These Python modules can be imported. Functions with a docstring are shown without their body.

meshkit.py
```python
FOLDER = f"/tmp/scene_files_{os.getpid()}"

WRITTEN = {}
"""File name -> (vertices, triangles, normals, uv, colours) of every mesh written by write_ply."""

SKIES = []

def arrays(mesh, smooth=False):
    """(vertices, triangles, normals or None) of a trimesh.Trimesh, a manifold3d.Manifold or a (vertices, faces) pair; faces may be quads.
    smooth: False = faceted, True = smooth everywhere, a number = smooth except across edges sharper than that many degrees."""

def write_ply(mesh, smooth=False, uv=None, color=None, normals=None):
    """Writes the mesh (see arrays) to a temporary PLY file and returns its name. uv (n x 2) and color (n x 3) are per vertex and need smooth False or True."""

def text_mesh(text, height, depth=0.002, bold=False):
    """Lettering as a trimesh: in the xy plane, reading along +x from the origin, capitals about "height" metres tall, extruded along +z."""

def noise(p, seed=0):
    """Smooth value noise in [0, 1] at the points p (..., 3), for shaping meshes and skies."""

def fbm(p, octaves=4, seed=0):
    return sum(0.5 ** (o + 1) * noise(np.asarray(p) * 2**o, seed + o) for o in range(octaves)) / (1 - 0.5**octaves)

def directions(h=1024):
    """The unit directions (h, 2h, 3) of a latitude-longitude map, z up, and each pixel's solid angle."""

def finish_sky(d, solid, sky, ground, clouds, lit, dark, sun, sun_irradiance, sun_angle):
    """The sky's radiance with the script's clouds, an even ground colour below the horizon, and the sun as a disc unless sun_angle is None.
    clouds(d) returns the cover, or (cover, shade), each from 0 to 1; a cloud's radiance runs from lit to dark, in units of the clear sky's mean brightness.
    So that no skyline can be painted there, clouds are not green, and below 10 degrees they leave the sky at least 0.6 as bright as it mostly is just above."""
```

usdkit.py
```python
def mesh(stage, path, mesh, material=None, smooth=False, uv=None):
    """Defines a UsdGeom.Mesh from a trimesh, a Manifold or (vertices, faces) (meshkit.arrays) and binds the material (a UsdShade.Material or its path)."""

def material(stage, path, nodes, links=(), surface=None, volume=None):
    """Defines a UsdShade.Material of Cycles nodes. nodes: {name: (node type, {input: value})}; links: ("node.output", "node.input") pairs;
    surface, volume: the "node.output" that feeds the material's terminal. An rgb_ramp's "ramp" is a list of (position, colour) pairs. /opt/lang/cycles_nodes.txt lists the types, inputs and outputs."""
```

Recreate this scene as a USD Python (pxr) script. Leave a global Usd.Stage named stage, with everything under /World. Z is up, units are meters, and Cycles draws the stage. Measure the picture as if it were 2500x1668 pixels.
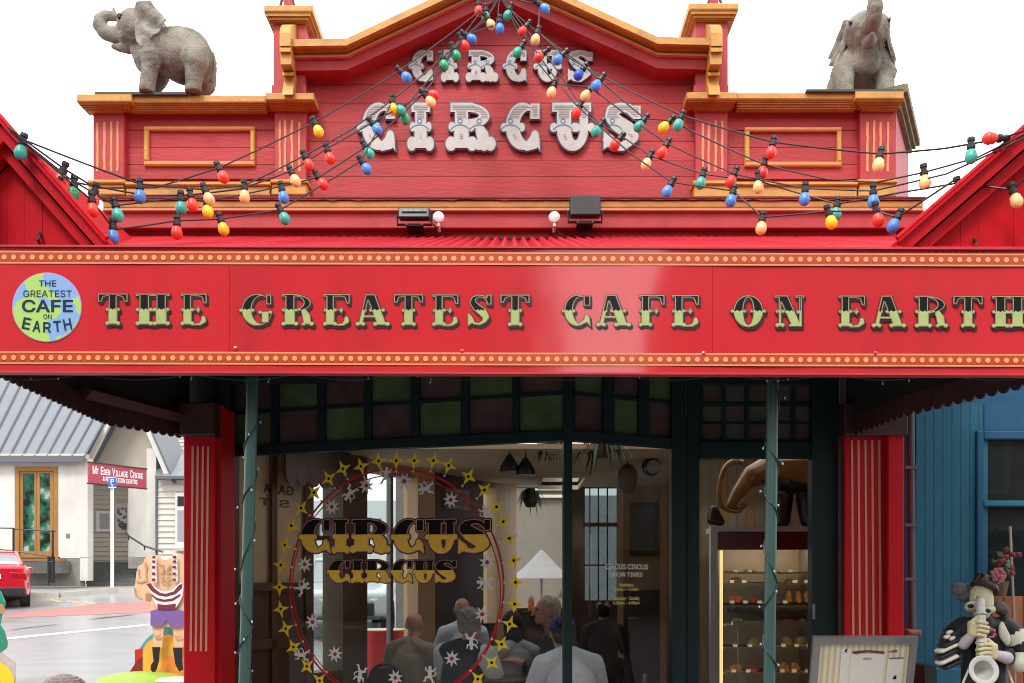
import math, random
import numpy as np
import trimesh, shapely, manifold3d
from shapely import affinity
from shapely.geometry import Polygon, MultiPolygon, Point, LineString, box as sbox
from shapely.ops import unary_union
from pxr import Usd, UsdGeom, UsdLux, UsdShade, Sdf, Gf, Vt
import usdkit, meshkit

rng = random.Random(7)
stage = Usd.Stage.CreateInMemory()
UsdGeom.SetStageUpAxis(stage, UsdGeom.Tokens.z)
UsdGeom.SetStageMetersPerUnit(stage, 1.0)
UsdGeom.Xform.Define(stage, '/World')
stage.SetDefaultPrim(stage.GetPrimAtPath('/World'))

# ---------------------------------------------------------------- camera
F, CX, HZ, EYE = 2350.0, 1250.0, 1420.0, 1.65      # lens and horizon of the photograph (2500 x 1668)
cam = UsdGeom.Camera.Define(stage, '/World/camera')
cam.CreateHorizontalApertureAttr(36.0)
cam.CreateVerticalApertureAttr(36.0 * 1668 / 2500)
cam.CreateFocalLengthAttr(36.0 * F / 2500)
cam.CreateVerticalApertureOffsetAttr(36.0 * (HZ - 834) / 2500)
cam.CreateClippingRangeAttr(Gf.Vec2f(0.05, 2000))
cam.CreateExposureAttr(0.75)
xf = UsdGeom.Xformable(cam)
xf.AddTranslateOp().Set(Gf.Vec3d(0, 0, EYE))
xf.AddRotateXOp().Set(90.0)

# ---------------------------------------------------------------- sky and sun (bright overcast)
SUN_EL, SUN_ROT = math.radians(52), math.radians(200)
dome = UsdLux.DomeLight.Define(stage, '/World/sky')
dome.GetPrim().SetCustomDataByKey('kind', 'structure')
skym = usdkit.material(stage, '/World/Looks/sky', {
    'sky': ('sky_texture', {'sky_type': 'single_scattering', 'sun_disc': False, 'sun_elevation': SUN_EL, 'sun_rotation': SUN_ROT, 'aerosol_density': 2.0}),
    'tc': ('texture_coordinate', {}),
    'n': ('noise_texture', {'scale': 2.2, 'detail': 5.0, 'roughness': 0.55}),
    'r': ('rgb_ramp', {'ramp': [(0.30, (10.0, 9.95, 9.8)), (0.72, (13.0, 12.9, 12.7))]}),
    'm': ('mix_color', {'fac': 0.90, 'use_clamp_result': False}),
    'bg': ('background_shader', {'strength': 0.12})},
    [('tc.generated', 'n.vector'), ('n.fac', 'r.fac'), ('sky.color', 'm.a'), ('r.color', 'm.b'), ('m.result', 'bg.color')], surface='bg.background')
UsdShade.MaterialBindingAPI.Apply(dome.GetPrim()).Bind(skym)
sun = UsdLux.DistantLight.Define(stage, '/World/sun')
sun.CreateIntensityAttr(0.4)
sun.CreateAngleAttr(16.0)
sun.CreateNormalizeAttr(True)
sun.CreateColorAttr(Gf.Vec3f(1.0, 0.97, 0.93))
_d = np.array([math.sin(SUN_ROT) * math.cos(SUN_EL), math.cos(SUN_ROT) * math.cos(SUN_EL), math.sin(SUN_EL)])
_sx = UsdGeom.Xformable(sun)
_sx.AddRotateZOp().Set(math.degrees(math.atan2(_d[0], -_d[1])))
_sx.AddRotateXOp().Set(90 - math.degrees(SUN_EL))

# ---------------------------------------------------------------- helpers
def PX(px, Y): return (px - CX) * Y / F
def PZ(py, Y): return EYE + (HZ - py) * Y / F
def P(px, py, Y): return np.array([PX(px, Y), Y, PZ(py, Y)])

def lin(r, g, b, k=1.0):
    f = lambda c: (c / 255 / 12.92 if c <= 10 else ((c / 255 + 0.055) / 1.055) ** 2.4) * k
    return (f(r), f(g), f(b))

_names, ORG = {}, {}
def numbered(parent, name):
    key = (parent, name)
    n = _names.get(key, -1) + 1
    _names[key] = n
    return f'{parent}/{name}' + (f'_{n:03d}' if n else '')

def tag(prim, label=None, cat=None, group=None, kind=None):
    for k, v in (('label', label), ('category', cat), ('group', group), ('kind', kind)):
        if v: prim.SetCustomDataByKey(k, v)

def thing(name, label, cat, loc=(0, 0, 0), group=None, kind=None):
    path = numbered('/World', name)
    x = UsdGeom.Xform.Define(stage, path)
    x.AddTranslateOp().Set(Gf.Vec3d(*map(float, loc)))
    ORG[path] = np.array(loc, float)
    tag(x.GetPrim(), label, cat, group, kind)
    return path

def obj(name, m, material, parent='/World', smooth=False, label=None, cat=None, group=None, kind=None):
    """one Mesh prim; m is given in world coordinates"""
    if isinstance(m, B): m = m.arrays()
    if hasattr(m, 'to_mesh'):
        q = m.to_mesh(); m = (q.vert_properties[:, :3], q.tri_verts)
    if isinstance(m, trimesh.Trimesh): m = (m.vertices, m.faces)
    v, f = m
    if len(f) == 0: return None
    o = ORG.get(parent, np.zeros(3))
    path = numbered(parent, name)
    ORG[path] = o
    g = usdkit.mesh(stage, path, (np.asarray(v, float) - o, np.asarray(f, int)), material, smooth)
    tag(g.GetPrim(), label, cat, group, kind)
    return path

def struct(name, m, material, smooth=False, kind='structure'):
    return obj(name, m, material, '/World', smooth, kind=kind)

def copy_of(src, loc, rotz, label, group=None, scale=None):
    n = src.split('/')[-1]
    path = numbered('/World', n)
    x = UsdGeom.Xform.Define(stage, path)
    x.GetPrim().GetReferences().AddInternalReference(src)
    x.GetPrim().SetInstanceable(True)
    X = UsdGeom.Xformable(x)
    X.ClearXformOpOrder()
    ops = {o.GetOpName(): o for o in X.GetOrderedXformOps()}
    t = x.GetPrim().GetAttribute('xformOp:translate')
    t.Set(Gf.Vec3d(*map(float, loc)))
    tr = UsdGeom.XformOp(t)
    rz = X.AddRotateZOp()
    rz.Set(float(rotz))
    ops_ = [tr, rz]
    if scale: ops_.append(X.AddScaleOp()); ops_[-1].Set(Gf.Vec3f(*scale))
    X.SetXformOpOrder(ops_)
    tag(x.GetPrim(), label, src and stage.GetPrimAtPath(src).GetCustomDataByKey('category'), group)
    return path

_unit_box = (np.array([[x, y, z] for x in (0, 1) for y in (0, 1) for z in (0, 1)], float),
             np.array([[0, 1, 3], [0, 3, 2], [4, 6, 7], [4, 7, 5], [0, 4, 5], [0, 5, 1], [2, 3, 7], [2, 7, 6], [0, 2, 6], [0, 6, 4], [1, 5, 7], [1, 7, 3]]))

class B:
    def __init__(s): s.v, s.f, s.n = [], [], 0
    def add(s, v, f, M=None):
        v = np.asarray(v, float)
        if M is not None: v = v @ np.asarray(M)[:3, :3].T + np.asarray(M)[:3, 3]
        s.v.append(v); s.f.append(np.asarray(f, int) + s.n); s.n += len(v)
        return s
    def mesh(s, m, M=None):
        if hasattr(m, 'to_mesh'):
            q = m.to_mesh(); return s.add(q.vert_properties[:, :3], q.tri_verts, M)
        return s.add(m.vertices, m.faces, M)
    def box(s, x0, x1, y0, y1, z0, z1, M=None):
        a, b = np.array([x0, y0, z0]), np.array([x1, y1, z1])
        lo, hi = np.minimum(a, b), np.maximum(a, b)
        return s.add(lo + _unit_box[0] * (hi - lo), _unit_box[1], M)
    def cbox(s, x0, x1, y0, y1, z0, z1, c=0.006, M=None):
        """box with chamfered front edges (front = -y)"""
        g = sbox(min(x0, x1), min(z0, z1), max(x0, x1), max(z0, z1))
        xs, zs = (min(x0, x1), max(x0, x1)), (min(z0, z1), max(z0, z1))
        c = min(c, (xs[1] - xs[0]) * .4, (zs[1] - zs[0]) * .4, abs(y1 - y0) * .8)
        yf, yb = min(y0, y1), max(y0, y1)
        ring = lambda e, y: [[xs[0] + e, y, zs[0] + e], [xs[1] - e, y, zs[0] + e], [xs[1] - e, y, zs[1] - e], [xs[0] + e, y, zs[1] - e]]
        v = ring(c, yf) + ring(0, yf + c) + ring(0, yb)
        f = [[0, 1, 2], [0, 2, 3], [8, 10, 9], [8, 11, 10]]
        for r in (0, 4):
            for i in range(4):
                j = (i + 1) % 4
                f += [[r + i, r + 4 + i, r + 4 + j], [r + i, r + 4 + j, r + j]]
        return s.add(v, f, M)
    def pbox(s, px0, px1, py0, py1, Y, depth, c=0.0):
        """box whose front face covers these photo pixels when it stands at depth Y"""
        a = (PX(px0, Y), PX(px1, Y), Y, Y + depth, PZ(py1, Y), PZ(py0, Y))
        return s.cbox(*a, c=c) if c else s.box(*a)
    def poly(s, g, y0, y1, M=None):
        """shapely geometry in (x, z), extruded from y0 (front) to y1"""
        for q in getattr(g, 'geoms', [g]):
            if q.geom_type != 'Polygon' or q.area < 1e-9: continue
            m = trimesh.creation.extrude_polygon(q, abs(y1 - y0), engine='earcut')
            v = np.asarray(m.vertices)
            v = np.stack([v[:, 0], max(y0, y1) - v[:, 2], v[:, 1]], 1)
            s.add(v, m.faces, M)
        return s
    def ppoly(s, pts, Y, depth):
        return s.poly(Polygon([(PX(x, Y), PZ(y, Y)) for x, y in pts]).buffer(0), Y, Y + depth)
    def tube(s, pts, r, n=8, closed=False):
        pts = np.asarray(pts, float)
        rs = np.broadcast_to(r, len(pts))
        t = np.gradient(pts, axis=0)
        t /= np.maximum(np.linalg.norm(t, axis=1, keepdims=True), 1e-12)
        up = np.array([0, 0, 1.0]) if abs(t[0][2]) < .9 else np.array([1.0, 0, 0])
        rings = []
        u = np.cross(t[0], up); u /= np.linalg.norm(u)
        for i in range(len(pts)):
            u = u - t[i] * (u @ t[i]); u /= max(np.linalg.norm(u), 1e-9)
            w = np.cross(t[i], u)
            a = np.arange(n) / n * 2 * np.pi
            rings.append(pts[i] + rs[i] * (np.cos(a)[:, None] * u + np.sin(a)[:, None] * w))
        v = np.vstack(rings + [pts[:1], pts[-1:]])
        f = []
        for i in range(len(pts) - 1):
            for k in range(n):
                a, b = i * n + k, i * n + (k + 1) % n
                f += [[a, b, b + n], [a, b + n, a + n]]
        L = len(pts) * n
        for k in range(n):
            f += [[L, (k + 1) % n, k], [L + 1, L - n + k, L - n + (k + 1) % n]]
        return s.add(v, f)
    def lathe(s, prof, M=None, n=12):
        """profile of (r, z), from bottom to top, about the z axis"""
        prof = np.asarray(prof, float)
        a = np.arange(n) / n * 2 * np.pi
        v = np.vstack([np.stack([r * np.cos(a), r * np.sin(a), np.full(n, z)], 1) for r, z in prof])
        f = []
        for i in range(len(prof) - 1):
            for k in range(n):
                p, q = i * n + k, i * n + (k + 1) % n
                f += [[p, q, q + n], [p, q + n, p + n]]
        c = len(v)
        v = np.vstack([v, [[0, 0, prof[0][1]], [0, 0, prof[-1][1]]]])
        L = len(prof) * n
        for k in range(n):
            f += [[c, (k + 1) % n, k], [c + 1, L - n + k, L - n + (k + 1) % n]]
        return s.add(v, f, M)
    def ball(s, c, r, M=None, sub=2):
        m = trimesh.creation.icosphere(subdivisions=sub, radius=1)
        return s.add(np.asarray(m.vertices) * np.asarray(r) + np.asarray(c), m.faces, M)
    def quad(s, a, b, c, d):
        return s.add([a, b, c, d], [[0, 1, 2], [0, 2, 3]])
    def bar(s, a, b, w, h):
        """square bar from a to b"""
        return s.tube([a, b], max(w, h) * .7071, 4)
    def arrays(s):
        return (np.vstack(s.v), np.vstack(s.f)) if s.v else (np.zeros((0, 3)), np.zeros((0, 3), int))

def frame(o, d):
    """matrix whose local x runs along the plan direction d from o, local z up, local -y towards the viewer side"""
    d = np.array([d[0], d[1], 0.0]); d /= np.linalg.norm(d)
    n = np.array([-d[1], d[0], 0.0])
    M = np.eye(4); M[:3, 0], M[:3, 1], M[:3, 2], M[:3, 3] = d, n, [0, 0, 1], o
    return M

def axis_matrix(a, b):
    """matrix that takes the z axis to a->b with its origin at a"""
    z = np.asarray(b, float) - np.asarray(a, float); z /= np.linalg.norm(z)
    x = np.cross([0, 1, 0.01], z); x /= np.linalg.norm(x)
    M = np.eye(4); M[:3, 0], M[:3, 1], M[:3, 2], M[:3, 3] = x, np.cross(z, x), z, a
    return M

def plane_hit(px, py, A, Bp):
    """where the view ray of a photo pixel meets the vertical plane through the plan points A and Bp: (distance along AB, z)"""
    A, Bp = np.array(A, float), np.array(Bp, float)
    d = (Bp - A) / np.linalg.norm(Bp - A)
    r = np.array([(px - CX) / F, 1.0])
    t = np.linalg.solve(np.array([r, -d]).T, A)
    return t[1], EYE + (HZ - py) / F * t[0]

_ico = np.asarray(trimesh.creation.icosphere(subdivisions=2, radius=1).vertices)
_ico1 = np.asarray(trimesh.creation.icosphere(subdivisions=1, radius=1).vertices)
def ell(c, r, fine=True): return (_ico if fine else _ico1) * np.asarray(r, float) + np.asarray(c, float)
def hull(*parts): return manifold3d.Manifold.hull_points(np.vstack(parts))
def blob(bones, edge=0.03, rounds=8, extra=()):
    """bones: lists of (x, y, z, r): hulls of consecutive balls joined into one smooth skin"""
    ms = list(extra)
    for b in bones:
        for p, q in zip(b[:-1], b[1:]):
            ms.append(hull(ell(p[:3], p[3]), ell(q[:3], q[3])))
    m = manifold3d.Manifold.batch_boolean(ms, manifold3d.OpType.Add)
    m = m.refine_to_length(edge)
    q = m.to_mesh()
    t = trimesh.Trimesh(q.vert_properties[:, :3], q.tri_verts, process=True)
    trimesh.smoothing.filter_taubin(t, lamb=0.5, nu=0.5, iterations=rounds)
    return t

# ---------------------------------------------------------------- materials
LK = '/World/Looks/'
def mat(name, col, rough=0.5, var=0.12, scale=6.0, bump=0.0, bscale=60.0, metallic=0.0, spec=0.5, stretch=(1, 1, 1), dirt=None, dirt_amt=0.0, dscale=2.0, coat=0.0, extra=None, rnd=0.0):
    c = np.array(col, float)
    nodes = {
        'g': ('geometry', {}), 'mp': ('mapping', {'scale': stretch}),
        'n': ('noise_texture', {'scale': scale, 'detail': 6.0, 'roughness': 0.6}),
        'r': ('rgb_ramp', {'ramp': [(0.25, tuple(np.clip(c * (1 - var), 0, 1))), (0.5, tuple(c)), (0.75, tuple(np.clip(c * (1 + var), 0, 1)))]}),
        'p': ('principled_bsdf', {'roughness': rough, 'metallic': metallic, 'specular_ior_level': spec, 'coat_weight': coat, **(extra or {})})}
    links = [('g.position', 'mp.vector'), ('mp.vector', 'n.vector'), ('n.fac', 'r.fac')]
    out = 'r.color'
    if dirt is not None:
        nodes['dn'] = ('noise_texture', {'scale': dscale, 'detail': 8.0, 'roughness': 0.7})
        nodes['dr'] = ('rgb_ramp', {'ramp': [(0.5, (0, 0, 0)), (0.72, (dirt_amt,) * 3)]})
        nodes['dm'] = ('mix_color', {'b': tuple(dirt)})
        links += [('mp.vector', 'dn.vector'), ('dn.fac', 'dr.fac'), ('dr.color', 'dm.fac'), (out, 'dm.a')]
        out = 'dm.result'
    if rnd:
        nodes['oi'] = ('object_info', {}); nodes['mr'] = ('map_range', {'to_min': 1 - rnd, 'to_max': 1 + rnd * .7}); nodes['hv'] = ('hsv', {})
        links += [('oi.random', 'mr.value'), ('mr.result', 'hv.value'), (out, 'hv.color')]
        out = 'hv.color'
    links.append((out, 'p.base_color'))
    if bump:
        nodes['bn'] = ('noise_texture', {'scale': bscale, 'detail': 4.0})
        nodes['b'] = ('bump', {'strength': bump, 'distance': 0.01})
        links += [('mp.vector', 'bn.vector'), ('bn.fac', 'b.height'), ('b.normal', 'p.normal')]
    return usdkit.material(stage, LK + name, nodes, links, surface='p.BSDF')

M_ = {}
M_['red'] = mat('facade_red', (0.40, 0.026, 0.030), 0.62, 0.12, 5, 0.35, 25, rnd=0.13, stretch=(0.4, 1, 2), dirt=(0.26, 0.010, 0.016), dirt_amt=0.7, dscale=1.1)
M_['redtrim'] = mat('trim_red', (0.41, 0.026, 0.032), 0.55, 0.10, 4, 0.2, 20, dirt=(0.24, 0.012, 0.016), dirt_amt=0.65, dscale=2.5, stretch=(1.6, 1, .6))
M_['deepred'] = mat('gable_red', (0.43, 0.002, 0.009), 0.6, 0.15, 4, 0.25, 30, spec=0.15, stretch=(3, 1, 0.5), dirt=(0.30, 0.003, 0.008), dirt_amt=0.5)
M_['roofred'] = mat('roof_red', (0.50, 0.010, 0.025), 0.5, 0.15, 6, 0.1, 20, spec=0.3, dirt=(0.38, 0.006, 0.015), dirt_amt=0.5, dscale=5)
M_['fascia'] = mat('fascia_red', (0.50, 0.022, 0.030), 0.085, 0.05, 1.2, 0.0, extra={'ior': 1.75}, stretch=(2.0, 1, .35), dirt=(0.36, 0.022, 0.028), dirt_amt=0.75, dscale=1.8)
M_['mustard'] = mat('mustard_paint', (0.54, 0.27, 0.05), 0.5, 0.15, 7, 0.3, 30, dirt=(0.26, 0.14, 0.05), dirt_amt=0.7, dscale=4)
M_['ochre'] = mat('ochre_moulding', (0.42, 0.175, 0.026), 0.5, 0.18, 7, 0.2, 30, dirt=(0.22, 0.06, 0.02), dirt_amt=0.5, dscale=4)
M_['stripe'] = mat('orange_stripe', (0.62, 0.235, 0.085), 0.5, 0.12, 9)
M_['palestripe'] = mat('pale_stripe', (0.62, 0.30, 0.20), 0.5, 0.1, 9)
M_['pilred'] = mat('pilaster_red', (0.52, 0.003, 0.010), 0.45, 0.10, 5, 0.1, 20, spec=0.25)
M_['lead'] = mat('weathered_lead', (0.06, 0.06, 0.055), 0.7, 0.3, 8, 0.3)
M_['oldwood'] = mat('weathered_cornice_end', (0.20, 0.15, 0.08), 0.8, 0.4, 9, 0.5)
M_['white'] = mat('letter_white', (0.47, 0.465, 0.44), 0.5, 0.10, 12, dirt=(0.34, 0.31, 0.25), dirt_amt=0.6, dscale=9)
M_['navy'] = mat('letter_edge_navy', (0.075, 0.075, 0.105), 0.5, 0.2)
M_['etch'] = mat('letter_etch_grey', (0.26, 0.24, 0.24), 0.6, 0.2)
M_['etchblue'] = mat('letter_etch_blue', (0.13, 0.22, 0.32), 0.6, 0.2)
M_['black'] = mat('black_plastic', (0.012, 0.012, 0.014), 0.4, 0.2)
M_['inkblack'] = mat('ink_black', (0.006, 0.007, 0.009), 0.3, 0.1, spec=0.2)
M_['inkshadow'] = mat('ink_shadow', (0.016, 0.006, 0.007), 0.3, 0.1)
M_['tan'] = mat('letter_tan', (0.30, 0.235, 0.14), 0.25, 0.1)
M_['green'] = mat('letter_green', (0.34, 0.40, 0.15), 0.25, 0.12, 20)
M_['band'] = mat('border_band', (0.42, 0.055, 0.025), 0.25, 0.05)
M_['dot'] = mat('border_dot', (0.80, 0.30, 0.10), 0.3, 0.1, 15)
M_['stone'] = mat('elephant_stone', (0.25, 0.23, 0.19), 0.95, 0.4, 7, 1.0, 50, spec=0.2, dirt=(0.065, 0.05, 0.028), dirt_amt=0.9, dscale=3.6)
M_['stoneear'] = mat('elephant_ear', (0.27, 0.25, 0.215), 0.95, 0.4, 9, 1.0, 45, spec=0.2, dirt=(0.075, 0.06, 0.04), dirt_amt=0.9, dscale=5)
M_['eye'] = mat('eye_black', (0.02, 0.015, 0.01), 0.15, 0.1)
for nm, c in dict(teal=(0.03, 0.33, 0.27), green2=(0.02, 0.33, 0.16), red2=(0.72, 0.035, 0.025), blue=(0.05, 0.20, 0.58), navyb=(0.02, 0.08, 0.50), cream=(0.80, 0.50, 0.22), yellow=(0.82, 0.47, 0.01), orange=(0.78, 0.22, 0.05)).items():
    M_['bulb_' + nm] = mat('bulb_' + nm, c, 0.34, 0.10, 40, rnd=0.18, extra={'subsurface_weight': 0.35, 'subsurface_radius': (1.0, 0.8, 0.6), 'subsurface_scale': 0.02})
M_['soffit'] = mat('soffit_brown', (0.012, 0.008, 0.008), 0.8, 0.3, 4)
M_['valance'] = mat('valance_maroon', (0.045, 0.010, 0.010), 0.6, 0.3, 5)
M_['dkgreen'] = mat('shopfront_green', (0.007, 0.018, 0.020), 0.45, 0.15, 5, spec=0.25)
M_['pole'] = mat('post_green', (0.024, 0.060, 0.052), 0.4, 0.08, 5)
M_['wire'] = mat('wire_green', (0.006, 0.022, 0.020), 0.5, 0.1)
M_['fairy'] = mat('fairy_bulb', (0.32, 0.40, 0.40), 0.2, 0.05)
M_['blue'] = mat('blue_paint', (0.026, 0.118, 0.190), 0.5, 0.10, 4, 0.1, 30, spec=0.2)
M_['bluedk'] = mat('blue_frame', (0.018, 0.080, 0.155), 0.4, 0.1, spec=0.25)
M_['pipe'] = mat('downpipe_grey', (0.09, 0.075, 0.095), 0.5, 0.15)
M_['grey'] = mat('grey_metal', (0.22, 0.20, 0.21), 0.4, 0.15, metallic=0.4)
M_['cream'] = mat('cream_wall', (0.55, 0.50, 0.40), 0.7, 0.08)
M_['brown'] = mat('brown_timber', (0.085, 0.045, 0.022), 0.5, 0.3, 3, stretch=(6, 6, 0.6))
M_['tanwood'] = mat('tan_timber', (0.66, 0.44, 0.24), 0.5, 0.12, 3, stretch=(6, 6, 0.6))
M_['tanwall'] = mat('interior_tan_wall', (0.46, 0.33, 0.20), 0.7, 0.15, 3)
M_['wain'] = mat('interior_dark_wainscot', (0.075, 0.034, 0.026), 0.6, 0.2, 3)
M_['floor'] = mat('interior_floor', (0.32, 0.21, 0.14), 0.35, 0.2, 2)
M_['ceil'] = mat('interior_ceiling', (0.58, 0.48, 0.34), 0.8, 0.1)

def glass(name, tint=(0.97, 0.975, 0.965), ior=1.5, refl=1.0, rough=0.0):
    return usdkit.material(stage, LK + name, {
        't': ('transparent_bsdf', {'color': tint}), 'g': ('glossy_bsdf', {'color': (refl,) * 3, 'roughness': rough}),
        'l': ('layer_weight', {'blend': 0.5}), 'p': ('math', {'math_type': 'power', 'value2': 5.0}), 'f': ('math', {'math_type': 'multiply_add', 'value2': 0.98, 'value3': 0.016}), 'm': ('mix_closure', {})},
        [('l.facing', 'p.value1'), ('p.value', 'f.value1'), ('f.value', 'm.fac'), ('t.BSDF', 'm.closure1'), ('g.BSDF', 'm.closure2')], surface='m.closure')
M_['glass'] = glass('window_glass')
M_['glassdark'] = glass('car_glass', (0.10, 0.12, 0.12))
M_['glass_side'] = glass('side_glass', (0.80, 0.84, 0.83))
M_['glass_back'] = glass('back_glass', (0.48, 0.53, 0.53))
M_['stainR'] = mat('stained_red', (0.085, 0.050, 0.050), 0.15, 0.3, 5, 0.3, 30)
M_['stainG'] = mat('stained_green', (0.080, 0.118, 0.055), 0.15, 0.3, 5, 0.3, 30)
M_['stainK'] = mat('stained_grey', (0.070, 0.078, 0.058), 0.15, 0.3, 5, 0.3, 30)
def emit(name, col, s): return usdkit.material(stage, LK + name, {'e': ('emission', {'color': col, 'strength': s})}, [], surface='e.emission')

# ---------------------------------------------------------------- lettering
def bulb2(x, y, r): return Point(x, y).buffer(r, 10)
def stroke(pts):
    out = []
    for a, b in zip(pts[:-1], pts[1:]):
        out.append(unary_union([Point(a[:2]).buffer(a[2], 10), Point(b[:2]).buffer(b[2], 10)]).convex_hull)
    return unary_union(out)
def arc(cx, cy, rx, ry, a0, a1, r0, r1=None, rm=None, n=14):
    o = []
    for i in range(n + 1):
        t = i / n; a = math.radians(a0 + (a1 - a0) * t)
        r1_ = r0 if r1 is None else r1
        r = r0 + (r1_ - r0) * t
        if rm is not None: r = r + (rm - (r0 + r1_) / 2) * math.sin(math.pi * t)
        o.append((cx + rx * math.cos(a), cy + ry * math.sin(a), r))
    return o

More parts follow.
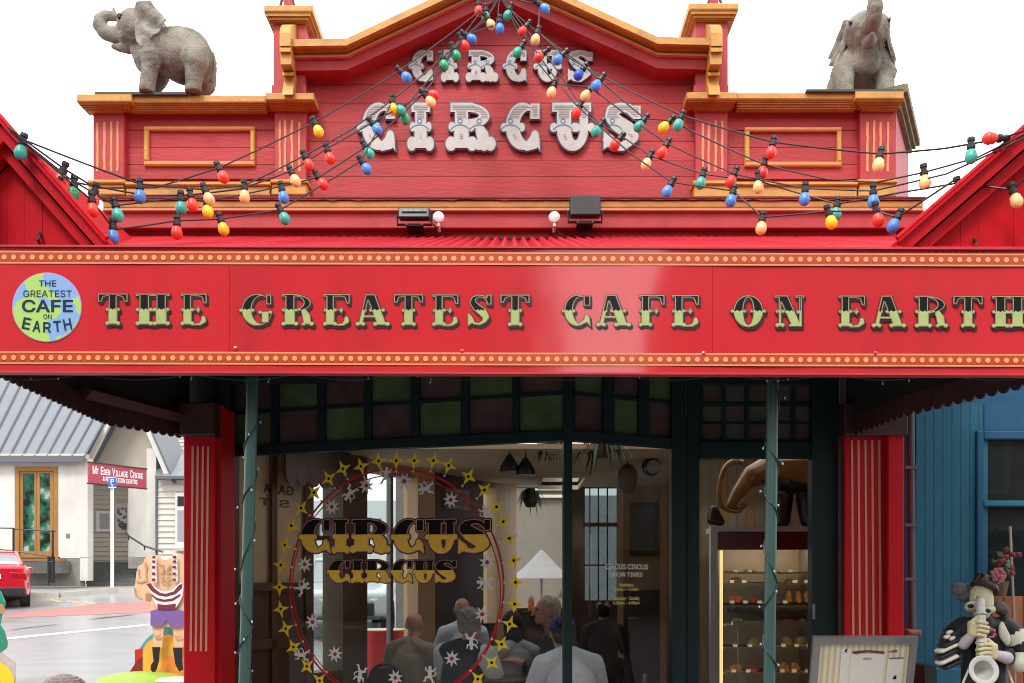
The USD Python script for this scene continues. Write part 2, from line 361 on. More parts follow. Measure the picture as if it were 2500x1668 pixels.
class Face:
    """an ornate circus face: w stem, s serif, h bar, mb and fb the spurs at mid height and at the foot"""
    def __init__(k, w, s, h, mb, fb): k.w, k.s, k.h, k.mb, k.fb = w, s, h, mb, fb
    def spurs(k, cx, w, y=0.5): return unary_union([bulb2(cx - w / 2 - k.mb * .75, y, k.mb), bulb2(cx + w / 2 + k.mb * .75, y, k.mb)])
    def foot(k, cx, w):
        b = k.fb
        g = unary_union([bulb2(cx - w / 2 - b * .7, b, b), bulb2(cx + w / 2 + b * .7, b, b), sbox(cx - w / 2 - b * .5, b * .5, cx + w / 2 + b * .5, b * 1.9)])
        return g.difference(bulb2(cx, -b * .45, b * .95))
    def stem(k, cx, w=None, foot=True, serif=True, mid=True):
        w = w or k.w
        g = sbox(cx - w / 2, 0.06 if foot else 0.0, cx + w / 2, 1)
        if serif: g = g.union(sbox(cx - w / 2 - k.s, 1 - k.h, cx + w / 2 + k.s, 1))
        if mid:
            g = unary_union([g, k.spurs(cx, w), sbox(cx - w / 2 - .02, .1, cx + w / 2 + .02, .5)])
        if foot: g = g.union(k.foot(cx, w))
        return g
    def hang(k, x, sgn, drop=.26):
        t = k.h
        return Polygon([(x, 1), (x, 1 - drop), (x - sgn * .10, 1 - drop), (x - sgn * .17, 1 - t * 1.4), (x - sgn * .32, 1 - t * .9), (x - sgn * .32, 1)])
    def T(k):
        W = k.w + .7
        return unary_union([k.stem(W / 2, serif=False), sbox(0, 1 - k.h, W, 1), k.hang(0, -1), k.hang(W, 1)])
    def I(k): return k.stem(.4)
    def H(k):
        d = k.w + k.mb * 3 + .03
        return unary_union([k.stem(.3), k.stem(.3 + d), sbox(.3, .44, .3 + d, .53)])
    def F_(k, tail=False):
        x = .3; r = x + k.w / 2
        g = [k.stem(x), sbox(x, 1 - k.h, r + .54, 1), k.hang(r + .54, 1, .30), sbox(x, .48, r + .22, .525),
             Polygon([(r + .17, .5), (r + .25, .61), (r + .33, .5), (r + .25, .39)])]
        if tail:
            g.append(stroke([(r - .05, .08, .05), (r + .14, .03, .03), (r + .32, .05, .045), (r + .44, .16, .085), (r + .43, .23, .075)]))
        return unary_union(g)
    def E(k): return k.F_(True)
    def R(k):
        x = .3; r = x + k.w / 2
        W = r + k.w * 1.05 + .20
        o = affinity.scale(Point(r - .1, .72).buffer(1, 24), W - r + .1, .28).intersection(sbox(x, .4, 3, 1.01))
        o = unary_union([o, sbox(x, 1 - k.h, r + .05, 1)])
        hole = affinity.scale(Point(r - .0, .73).buffer(1, 20), max(.12, (W - r - k.w * .8)), .28 - k.h * 1.05).intersection(sbox(r, 0, 3, 1))
        leg = stroke([(W - k.w * .75, .45, k.w * .32), (W - k.w * .5, .3, k.w * .44), (W - k.w * .42, .15, k.w * .42)])
        ft = bulb2(W + .02, k.fb, k.fb).union(bulb2(W - k.w * .8, k.fb * .9, k.fb * .8))
        return unary_union([k.stem(x).union(o).difference(hole), leg, ft])
    def ring(k, W, thick_l, thick_r, h):
        out = affinity.scale(Point(W / 2, .5).buffer(1, 32), W / 2, .52)
        inn = affinity.scale(Point((thick_l + W - thick_r) / 2, .5).buffer(1, 32), (W - thick_l - thick_r) / 2, .52 - h)
        return out, inn
    def C(k):
        W = k.w * 1.25 + .52
        out, inn = k.ring(W, k.w * 1.1, .02, k.h * .9)
        g = out.difference(inn).difference(sbox(W * .60, .30, W + 1, .70))
        g = unary_union([g, sbox(W - .17 - k.h * .5, .66, W, 1.0), k.spurs(k.w * .56, k.w * .98, .48)])
        g = g.union(stroke([(W * .62, .06, k.h * .5), (W * .84, .16, k.h * .7 + .02), (W * .86, .30, k.mb * 1.15)]))
        return g.union(Polygon([(W * .8, .16), (W * 1.02, -.04), (W * .98, .3)]))
    def G(k):
        W = k.w * 1.25 + .56
        out, inn = k.ring(W, k.w * 1.1, .02, k.h * .9)
        g = out.difference(inn).difference(sbox(W * .60, .40, W + 1, .70))
        sw = k.w * .8
        return unary_union([g, sbox(W - .17, .68, W - .03, 1.0), k.spurs(k.w * .56, k.w * .98, .48), sbox(W - sw - .1, .08, W - .1, .44), k.spurs(W - sw / 2 - .1, sw, .42)])
    def O(k):
        W = k.w * 2 + .34
        out, inn = k.ring(W, k.w * 1.1, k.w * 1.1, k.h)
        return unary_union([out.difference(inn), k.spurs(k.w * .55, k.w, .5), k.spurs(W - k.w * .55, k.w, .5)])
    def S(k):
        W = k.w + .52; t = k.h * .55
        g = stroke([(W * .84, .80, t), (W * .68, .93, t), (W * .46, .96, t), (W * .25, .88, t + k.w * .12), (W * .21, .74, k.w * .42), (W * .38, .58, k.w * .52), (W * .62, .44, k.w * .55),
                    (W * .76, .28, k.w * .45), (W * .70, .14, k.w * .25), (W * .5, .045, t), (W * .27, .07, t), (W * .14, .2, k.mb * 1.35)])
        return unary_union([g, sbox(W - .14 - k.h * .3, .68, W, 1.0), Polygon([(.0, .42), (.0, -.03), (W * .3, .12), (.14, .3)])])
    def U(k):
        W = k.w + .62; x = k.s + k.w / 2; tw = k.w * .6
        g = [sbox(x - k.w / 2, .42, x + k.w / 2, 1), sbox(x - k.w / 2 - k.s, 1 - k.h, x + k.w / 2 + k.s, 1), sbox(W - tw - .08, .36, W - .08, 1), sbox(W - tw - .16, 1 - k.h, W, 1),
             k.spurs(x, k.w, .47), k.spurs(W - tw / 2 - .08, tw, .47)]
        out = affinity.scale(Point((x - k.w / 2 + W - .08) / 2, .42).buffer(1, 28), (W - .08 - x + k.w / 2) / 2, .45)
        inn = affinity.scale(Point((x + k.w / 2 + W - tw - .08) / 2, .42).buffer(1, 28), max(.05, (W - tw - .08 - x - k.w / 2) / 2), .42 - k.h)
        g.append(out.difference(inn).intersection(sbox(-1, -1, 4, .43)))
        return unary_union(g)
    def A(k):
        W = k.w + .72; top = W * .42
        thick = Polygon([(top - .08, 1), (top + k.w * .75, 1), (W - .06, .06), (W - k.w - .06, .06)])
        thin = Polygon([(top - .08, 1), (top + .03, 1), (.24, .06), (.13, .06)])
        low = k.foot(W - k.w / 2 - .07, k.w).union(k.foot(.18, .05))
        return unary_union([thick, thin, sbox(.27, .27, W - k.w, .34), low, k.spurs(W - k.w * .62 - .16, k.w, .5), bulb2(.3, .5, k.mb)])
    def N(k):
        W = k.w + .62
        d = Polygon([(.1, 1), (.1 + k.w * 1.1, 1), (W - .1, .05), (W - .1 - k.w * 1.1, .05)])
        return unary_union([d, sbox(.12, .06, .19, 1), sbox(0, 1 - k.h, .4, 1), k.foot(.155, .05), sbox(W - .15, .04, W - .07, 1), sbox(W - .26, 1 - k.h, W, 1),
                            sbox(W - k.w - .2, .02, W - .07, .1), k.spurs(.155, .07, .5), k.spurs(W * .6, k.w, .48)])
    def glyph(k, ch, x0, x1, y0, y1):
        g = (k.F_ if ch == 'F' else getattr(k, ch))()
        a, b, c, d = g.bounds
        return affinity.affine_transform(g, [(x1 - x0) / (c - a), 0, 0, (y1 - y0) / (d - b), x0 - a * (x1 - x0) / (c - a), y0 - b * (y1 - y0) / (d - b)])

def text_geom(text, height, bold=True):
    m = meshkit.text_mesh(text, height, 0.002, bold)
    return m

def flat_text(bld, text, height, cx, cz, Y, depth=0.003, bold=True, mirror=False, M=None, width=None, rot=0.0):
    """lettering centred on (cx, cz) in the plane Y, facing -y"""
    m = meshkit.text_mesh(text, height, depth, bold)
    v = np.asarray(m.vertices).copy()
    w = v[:, 0].max() - v[:, 0].min()
    v[:, 0] -= (v[:, 0].max() + v[:, 0].min()) / 2
    v[:, 1] -= height / 2
    if width: v[:, 0] *= width / w
    f = m.faces
    if mirror: v[:, 0] *= -1; f = f[:, ::-1]
    c, s = math.cos(rot), math.sin(rot)
    x, z = v[:, 0] * c - v[:, 1] * s, v[:, 0] * s + v[:, 1] * c
    bld.add(np.stack([x + cx, Y - v[:, 2], z + cz], 1), f, M)
    return bld

BOOK, FAT, GOLD = Face(.25, .10, .075, .058, .068), Face(.36, .12, .20, .10, .15), Face(.42, .10, .10, .07, .10)
M_['valred'] = mat('flashing_red', (0.26, 0.012, 0.02), 0.6, 0.3, 12)
M_['valdk'] = mat('flashing_worn', (0.10, 0.008, 0.012), 0.7, 0.5, 20)
# ================================================================ setting: ground
YF, YW = 5.34, 8.33
g = B(); g.quad((-400, -400, 0), (400, -400, 0), (400, 600, 0), (-400, 600, 0))
M_['asphalt'] = mat('wet_asphalt', (0.30, 0.30, 0.31), 0.22, 0.12, 1.5, 0.25, 90, stretch=(0.6, 1.5, 1), dirt=(0.19, 0.19, 0.20), dirt_amt=0.6, dscale=0.7)
M_['paving'] = mat('paving', (0.29, 0.275, 0.255), 0.6, 0.15, 3, 0.3, 40)
M_['asphalt2'] = mat('road_asphalt', (0.12, 0.12, 0.122), 0.6, 0.15, 1.5, 0.3, 90)
struct('road', g, M_['asphalt2'])
WLA, WLB = np.array([-2.78, 8.95]), np.array([0.05, 14.3])         # the cafe's splayed side wall in plan
def gz(Y): return min(max(0.067 * (Y - 9), 0), 1.55)               # the side street climbs away from the corner
v, f = [], []
ys = [9.0, 10.0, 11.0, 12.0, 13.0, 14.45, 14.46, 18, 22, 27, 32.2, 60, 400]
for y in ys:
    xr = WLA[0] + (y - WLA[1]) / (WLB[1] - WLA[1]) * (WLB[0] - WLA[0]) - .16 if y < 14.455 else 60
    v += [(-120, y, gz(y) + .004), (-30, y, gz(y) + .004), (xr, y, gz(y) + .004)]
for i in range(len(ys) - 1):
    for k in (0, 1):
        a = i * 3 + k
        f += [[a, a + 1, a + 4], [a, a + 4, a + 3]]
struct('side_street', (np.array(v, float), np.array(f)), M_['asphalt'])
g = B(); g.box(-2.9, 9, 4.9, 8.9, 0.0, 0.10)
struct('pavement', g, M_['paving'])

# ================================================================ the cafe front above the verandah
cafe = thing('cafe_building', 'red timber cafe front with stepped gable parapet and mustard cornices', 'building', (0, YW, 0))
R = 'cafe'
def part(name, m, material, parent=None, **k): return obj(name, m, M_[material] if isinstance(material, str) else material, parent or cafe, **k)

# core of the parapet behind the boards (real thickness), slightly behind the board faces
core = B()
core.ppoly([(255, 592), (255, 480), (232, 440), (232, 240), (705, 240), (712, 140), (845, 135), (1224, -45), (1605, 132), (1735, 138), (1740, 240), (2180, 240), (2180, 480), (2215, 592)], YW + .025, .22)
part('parapet_core', core, 'redtrim')
# board faces of the middle bay
mid = Polygon([(PX(x, YW), PZ(y, YW)) for x, y in [(745, 484), (745, 170), (845, 168), (1224, -12), (1605, 165), (1735, 168), (1735, 484)]])
zs = [484, 432, 392, 345, 300, 252, 206, 160, 112, 66, 20, -14]
for i in range(len(zs) - 1):
    z0, z1 = PZ(zs[i], YW), PZ(zs[i + 1], YW)
    s = mid.intersection(sbox(-9, z0 + .002, 9, z1 - .002))
    if s.is_empty: continue
    b = B(); b.poly(s, YW + rng.uniform(-.004, .003), YW + .024)
    part('weatherboard', b, 'red')
for (a, c) in ((303, 672), (1775, 2100)):
    for z0, z1 in ((438, 402), (402, 360), (360, 318), (318, 266)):
        b = B(); b.box(PX(a, YW), PX(c, YW), YW + rng.uniform(-.003, .003), YW + .024, PZ(z0, YW) + .003, PZ(z1, YW) - .003)
        part('weatherboard', b, 'red')
# small pilasters, their stripes, panel frames
for (a, c, st) in ((227, 303, (238, 255, 271, 287)), (670, 748, (683, 697, 713, 730)), (1698, 1777, (1715, 1731, 1747, 1763)), (2100, 2185, (2117, 2133, 2149, 2167))):
    b = B(); b.pbox(a, c, 262, 442, 8.26, .10, .006)
    pl = part('parapet_pilaster', b, 'redtrim')
    for x in st:
        b = B()
        x += rng.uniform(-1, 1)
        pts = []
        for k in range(7):
            y = 297 + rng.uniform(-4, 3) * (k == 0) + k * 20.3
            pts.append((x + rng.uniform(-.8, .8), y))
        wid = [rng.uniform(2.4, 3.4) for _ in pts]
        poly = [(p[0] - w, p[1]) for p, w in zip(pts, wid)] + [(p[0] + w, p[1]) for p, w in reversed(list(zip(pts, wid)))]
        b.ppoly(poly, 8.256, .0035)
        part('painted_stripe', b, 'stripe', pl)
for (x0, x1, y0, y1) in ((350, 621, 307, 403), (1819, 2056, 309, 405)):
    Y = 8.295
    for q in ((x0, x1, y0, y0 + 10), (x0, x1, y1 - 11, y1), (x0, x0 + 12, y0 + 10, y1 - 11), (x1 - 11, x1, y0 + 10, y1 - 11)):
        b = B(); b.pbox(*q, Y, .035, .010)
        part('panel_moulding', b, 'stripe' if q[3] - q[2] < 12 else 'mustard')
# cornices of the two wings: (x range, top y, bottom y, front depth)
def cornice(name, x0, x1, yt, slab, mould, Yf, flare=12, ends=(1, 1), back=8.36):
    b = B(); b.pbox(x0, x1, yt, yt + slab, Yf, back - Yf, .008)
    s = part(name, b, 'mustard')
    b = B()
    n = 4
    for i in range(n):
        t0 = i / n
        f = flare * (1 - (t0 + .12) ** 1.5)
        f = max(f, 0)
        yy0, yy1 = yt + slab + mould * t0, yt + slab + mould * (t0 + 1 / n)
        b.pbox(x0 + (flare - f + 3) * ends[0], x1 - (flare - f + 3) * ends[1], yy0 - .3, yy1, Yf + .02 + (8.24 - Yf - .02) * t0 * .95, .06)
    b.pbox(x0 + flare * 1.1 * ends[0], x1 - flare * 1.1 * ends[1], yt + slab + mould * .2, yt + slab + mould, 8.262, back - 8.262 - .003)
    part('cornice_moulding', b, 'ochre', s)
    return s
cornice('cornice', 187, 321, 229, 19, 22, 8.12, 26)
cornice('cornice', 320, 650, 232, 18, 20, 8.16, 4, (0, 0))
cornice('cornice', 648, 766, 226, 18, 22, 8.12, 16)
cornice('cornice', 1677, 1800, 224, 18, 24, 8.12, 18)
cornice('cornice', 1799, 2090, 226, 16, 24, 8.16, 4, (0, 0))
cornice('cornice', 2089, 2207, 222, 19, 26, 8.12, 16)
# bases of the wings
for x0, x1, y0, y1 in ((212, 305, 438, 476), (305, 660, 443, 478), (660, 751, 437, 476), (1693, 1785, 440, 482), (1785, 2095, 443, 482), (2095, 2192, 437, 480)):
    b = B(); b.pbox(x0, x1, y0, y0 + 9, 8.18, .15, .008); b.pbox(x0 + 2, x1 - 2, y0 + 9, y1, 8.205, .12, .01)
    part('wing_base', b, 'mustard')
# splayed return of the right wing
A0 = np.array([PX(2187, 8.27), 8.27]); A1 = A0 + np.array([.50, .95])
Mr = frame((A0[0], A0[1], 0), A1 - A0)
L = np.linalg.norm(A1 - A0)
b = B(); b.box(.0, L, .0, .2, PZ(592, YW), PZ(240, YW), Mr); part('return_wall', b, 'redtrim')
b = B(); b.box(-.06, L + .02, -.10, .22, PZ(246, YW), PZ(226, YW), Mr); b.box(-.02, L - .06, -.07, .0, PZ(262, YW), PZ(246.3, YW), Mr); b.box(.0, L - .1, -.04, .0, PZ(275, YW), PZ(262.3, YW), Mr)
part('return_cornice', b, 'oldwood')
# tall piers beside the gable, their caps and scroll brackets
for sgn, (x0, x1), (c0, c1), (b0, b1), yt in ((-1, (668, 745), (644, 763), (685, 711), 12), (1, (1698, 1777), (1682, 1803), (1734, 1762), 7)):
    Z = lambda y: PZ(y, 8.2)
    b = B(); b.box(PX(x0, 8.2), PX(x1, 8.2), 8.20, 8.62, Z(232), Z(30)); pr = part('pier', b, 'redtrim')
    b = B(); b.pbox(x0 - 4, x1 + 2, 208, 227, 8.185, .35); part('pier_plinth', b, 'redtrim', pr)
    b = B(); Yc = 8.12
    b.cbox(PX(c0, Yc), PX(c1, Yc), Yc, 8.74, PZ(yt + 17, Yc), PZ(yt, Yc), .01); cp = part('pier_cap', b, 'mustard')
    b = B()
    for i, (e, ya, yb) in enumerate(((5, 17, 27), (11, 26.7, 36), (16, 35.7, 41), (14, 40.7, 45))):
        Ye = 8.135 + .016 * i
        b.box(PX(c0 + e, Ye), PX(c1 - e, Ye), Ye, 8.72 - .02 * i, PZ(yt + yb, Ye), PZ(yt + ya, Ye))
    part('cap_moulding', b, 'ochre', cp)
    # red spike post with stays on top
    cx = PX((c0 + c1) / 2, 8.35)
    b = B(); b.box(cx - .035, cx + .035, 8.32, 8.39, PZ(yt + 1, 8.12), PZ(-60, 8.35))
    part('cap_post', b, 'redtrim', cp)
    for s in (-1, 1):
        b = B(); b.tube([(cx + s * .09, 8.3, PZ(yt, 8.06)), (cx + s * .03, 8.33, PZ(-18, 8.35)), (cx, 8.33, PZ(-50, 8.35))], .012, 6); part('stay', b, 'lead', cp)
    # scroll bracket: a side profile (depth, y) extruded across
    xb0, xb1 = PX(b0, 8.0), PX(b1, 8.0)
    prof = [(8.20, 60), (8.05, 61), (7.99, 68), (7.965, 80), (7.965, 112), (7.985, 113), (7.985, 116), (7.97, 117), (7.97, 126), (8.0, 128), (8.0, 157), (8.03, 162), (8.11, 176), (8.075, 177), (8.06, 184), (8.12, 187), (8.12, 200), (8.06, 222), (8.05, 231), (8.20, 231)]
    pg = Polygon([(y, PZ(p, y)) for y, p in prof]).buffer(0)
    m = trimesh.creation.extrude_polygon(pg, xb1 - xb0, engine='earcut')
    v = np.asarray(m.vertices); v = np.stack([xb0 + v[:, 2], v[:, 0], v[:, 1]], 1)
    part('scroll_bracket', (v, m.faces), 'mustard')
# gable cornice: three runs each side, mitred as one profile drawn along a path
def run(pathpx, prof, name, material, parent=None):
    """prof: (offset down in px, depth front, thickness px) bands swept along the path at their own depth"""
    out = None
    for top, bot, Yf in prof:
        b = B()
        up = [(x, y + top * (1 if abs(x - 1224) > 377 else 1.06)) for x, y in pathpx]
        lo = [(x, y + bot * (1 if abs(x - 1224) > 377 else 1.06)) for x, y in reversed(pathpx)]
        b.ppoly(up + lo, Yf, YW + .03 - Yf)
        out = part(name, b, material, parent)
    return out
path = [(711, 96), (846, 94), (1224, -84), (1606, 90), (1735, 93)]
gc = run(path, [(0, 17, 8.02)], 'gable_cornice', 'mustard')
run(path, [(17, 25, 8.06)], 'gable_moulding', 'ochre', gc)
run(path, [(25, 32, 8.10)], 'gable_moulding', 'mustard', gc)
run(path, [(32, 39, 8.13)], 'gable_moulding', 'ochre', gc)
run(path, [(39, 44, 8.11)], 'gable_moulding', 'stripe', gc)
run(path, [(44, 77, 8.15)], 'gable_frieze', 'redtrim')
for x0, x1 in ((712, 745), (1703, 1735)):
    b = B(); b.pbox(x0, x1, 168, 226, 8.285, .07); part('corner_board', b, 'redtrim')
# band course and the board below
b = B(); b.pbox(250, 2255, 488, 509, 8.20, .14, .014); part('band_moulding', b, 'ochre')
jag = [(245 + i * 6.5, 487 + 2.6 * (meshkit.noise(np.array([i * .31, 1.5, 0])) - .3) * 1.6) for i in range(311)]
b = B(); b.ppoly([(245, 480), (2262, 480)] + jag[::-1], 8.185, .15); part('band_flashing', b, 'valred')
jag = [(245 + i * 6.5, 482.5 - 3.4 * meshkit.noise(np.array([i * .23, 7.5, 0]))) for i in range(311)]
b = B(); b.ppoly(jag + [(2262, 484), (245, 484)], 8.18, .004); part('band_flashing_lip', b, 'valdk')
b = B(); b.pbox(250, 2255, 508.8, 514, 8.185, .16, .006); part('band_bead', b, 'palestripe')
b = B(); b.pbox(240, 2265, 513.5, 557, 8.225, .13, .006); part('band_board', b, 'redtrim')
b = B(); b.pbox(235, 2270, 557, 640, 8.315, .05); part('lower_board', b, 'redtrim')
b = B(); b.pbox(1105, 1700, 571, 583, 8.305, .009); part('flashing_strip', b, 'palestripe' if 0 else 'redtrim')

# ---------------- raised letters on the parapet
def wood_word(name, spans, y0, y1, label, big):
    Y = 8.325
    t = thing(name, label, 'sign lettering', (PX(1220, Y), Y, PZ(y1, Y)))
    s = (y1 - y0) * Y / F
    for ch, (a, c) in zip('CIRCUS', spans):
        gl = FAT.glyph(ch, PX(a, Y), PX(c, Y), PZ(y1, Y), PZ(y0, Y))
        z = lambda u: PZ(y1, Y) + u * s
        b = B(); b.poly(gl.buffer(.020 * s), Y - .032, Y)
        lt = obj('letter', b, M_['navy'], t)
        b = B(); b.poly(gl.buffer(-.004 * s), Y - .040, Y - .028)
        obj('letter_face', b, M_['white'], lt)
        inner = gl.buffer(-.045 * s)
        lines = unary_union([sbox(-9, z(.96 - .035 * i), 9, z(.972 - .035 * i)) for i in range(9 if big else 6)])
        lines = lines.union(unary_union([sbox(-9, z(.33 - .04 * i), 9, z(.345 - .04 * i)) for i in range(3)]).intersection(unary_union([gl.buffer(-.12 * s)])))
        arcs = None
        b = B(); b.poly(lines.intersection(inner), Y - .0425, Y - .0395)
        obj('etched_line', b, M_['etch'], lt, kind='stuff')
        cirs = []
        xs = [q for q in np.linspace(gl.bounds[0], gl.bounds[2], 25)]
        for q in xs:
            if gl.buffer(-.09 * s).contains(Point(q, z(.60))) and all(abs(q - o) > .25 * s for o in cirs): cirs.append(q)
        cg = unary_union([Point(q, z(.62)).buffer(.055 * s).difference(Point(q, z(.62)).buffer(.033 * s)) for q in cirs] + [Point(q, z(.30)).buffer(.24 * s, 24).exterior.buffer(.010 * s).intersection(sbox(-9, z(.44), 9, 9)) for q in cirs])
        b = B(); b.poly(cg.intersection(gl), Y - .0428, Y - .0395)
        obj('etched_scroll', b, M_['etchblue'], lt, kind='stuff')
    return t
wood_word('wooden_sign_lettering', ((873, 967), (995, 1061), (1088, 1211), (1222, 1319), (1342, 1452), (1471, 1563)), 256, 374, 'large white CIRCUS lettering with blue edges, lower of the two words on the parapet', True)
wood_word('wooden_sign_lettering', ((998, 1059), (1077, 1121), (1137, 1217), (1227, 1286), (1302, 1371), (1385, 1446)), 128, 206, 'small white CIRCUS lettering high under the gable, upper of the two words', False)

# ---------------- flood lights and sensors on the band
def floodlight(px0, px1, py0, py1, face, label):
    Y = 7.98
    x0, x1, z0, z1 = PX(px0, Y), PX(px1, Y), PZ(py1, Y), PZ(py0, Y)
    t = thing('floodlight', label, 'floodlight', ((x0 + x1) / 2, 8.2, z0))
    b = B()
    m = hull(*[ell((x, y, z), .012, False) for x in (x0 + .012, x1 - .012) for y, z in ((Y, z0 + .06), (Y + .02, z1 - .012), (Y + .12, z0 + .08), (Y + .12, z1 - .03))])
    b.mesh(m); body = obj('lamp_body', b, M_['black'], t)
    if face:
        b = B(); b.poly(sbox(x0 + .028, z0 + .10, x1 - .028, z1 - .022), Y - .016, Y - .011); obj('lens', b, M_['lensgrey'], body)
    b = B()
    for i in range(7):
        xx = x0 + (x1 - x0) * (i + .5) / 7
        b.box(xx - .004, xx + .004, Y + .12, Y + .15, z0 + .08, z1 - .04)
    obj('cooling_fin', b, M_['black'], t)
    b = B(); b.tube([(x0 - .012, Y + .06, z0 + .11), (x0 - .012, Y + .05, z0 + .012), (x1 + .012, Y + .05, z0 + .012), (x1 + .012, Y + .06, z0 + .11)], .012, 4); b.box(x0 + .06, x1 - .06, Y + .04, 8.225, z0 - .0, z0 + .02)
    obj('bracket', b, M_['black'], t)
    for s in (.25, .75):
        b = B(); b.lathe([(.008, 0), (.008, .006)], axis_matrix((x0 + (x1 - x0) * s, Y + .038, z0 + .012), (x0 + (x1 - x0) * s, Y, z0 + .012)), 8); obj('bolt', b, M_['grey'], t)
    return t
M_['lensgrey'] = mat('lens_grey', (0.30, 0.30, 0.30), 0.1, 0.5, 12, stretch=(4, 1, 1))
floodlight(972, 1049, 505, 547, True, 'black floodlight on the left of the red band, its grey lens showing')
floodlight(1392, 1467, 476, 541, False, 'black floodlight on the right of the red band, its back plate showing')
for px, lab in ((1070, 'white round sensor on a stem beside the left floodlight'), (1354, 'white round sensor on a stem left of the right floodlight')):
    Y = 8.1
    c = P(px, 528, Y)
    t = thing('round_sensor', lab, 'sensor', (c[0], 8.22, PZ(556, Y)))
    b = B(); b.lathe([(.0, -.015), (.042, -.012), (.050, 0), (.046, .018), (.03, .026), (.0, .028)], axis_matrix(c + [0, .03, 0], c), 18); obj('sensor_dome', b, M_['sensor'] if 'sensor' in M_ else M_.setdefault('sensor', mat('sensor_white', (.75, .73, .70), .3, .05)), t, smooth=40)
    b = B(); b.tube([c + [0, .03, -.04], c + [0, .03, -.075]], .014, 8); b.tube([c + [0, .03, -.07], (c[0], 8.225, c[2] - .085)], .012, 6); obj('stem', b, M_['sensor'], t)
Y = 8.17
for pts, lab in ((((1358, 556), (1362, 566), (1380, 580), (1400, 583), (1425, 575), (1440, 560), (1448, 540)), 'thin black cable looping from the right floodlight to its sensor'), (((1045, 535), (1055, 545), (1064, 555), (1069, 557)), 'short black cable between the left floodlight and its sensor')):
    b = B(); b.tube([P(x, y, Y) for x, y in pts], .006, 6)
    obj('light_cable', b, M_['black'], label=lab, cat='cable')

# ================================================================ the verandah
ver = thing('verandah', 'red shop verandah with corrugated roof, dark soffit and scalloped side valances', 'verandah', (0, YF, 0))
zf, zw = PZ(608, YF), PZ(577, 8.22)
nx, ny = 1100, 4
xs = np.linspace(-3.75, 3.75, nx); ts = np.linspace(0, 1, ny)
v, f = [], []
for t in ts:
    for x in xs:
        v.append((x, YF + .0 + t * (8.24 - YF), zf + t * (zw - zf) + (.028 * math.sin(x / .076 * 2 * math.pi) - .02)))
for j in range(ny - 1):
    for i in range(nx - 1):
        a = j * nx + i
        f += [[a, a + 1, a + nx + 1], [a, a + nx + 1, a + nx]]
obj('corrugated_roof', (np.array(v), np.array(f)), M_['roofred'], ver, smooth=30)
# soffit boards
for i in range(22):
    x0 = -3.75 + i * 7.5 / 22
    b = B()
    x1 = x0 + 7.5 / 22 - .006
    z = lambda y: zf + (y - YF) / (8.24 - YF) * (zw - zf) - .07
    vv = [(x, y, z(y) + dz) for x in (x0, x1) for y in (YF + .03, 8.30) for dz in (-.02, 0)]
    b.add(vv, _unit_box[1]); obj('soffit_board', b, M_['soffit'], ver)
for y in (6.3, 7.3):
    b = B(); b.box(-3.6, 3.6, y - .04, y + .04, z(y) - .16, z(y) - .03); obj('soffit_beam', b, M_['soffit'], ver)
# side curtains with scalloped edges
def valance(path, zlow, ztop, pitch, mat_):
    for (a, c) in zip(path[:-1], path[1:]):
        a, c = np.array(a), np.array(c); L = np.linalg.norm(c - a)
        Mx = frame((a[0], a[1], 0), c - a)
        n = max(1, round(L / pitch)); w = L / n
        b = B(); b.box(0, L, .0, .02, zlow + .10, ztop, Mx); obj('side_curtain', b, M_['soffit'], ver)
        for i in range(n):
            g = sbox(i * w, zlow + .05, (i + 1) * w - .004, zlow + .17).union(affinity.scale(Point((i + .5) * w, zlow + .052).buffer(w * .49, 8), 1, 1.0))
            b = B(); b.poly(g, -.014, -.002, Mx); obj('scallop', b, M_[mat_], ver)
valance([(-3.08, 5.42), (-3.20, 7.58), (-2.80, 8.36)], 2.87, 4.15, .088, 'valance')
valance([(2.88, 8.30), (2.93, 7.17), (3.46, 5.45)], 2.87, 4.15, .10, 'valance')
b = B(); b.tube([(-3.06, 6.9, 3.02), (-2.78, 8.30, 3.06)], .06, 4); obj('side_beam', b, M_['valance'], ver)

# ---------------- fascia board
fas = thing('fascia_sign', 'long red fascia sign with black and green lettering along the verandah', 'sign', (0, YF, PZ(910, YF)))
def FP(px, py): return (PX(px, YF), PZ(py + .0028 * (px - CX), YF))
def fpoly(pts): return Polygon([FP(x, y) for x, y in pts])
tilts = ((-420, 560, 0.000, 0.0), (560.8, 1738.6, 0.004, .0), (1739.4, 2920, -0.003, .0))
fpanels = []
for i, (a, c, tz, _) in enumerate(tilts):
    (xa, _), (xc, _) = FP(a, 700), FP(c, 700)
    n = 90
    pts = []
    for k in range(n + 1):                                            # sheet panels are never quite flat
        x = xa + (xc - xa) * k / n
        e = (x - xa) if i == 2 else 99
        w = .0011 * (1 + math.sin(x * 5.1 + i)) + .0007 * (1 + math.sin(x * 11.3 + 2 * i)) + (.0045 * (1 - math.exp(-e / .10)) if i == 2 else .0) * .9
        pts.append((x, w))
    zt_, zb0 = [FP(0, 607)[1] - (x - PX(0, YF)) * .0028 for x, _ in pts], [FP(0, 910)[1] - (x - PX(0, YF)) * .0028 for x, _ in pts]
    v = [(x, YF + w, z0) for (x, w), z0 in zip(pts, zb0)] + [(x, YF + w, z1) for (x, w), z1 in zip(pts, zt_)] + [(x, YF + .02, z0) for (x, w), z0 in zip(pts, zb0)] + [(x, YF + .02, z1) for (x, w), z1 in zip(pts, zt_)]
    f = []
    N = n + 1
    for k in range(n): f += [[k, k + 1, N + k + 1], [k, N + k + 1, N + k], [2 * N + k, 3 * N + k + 1, 2 * N + k + 1], [2 * N + k, 3 * N + k, 3 * N + k + 1]]
    b = B(); b.add(v, f)
    fpanels.append(obj('fascia_panel', b, M_['fascia'], fas, smooth=40))
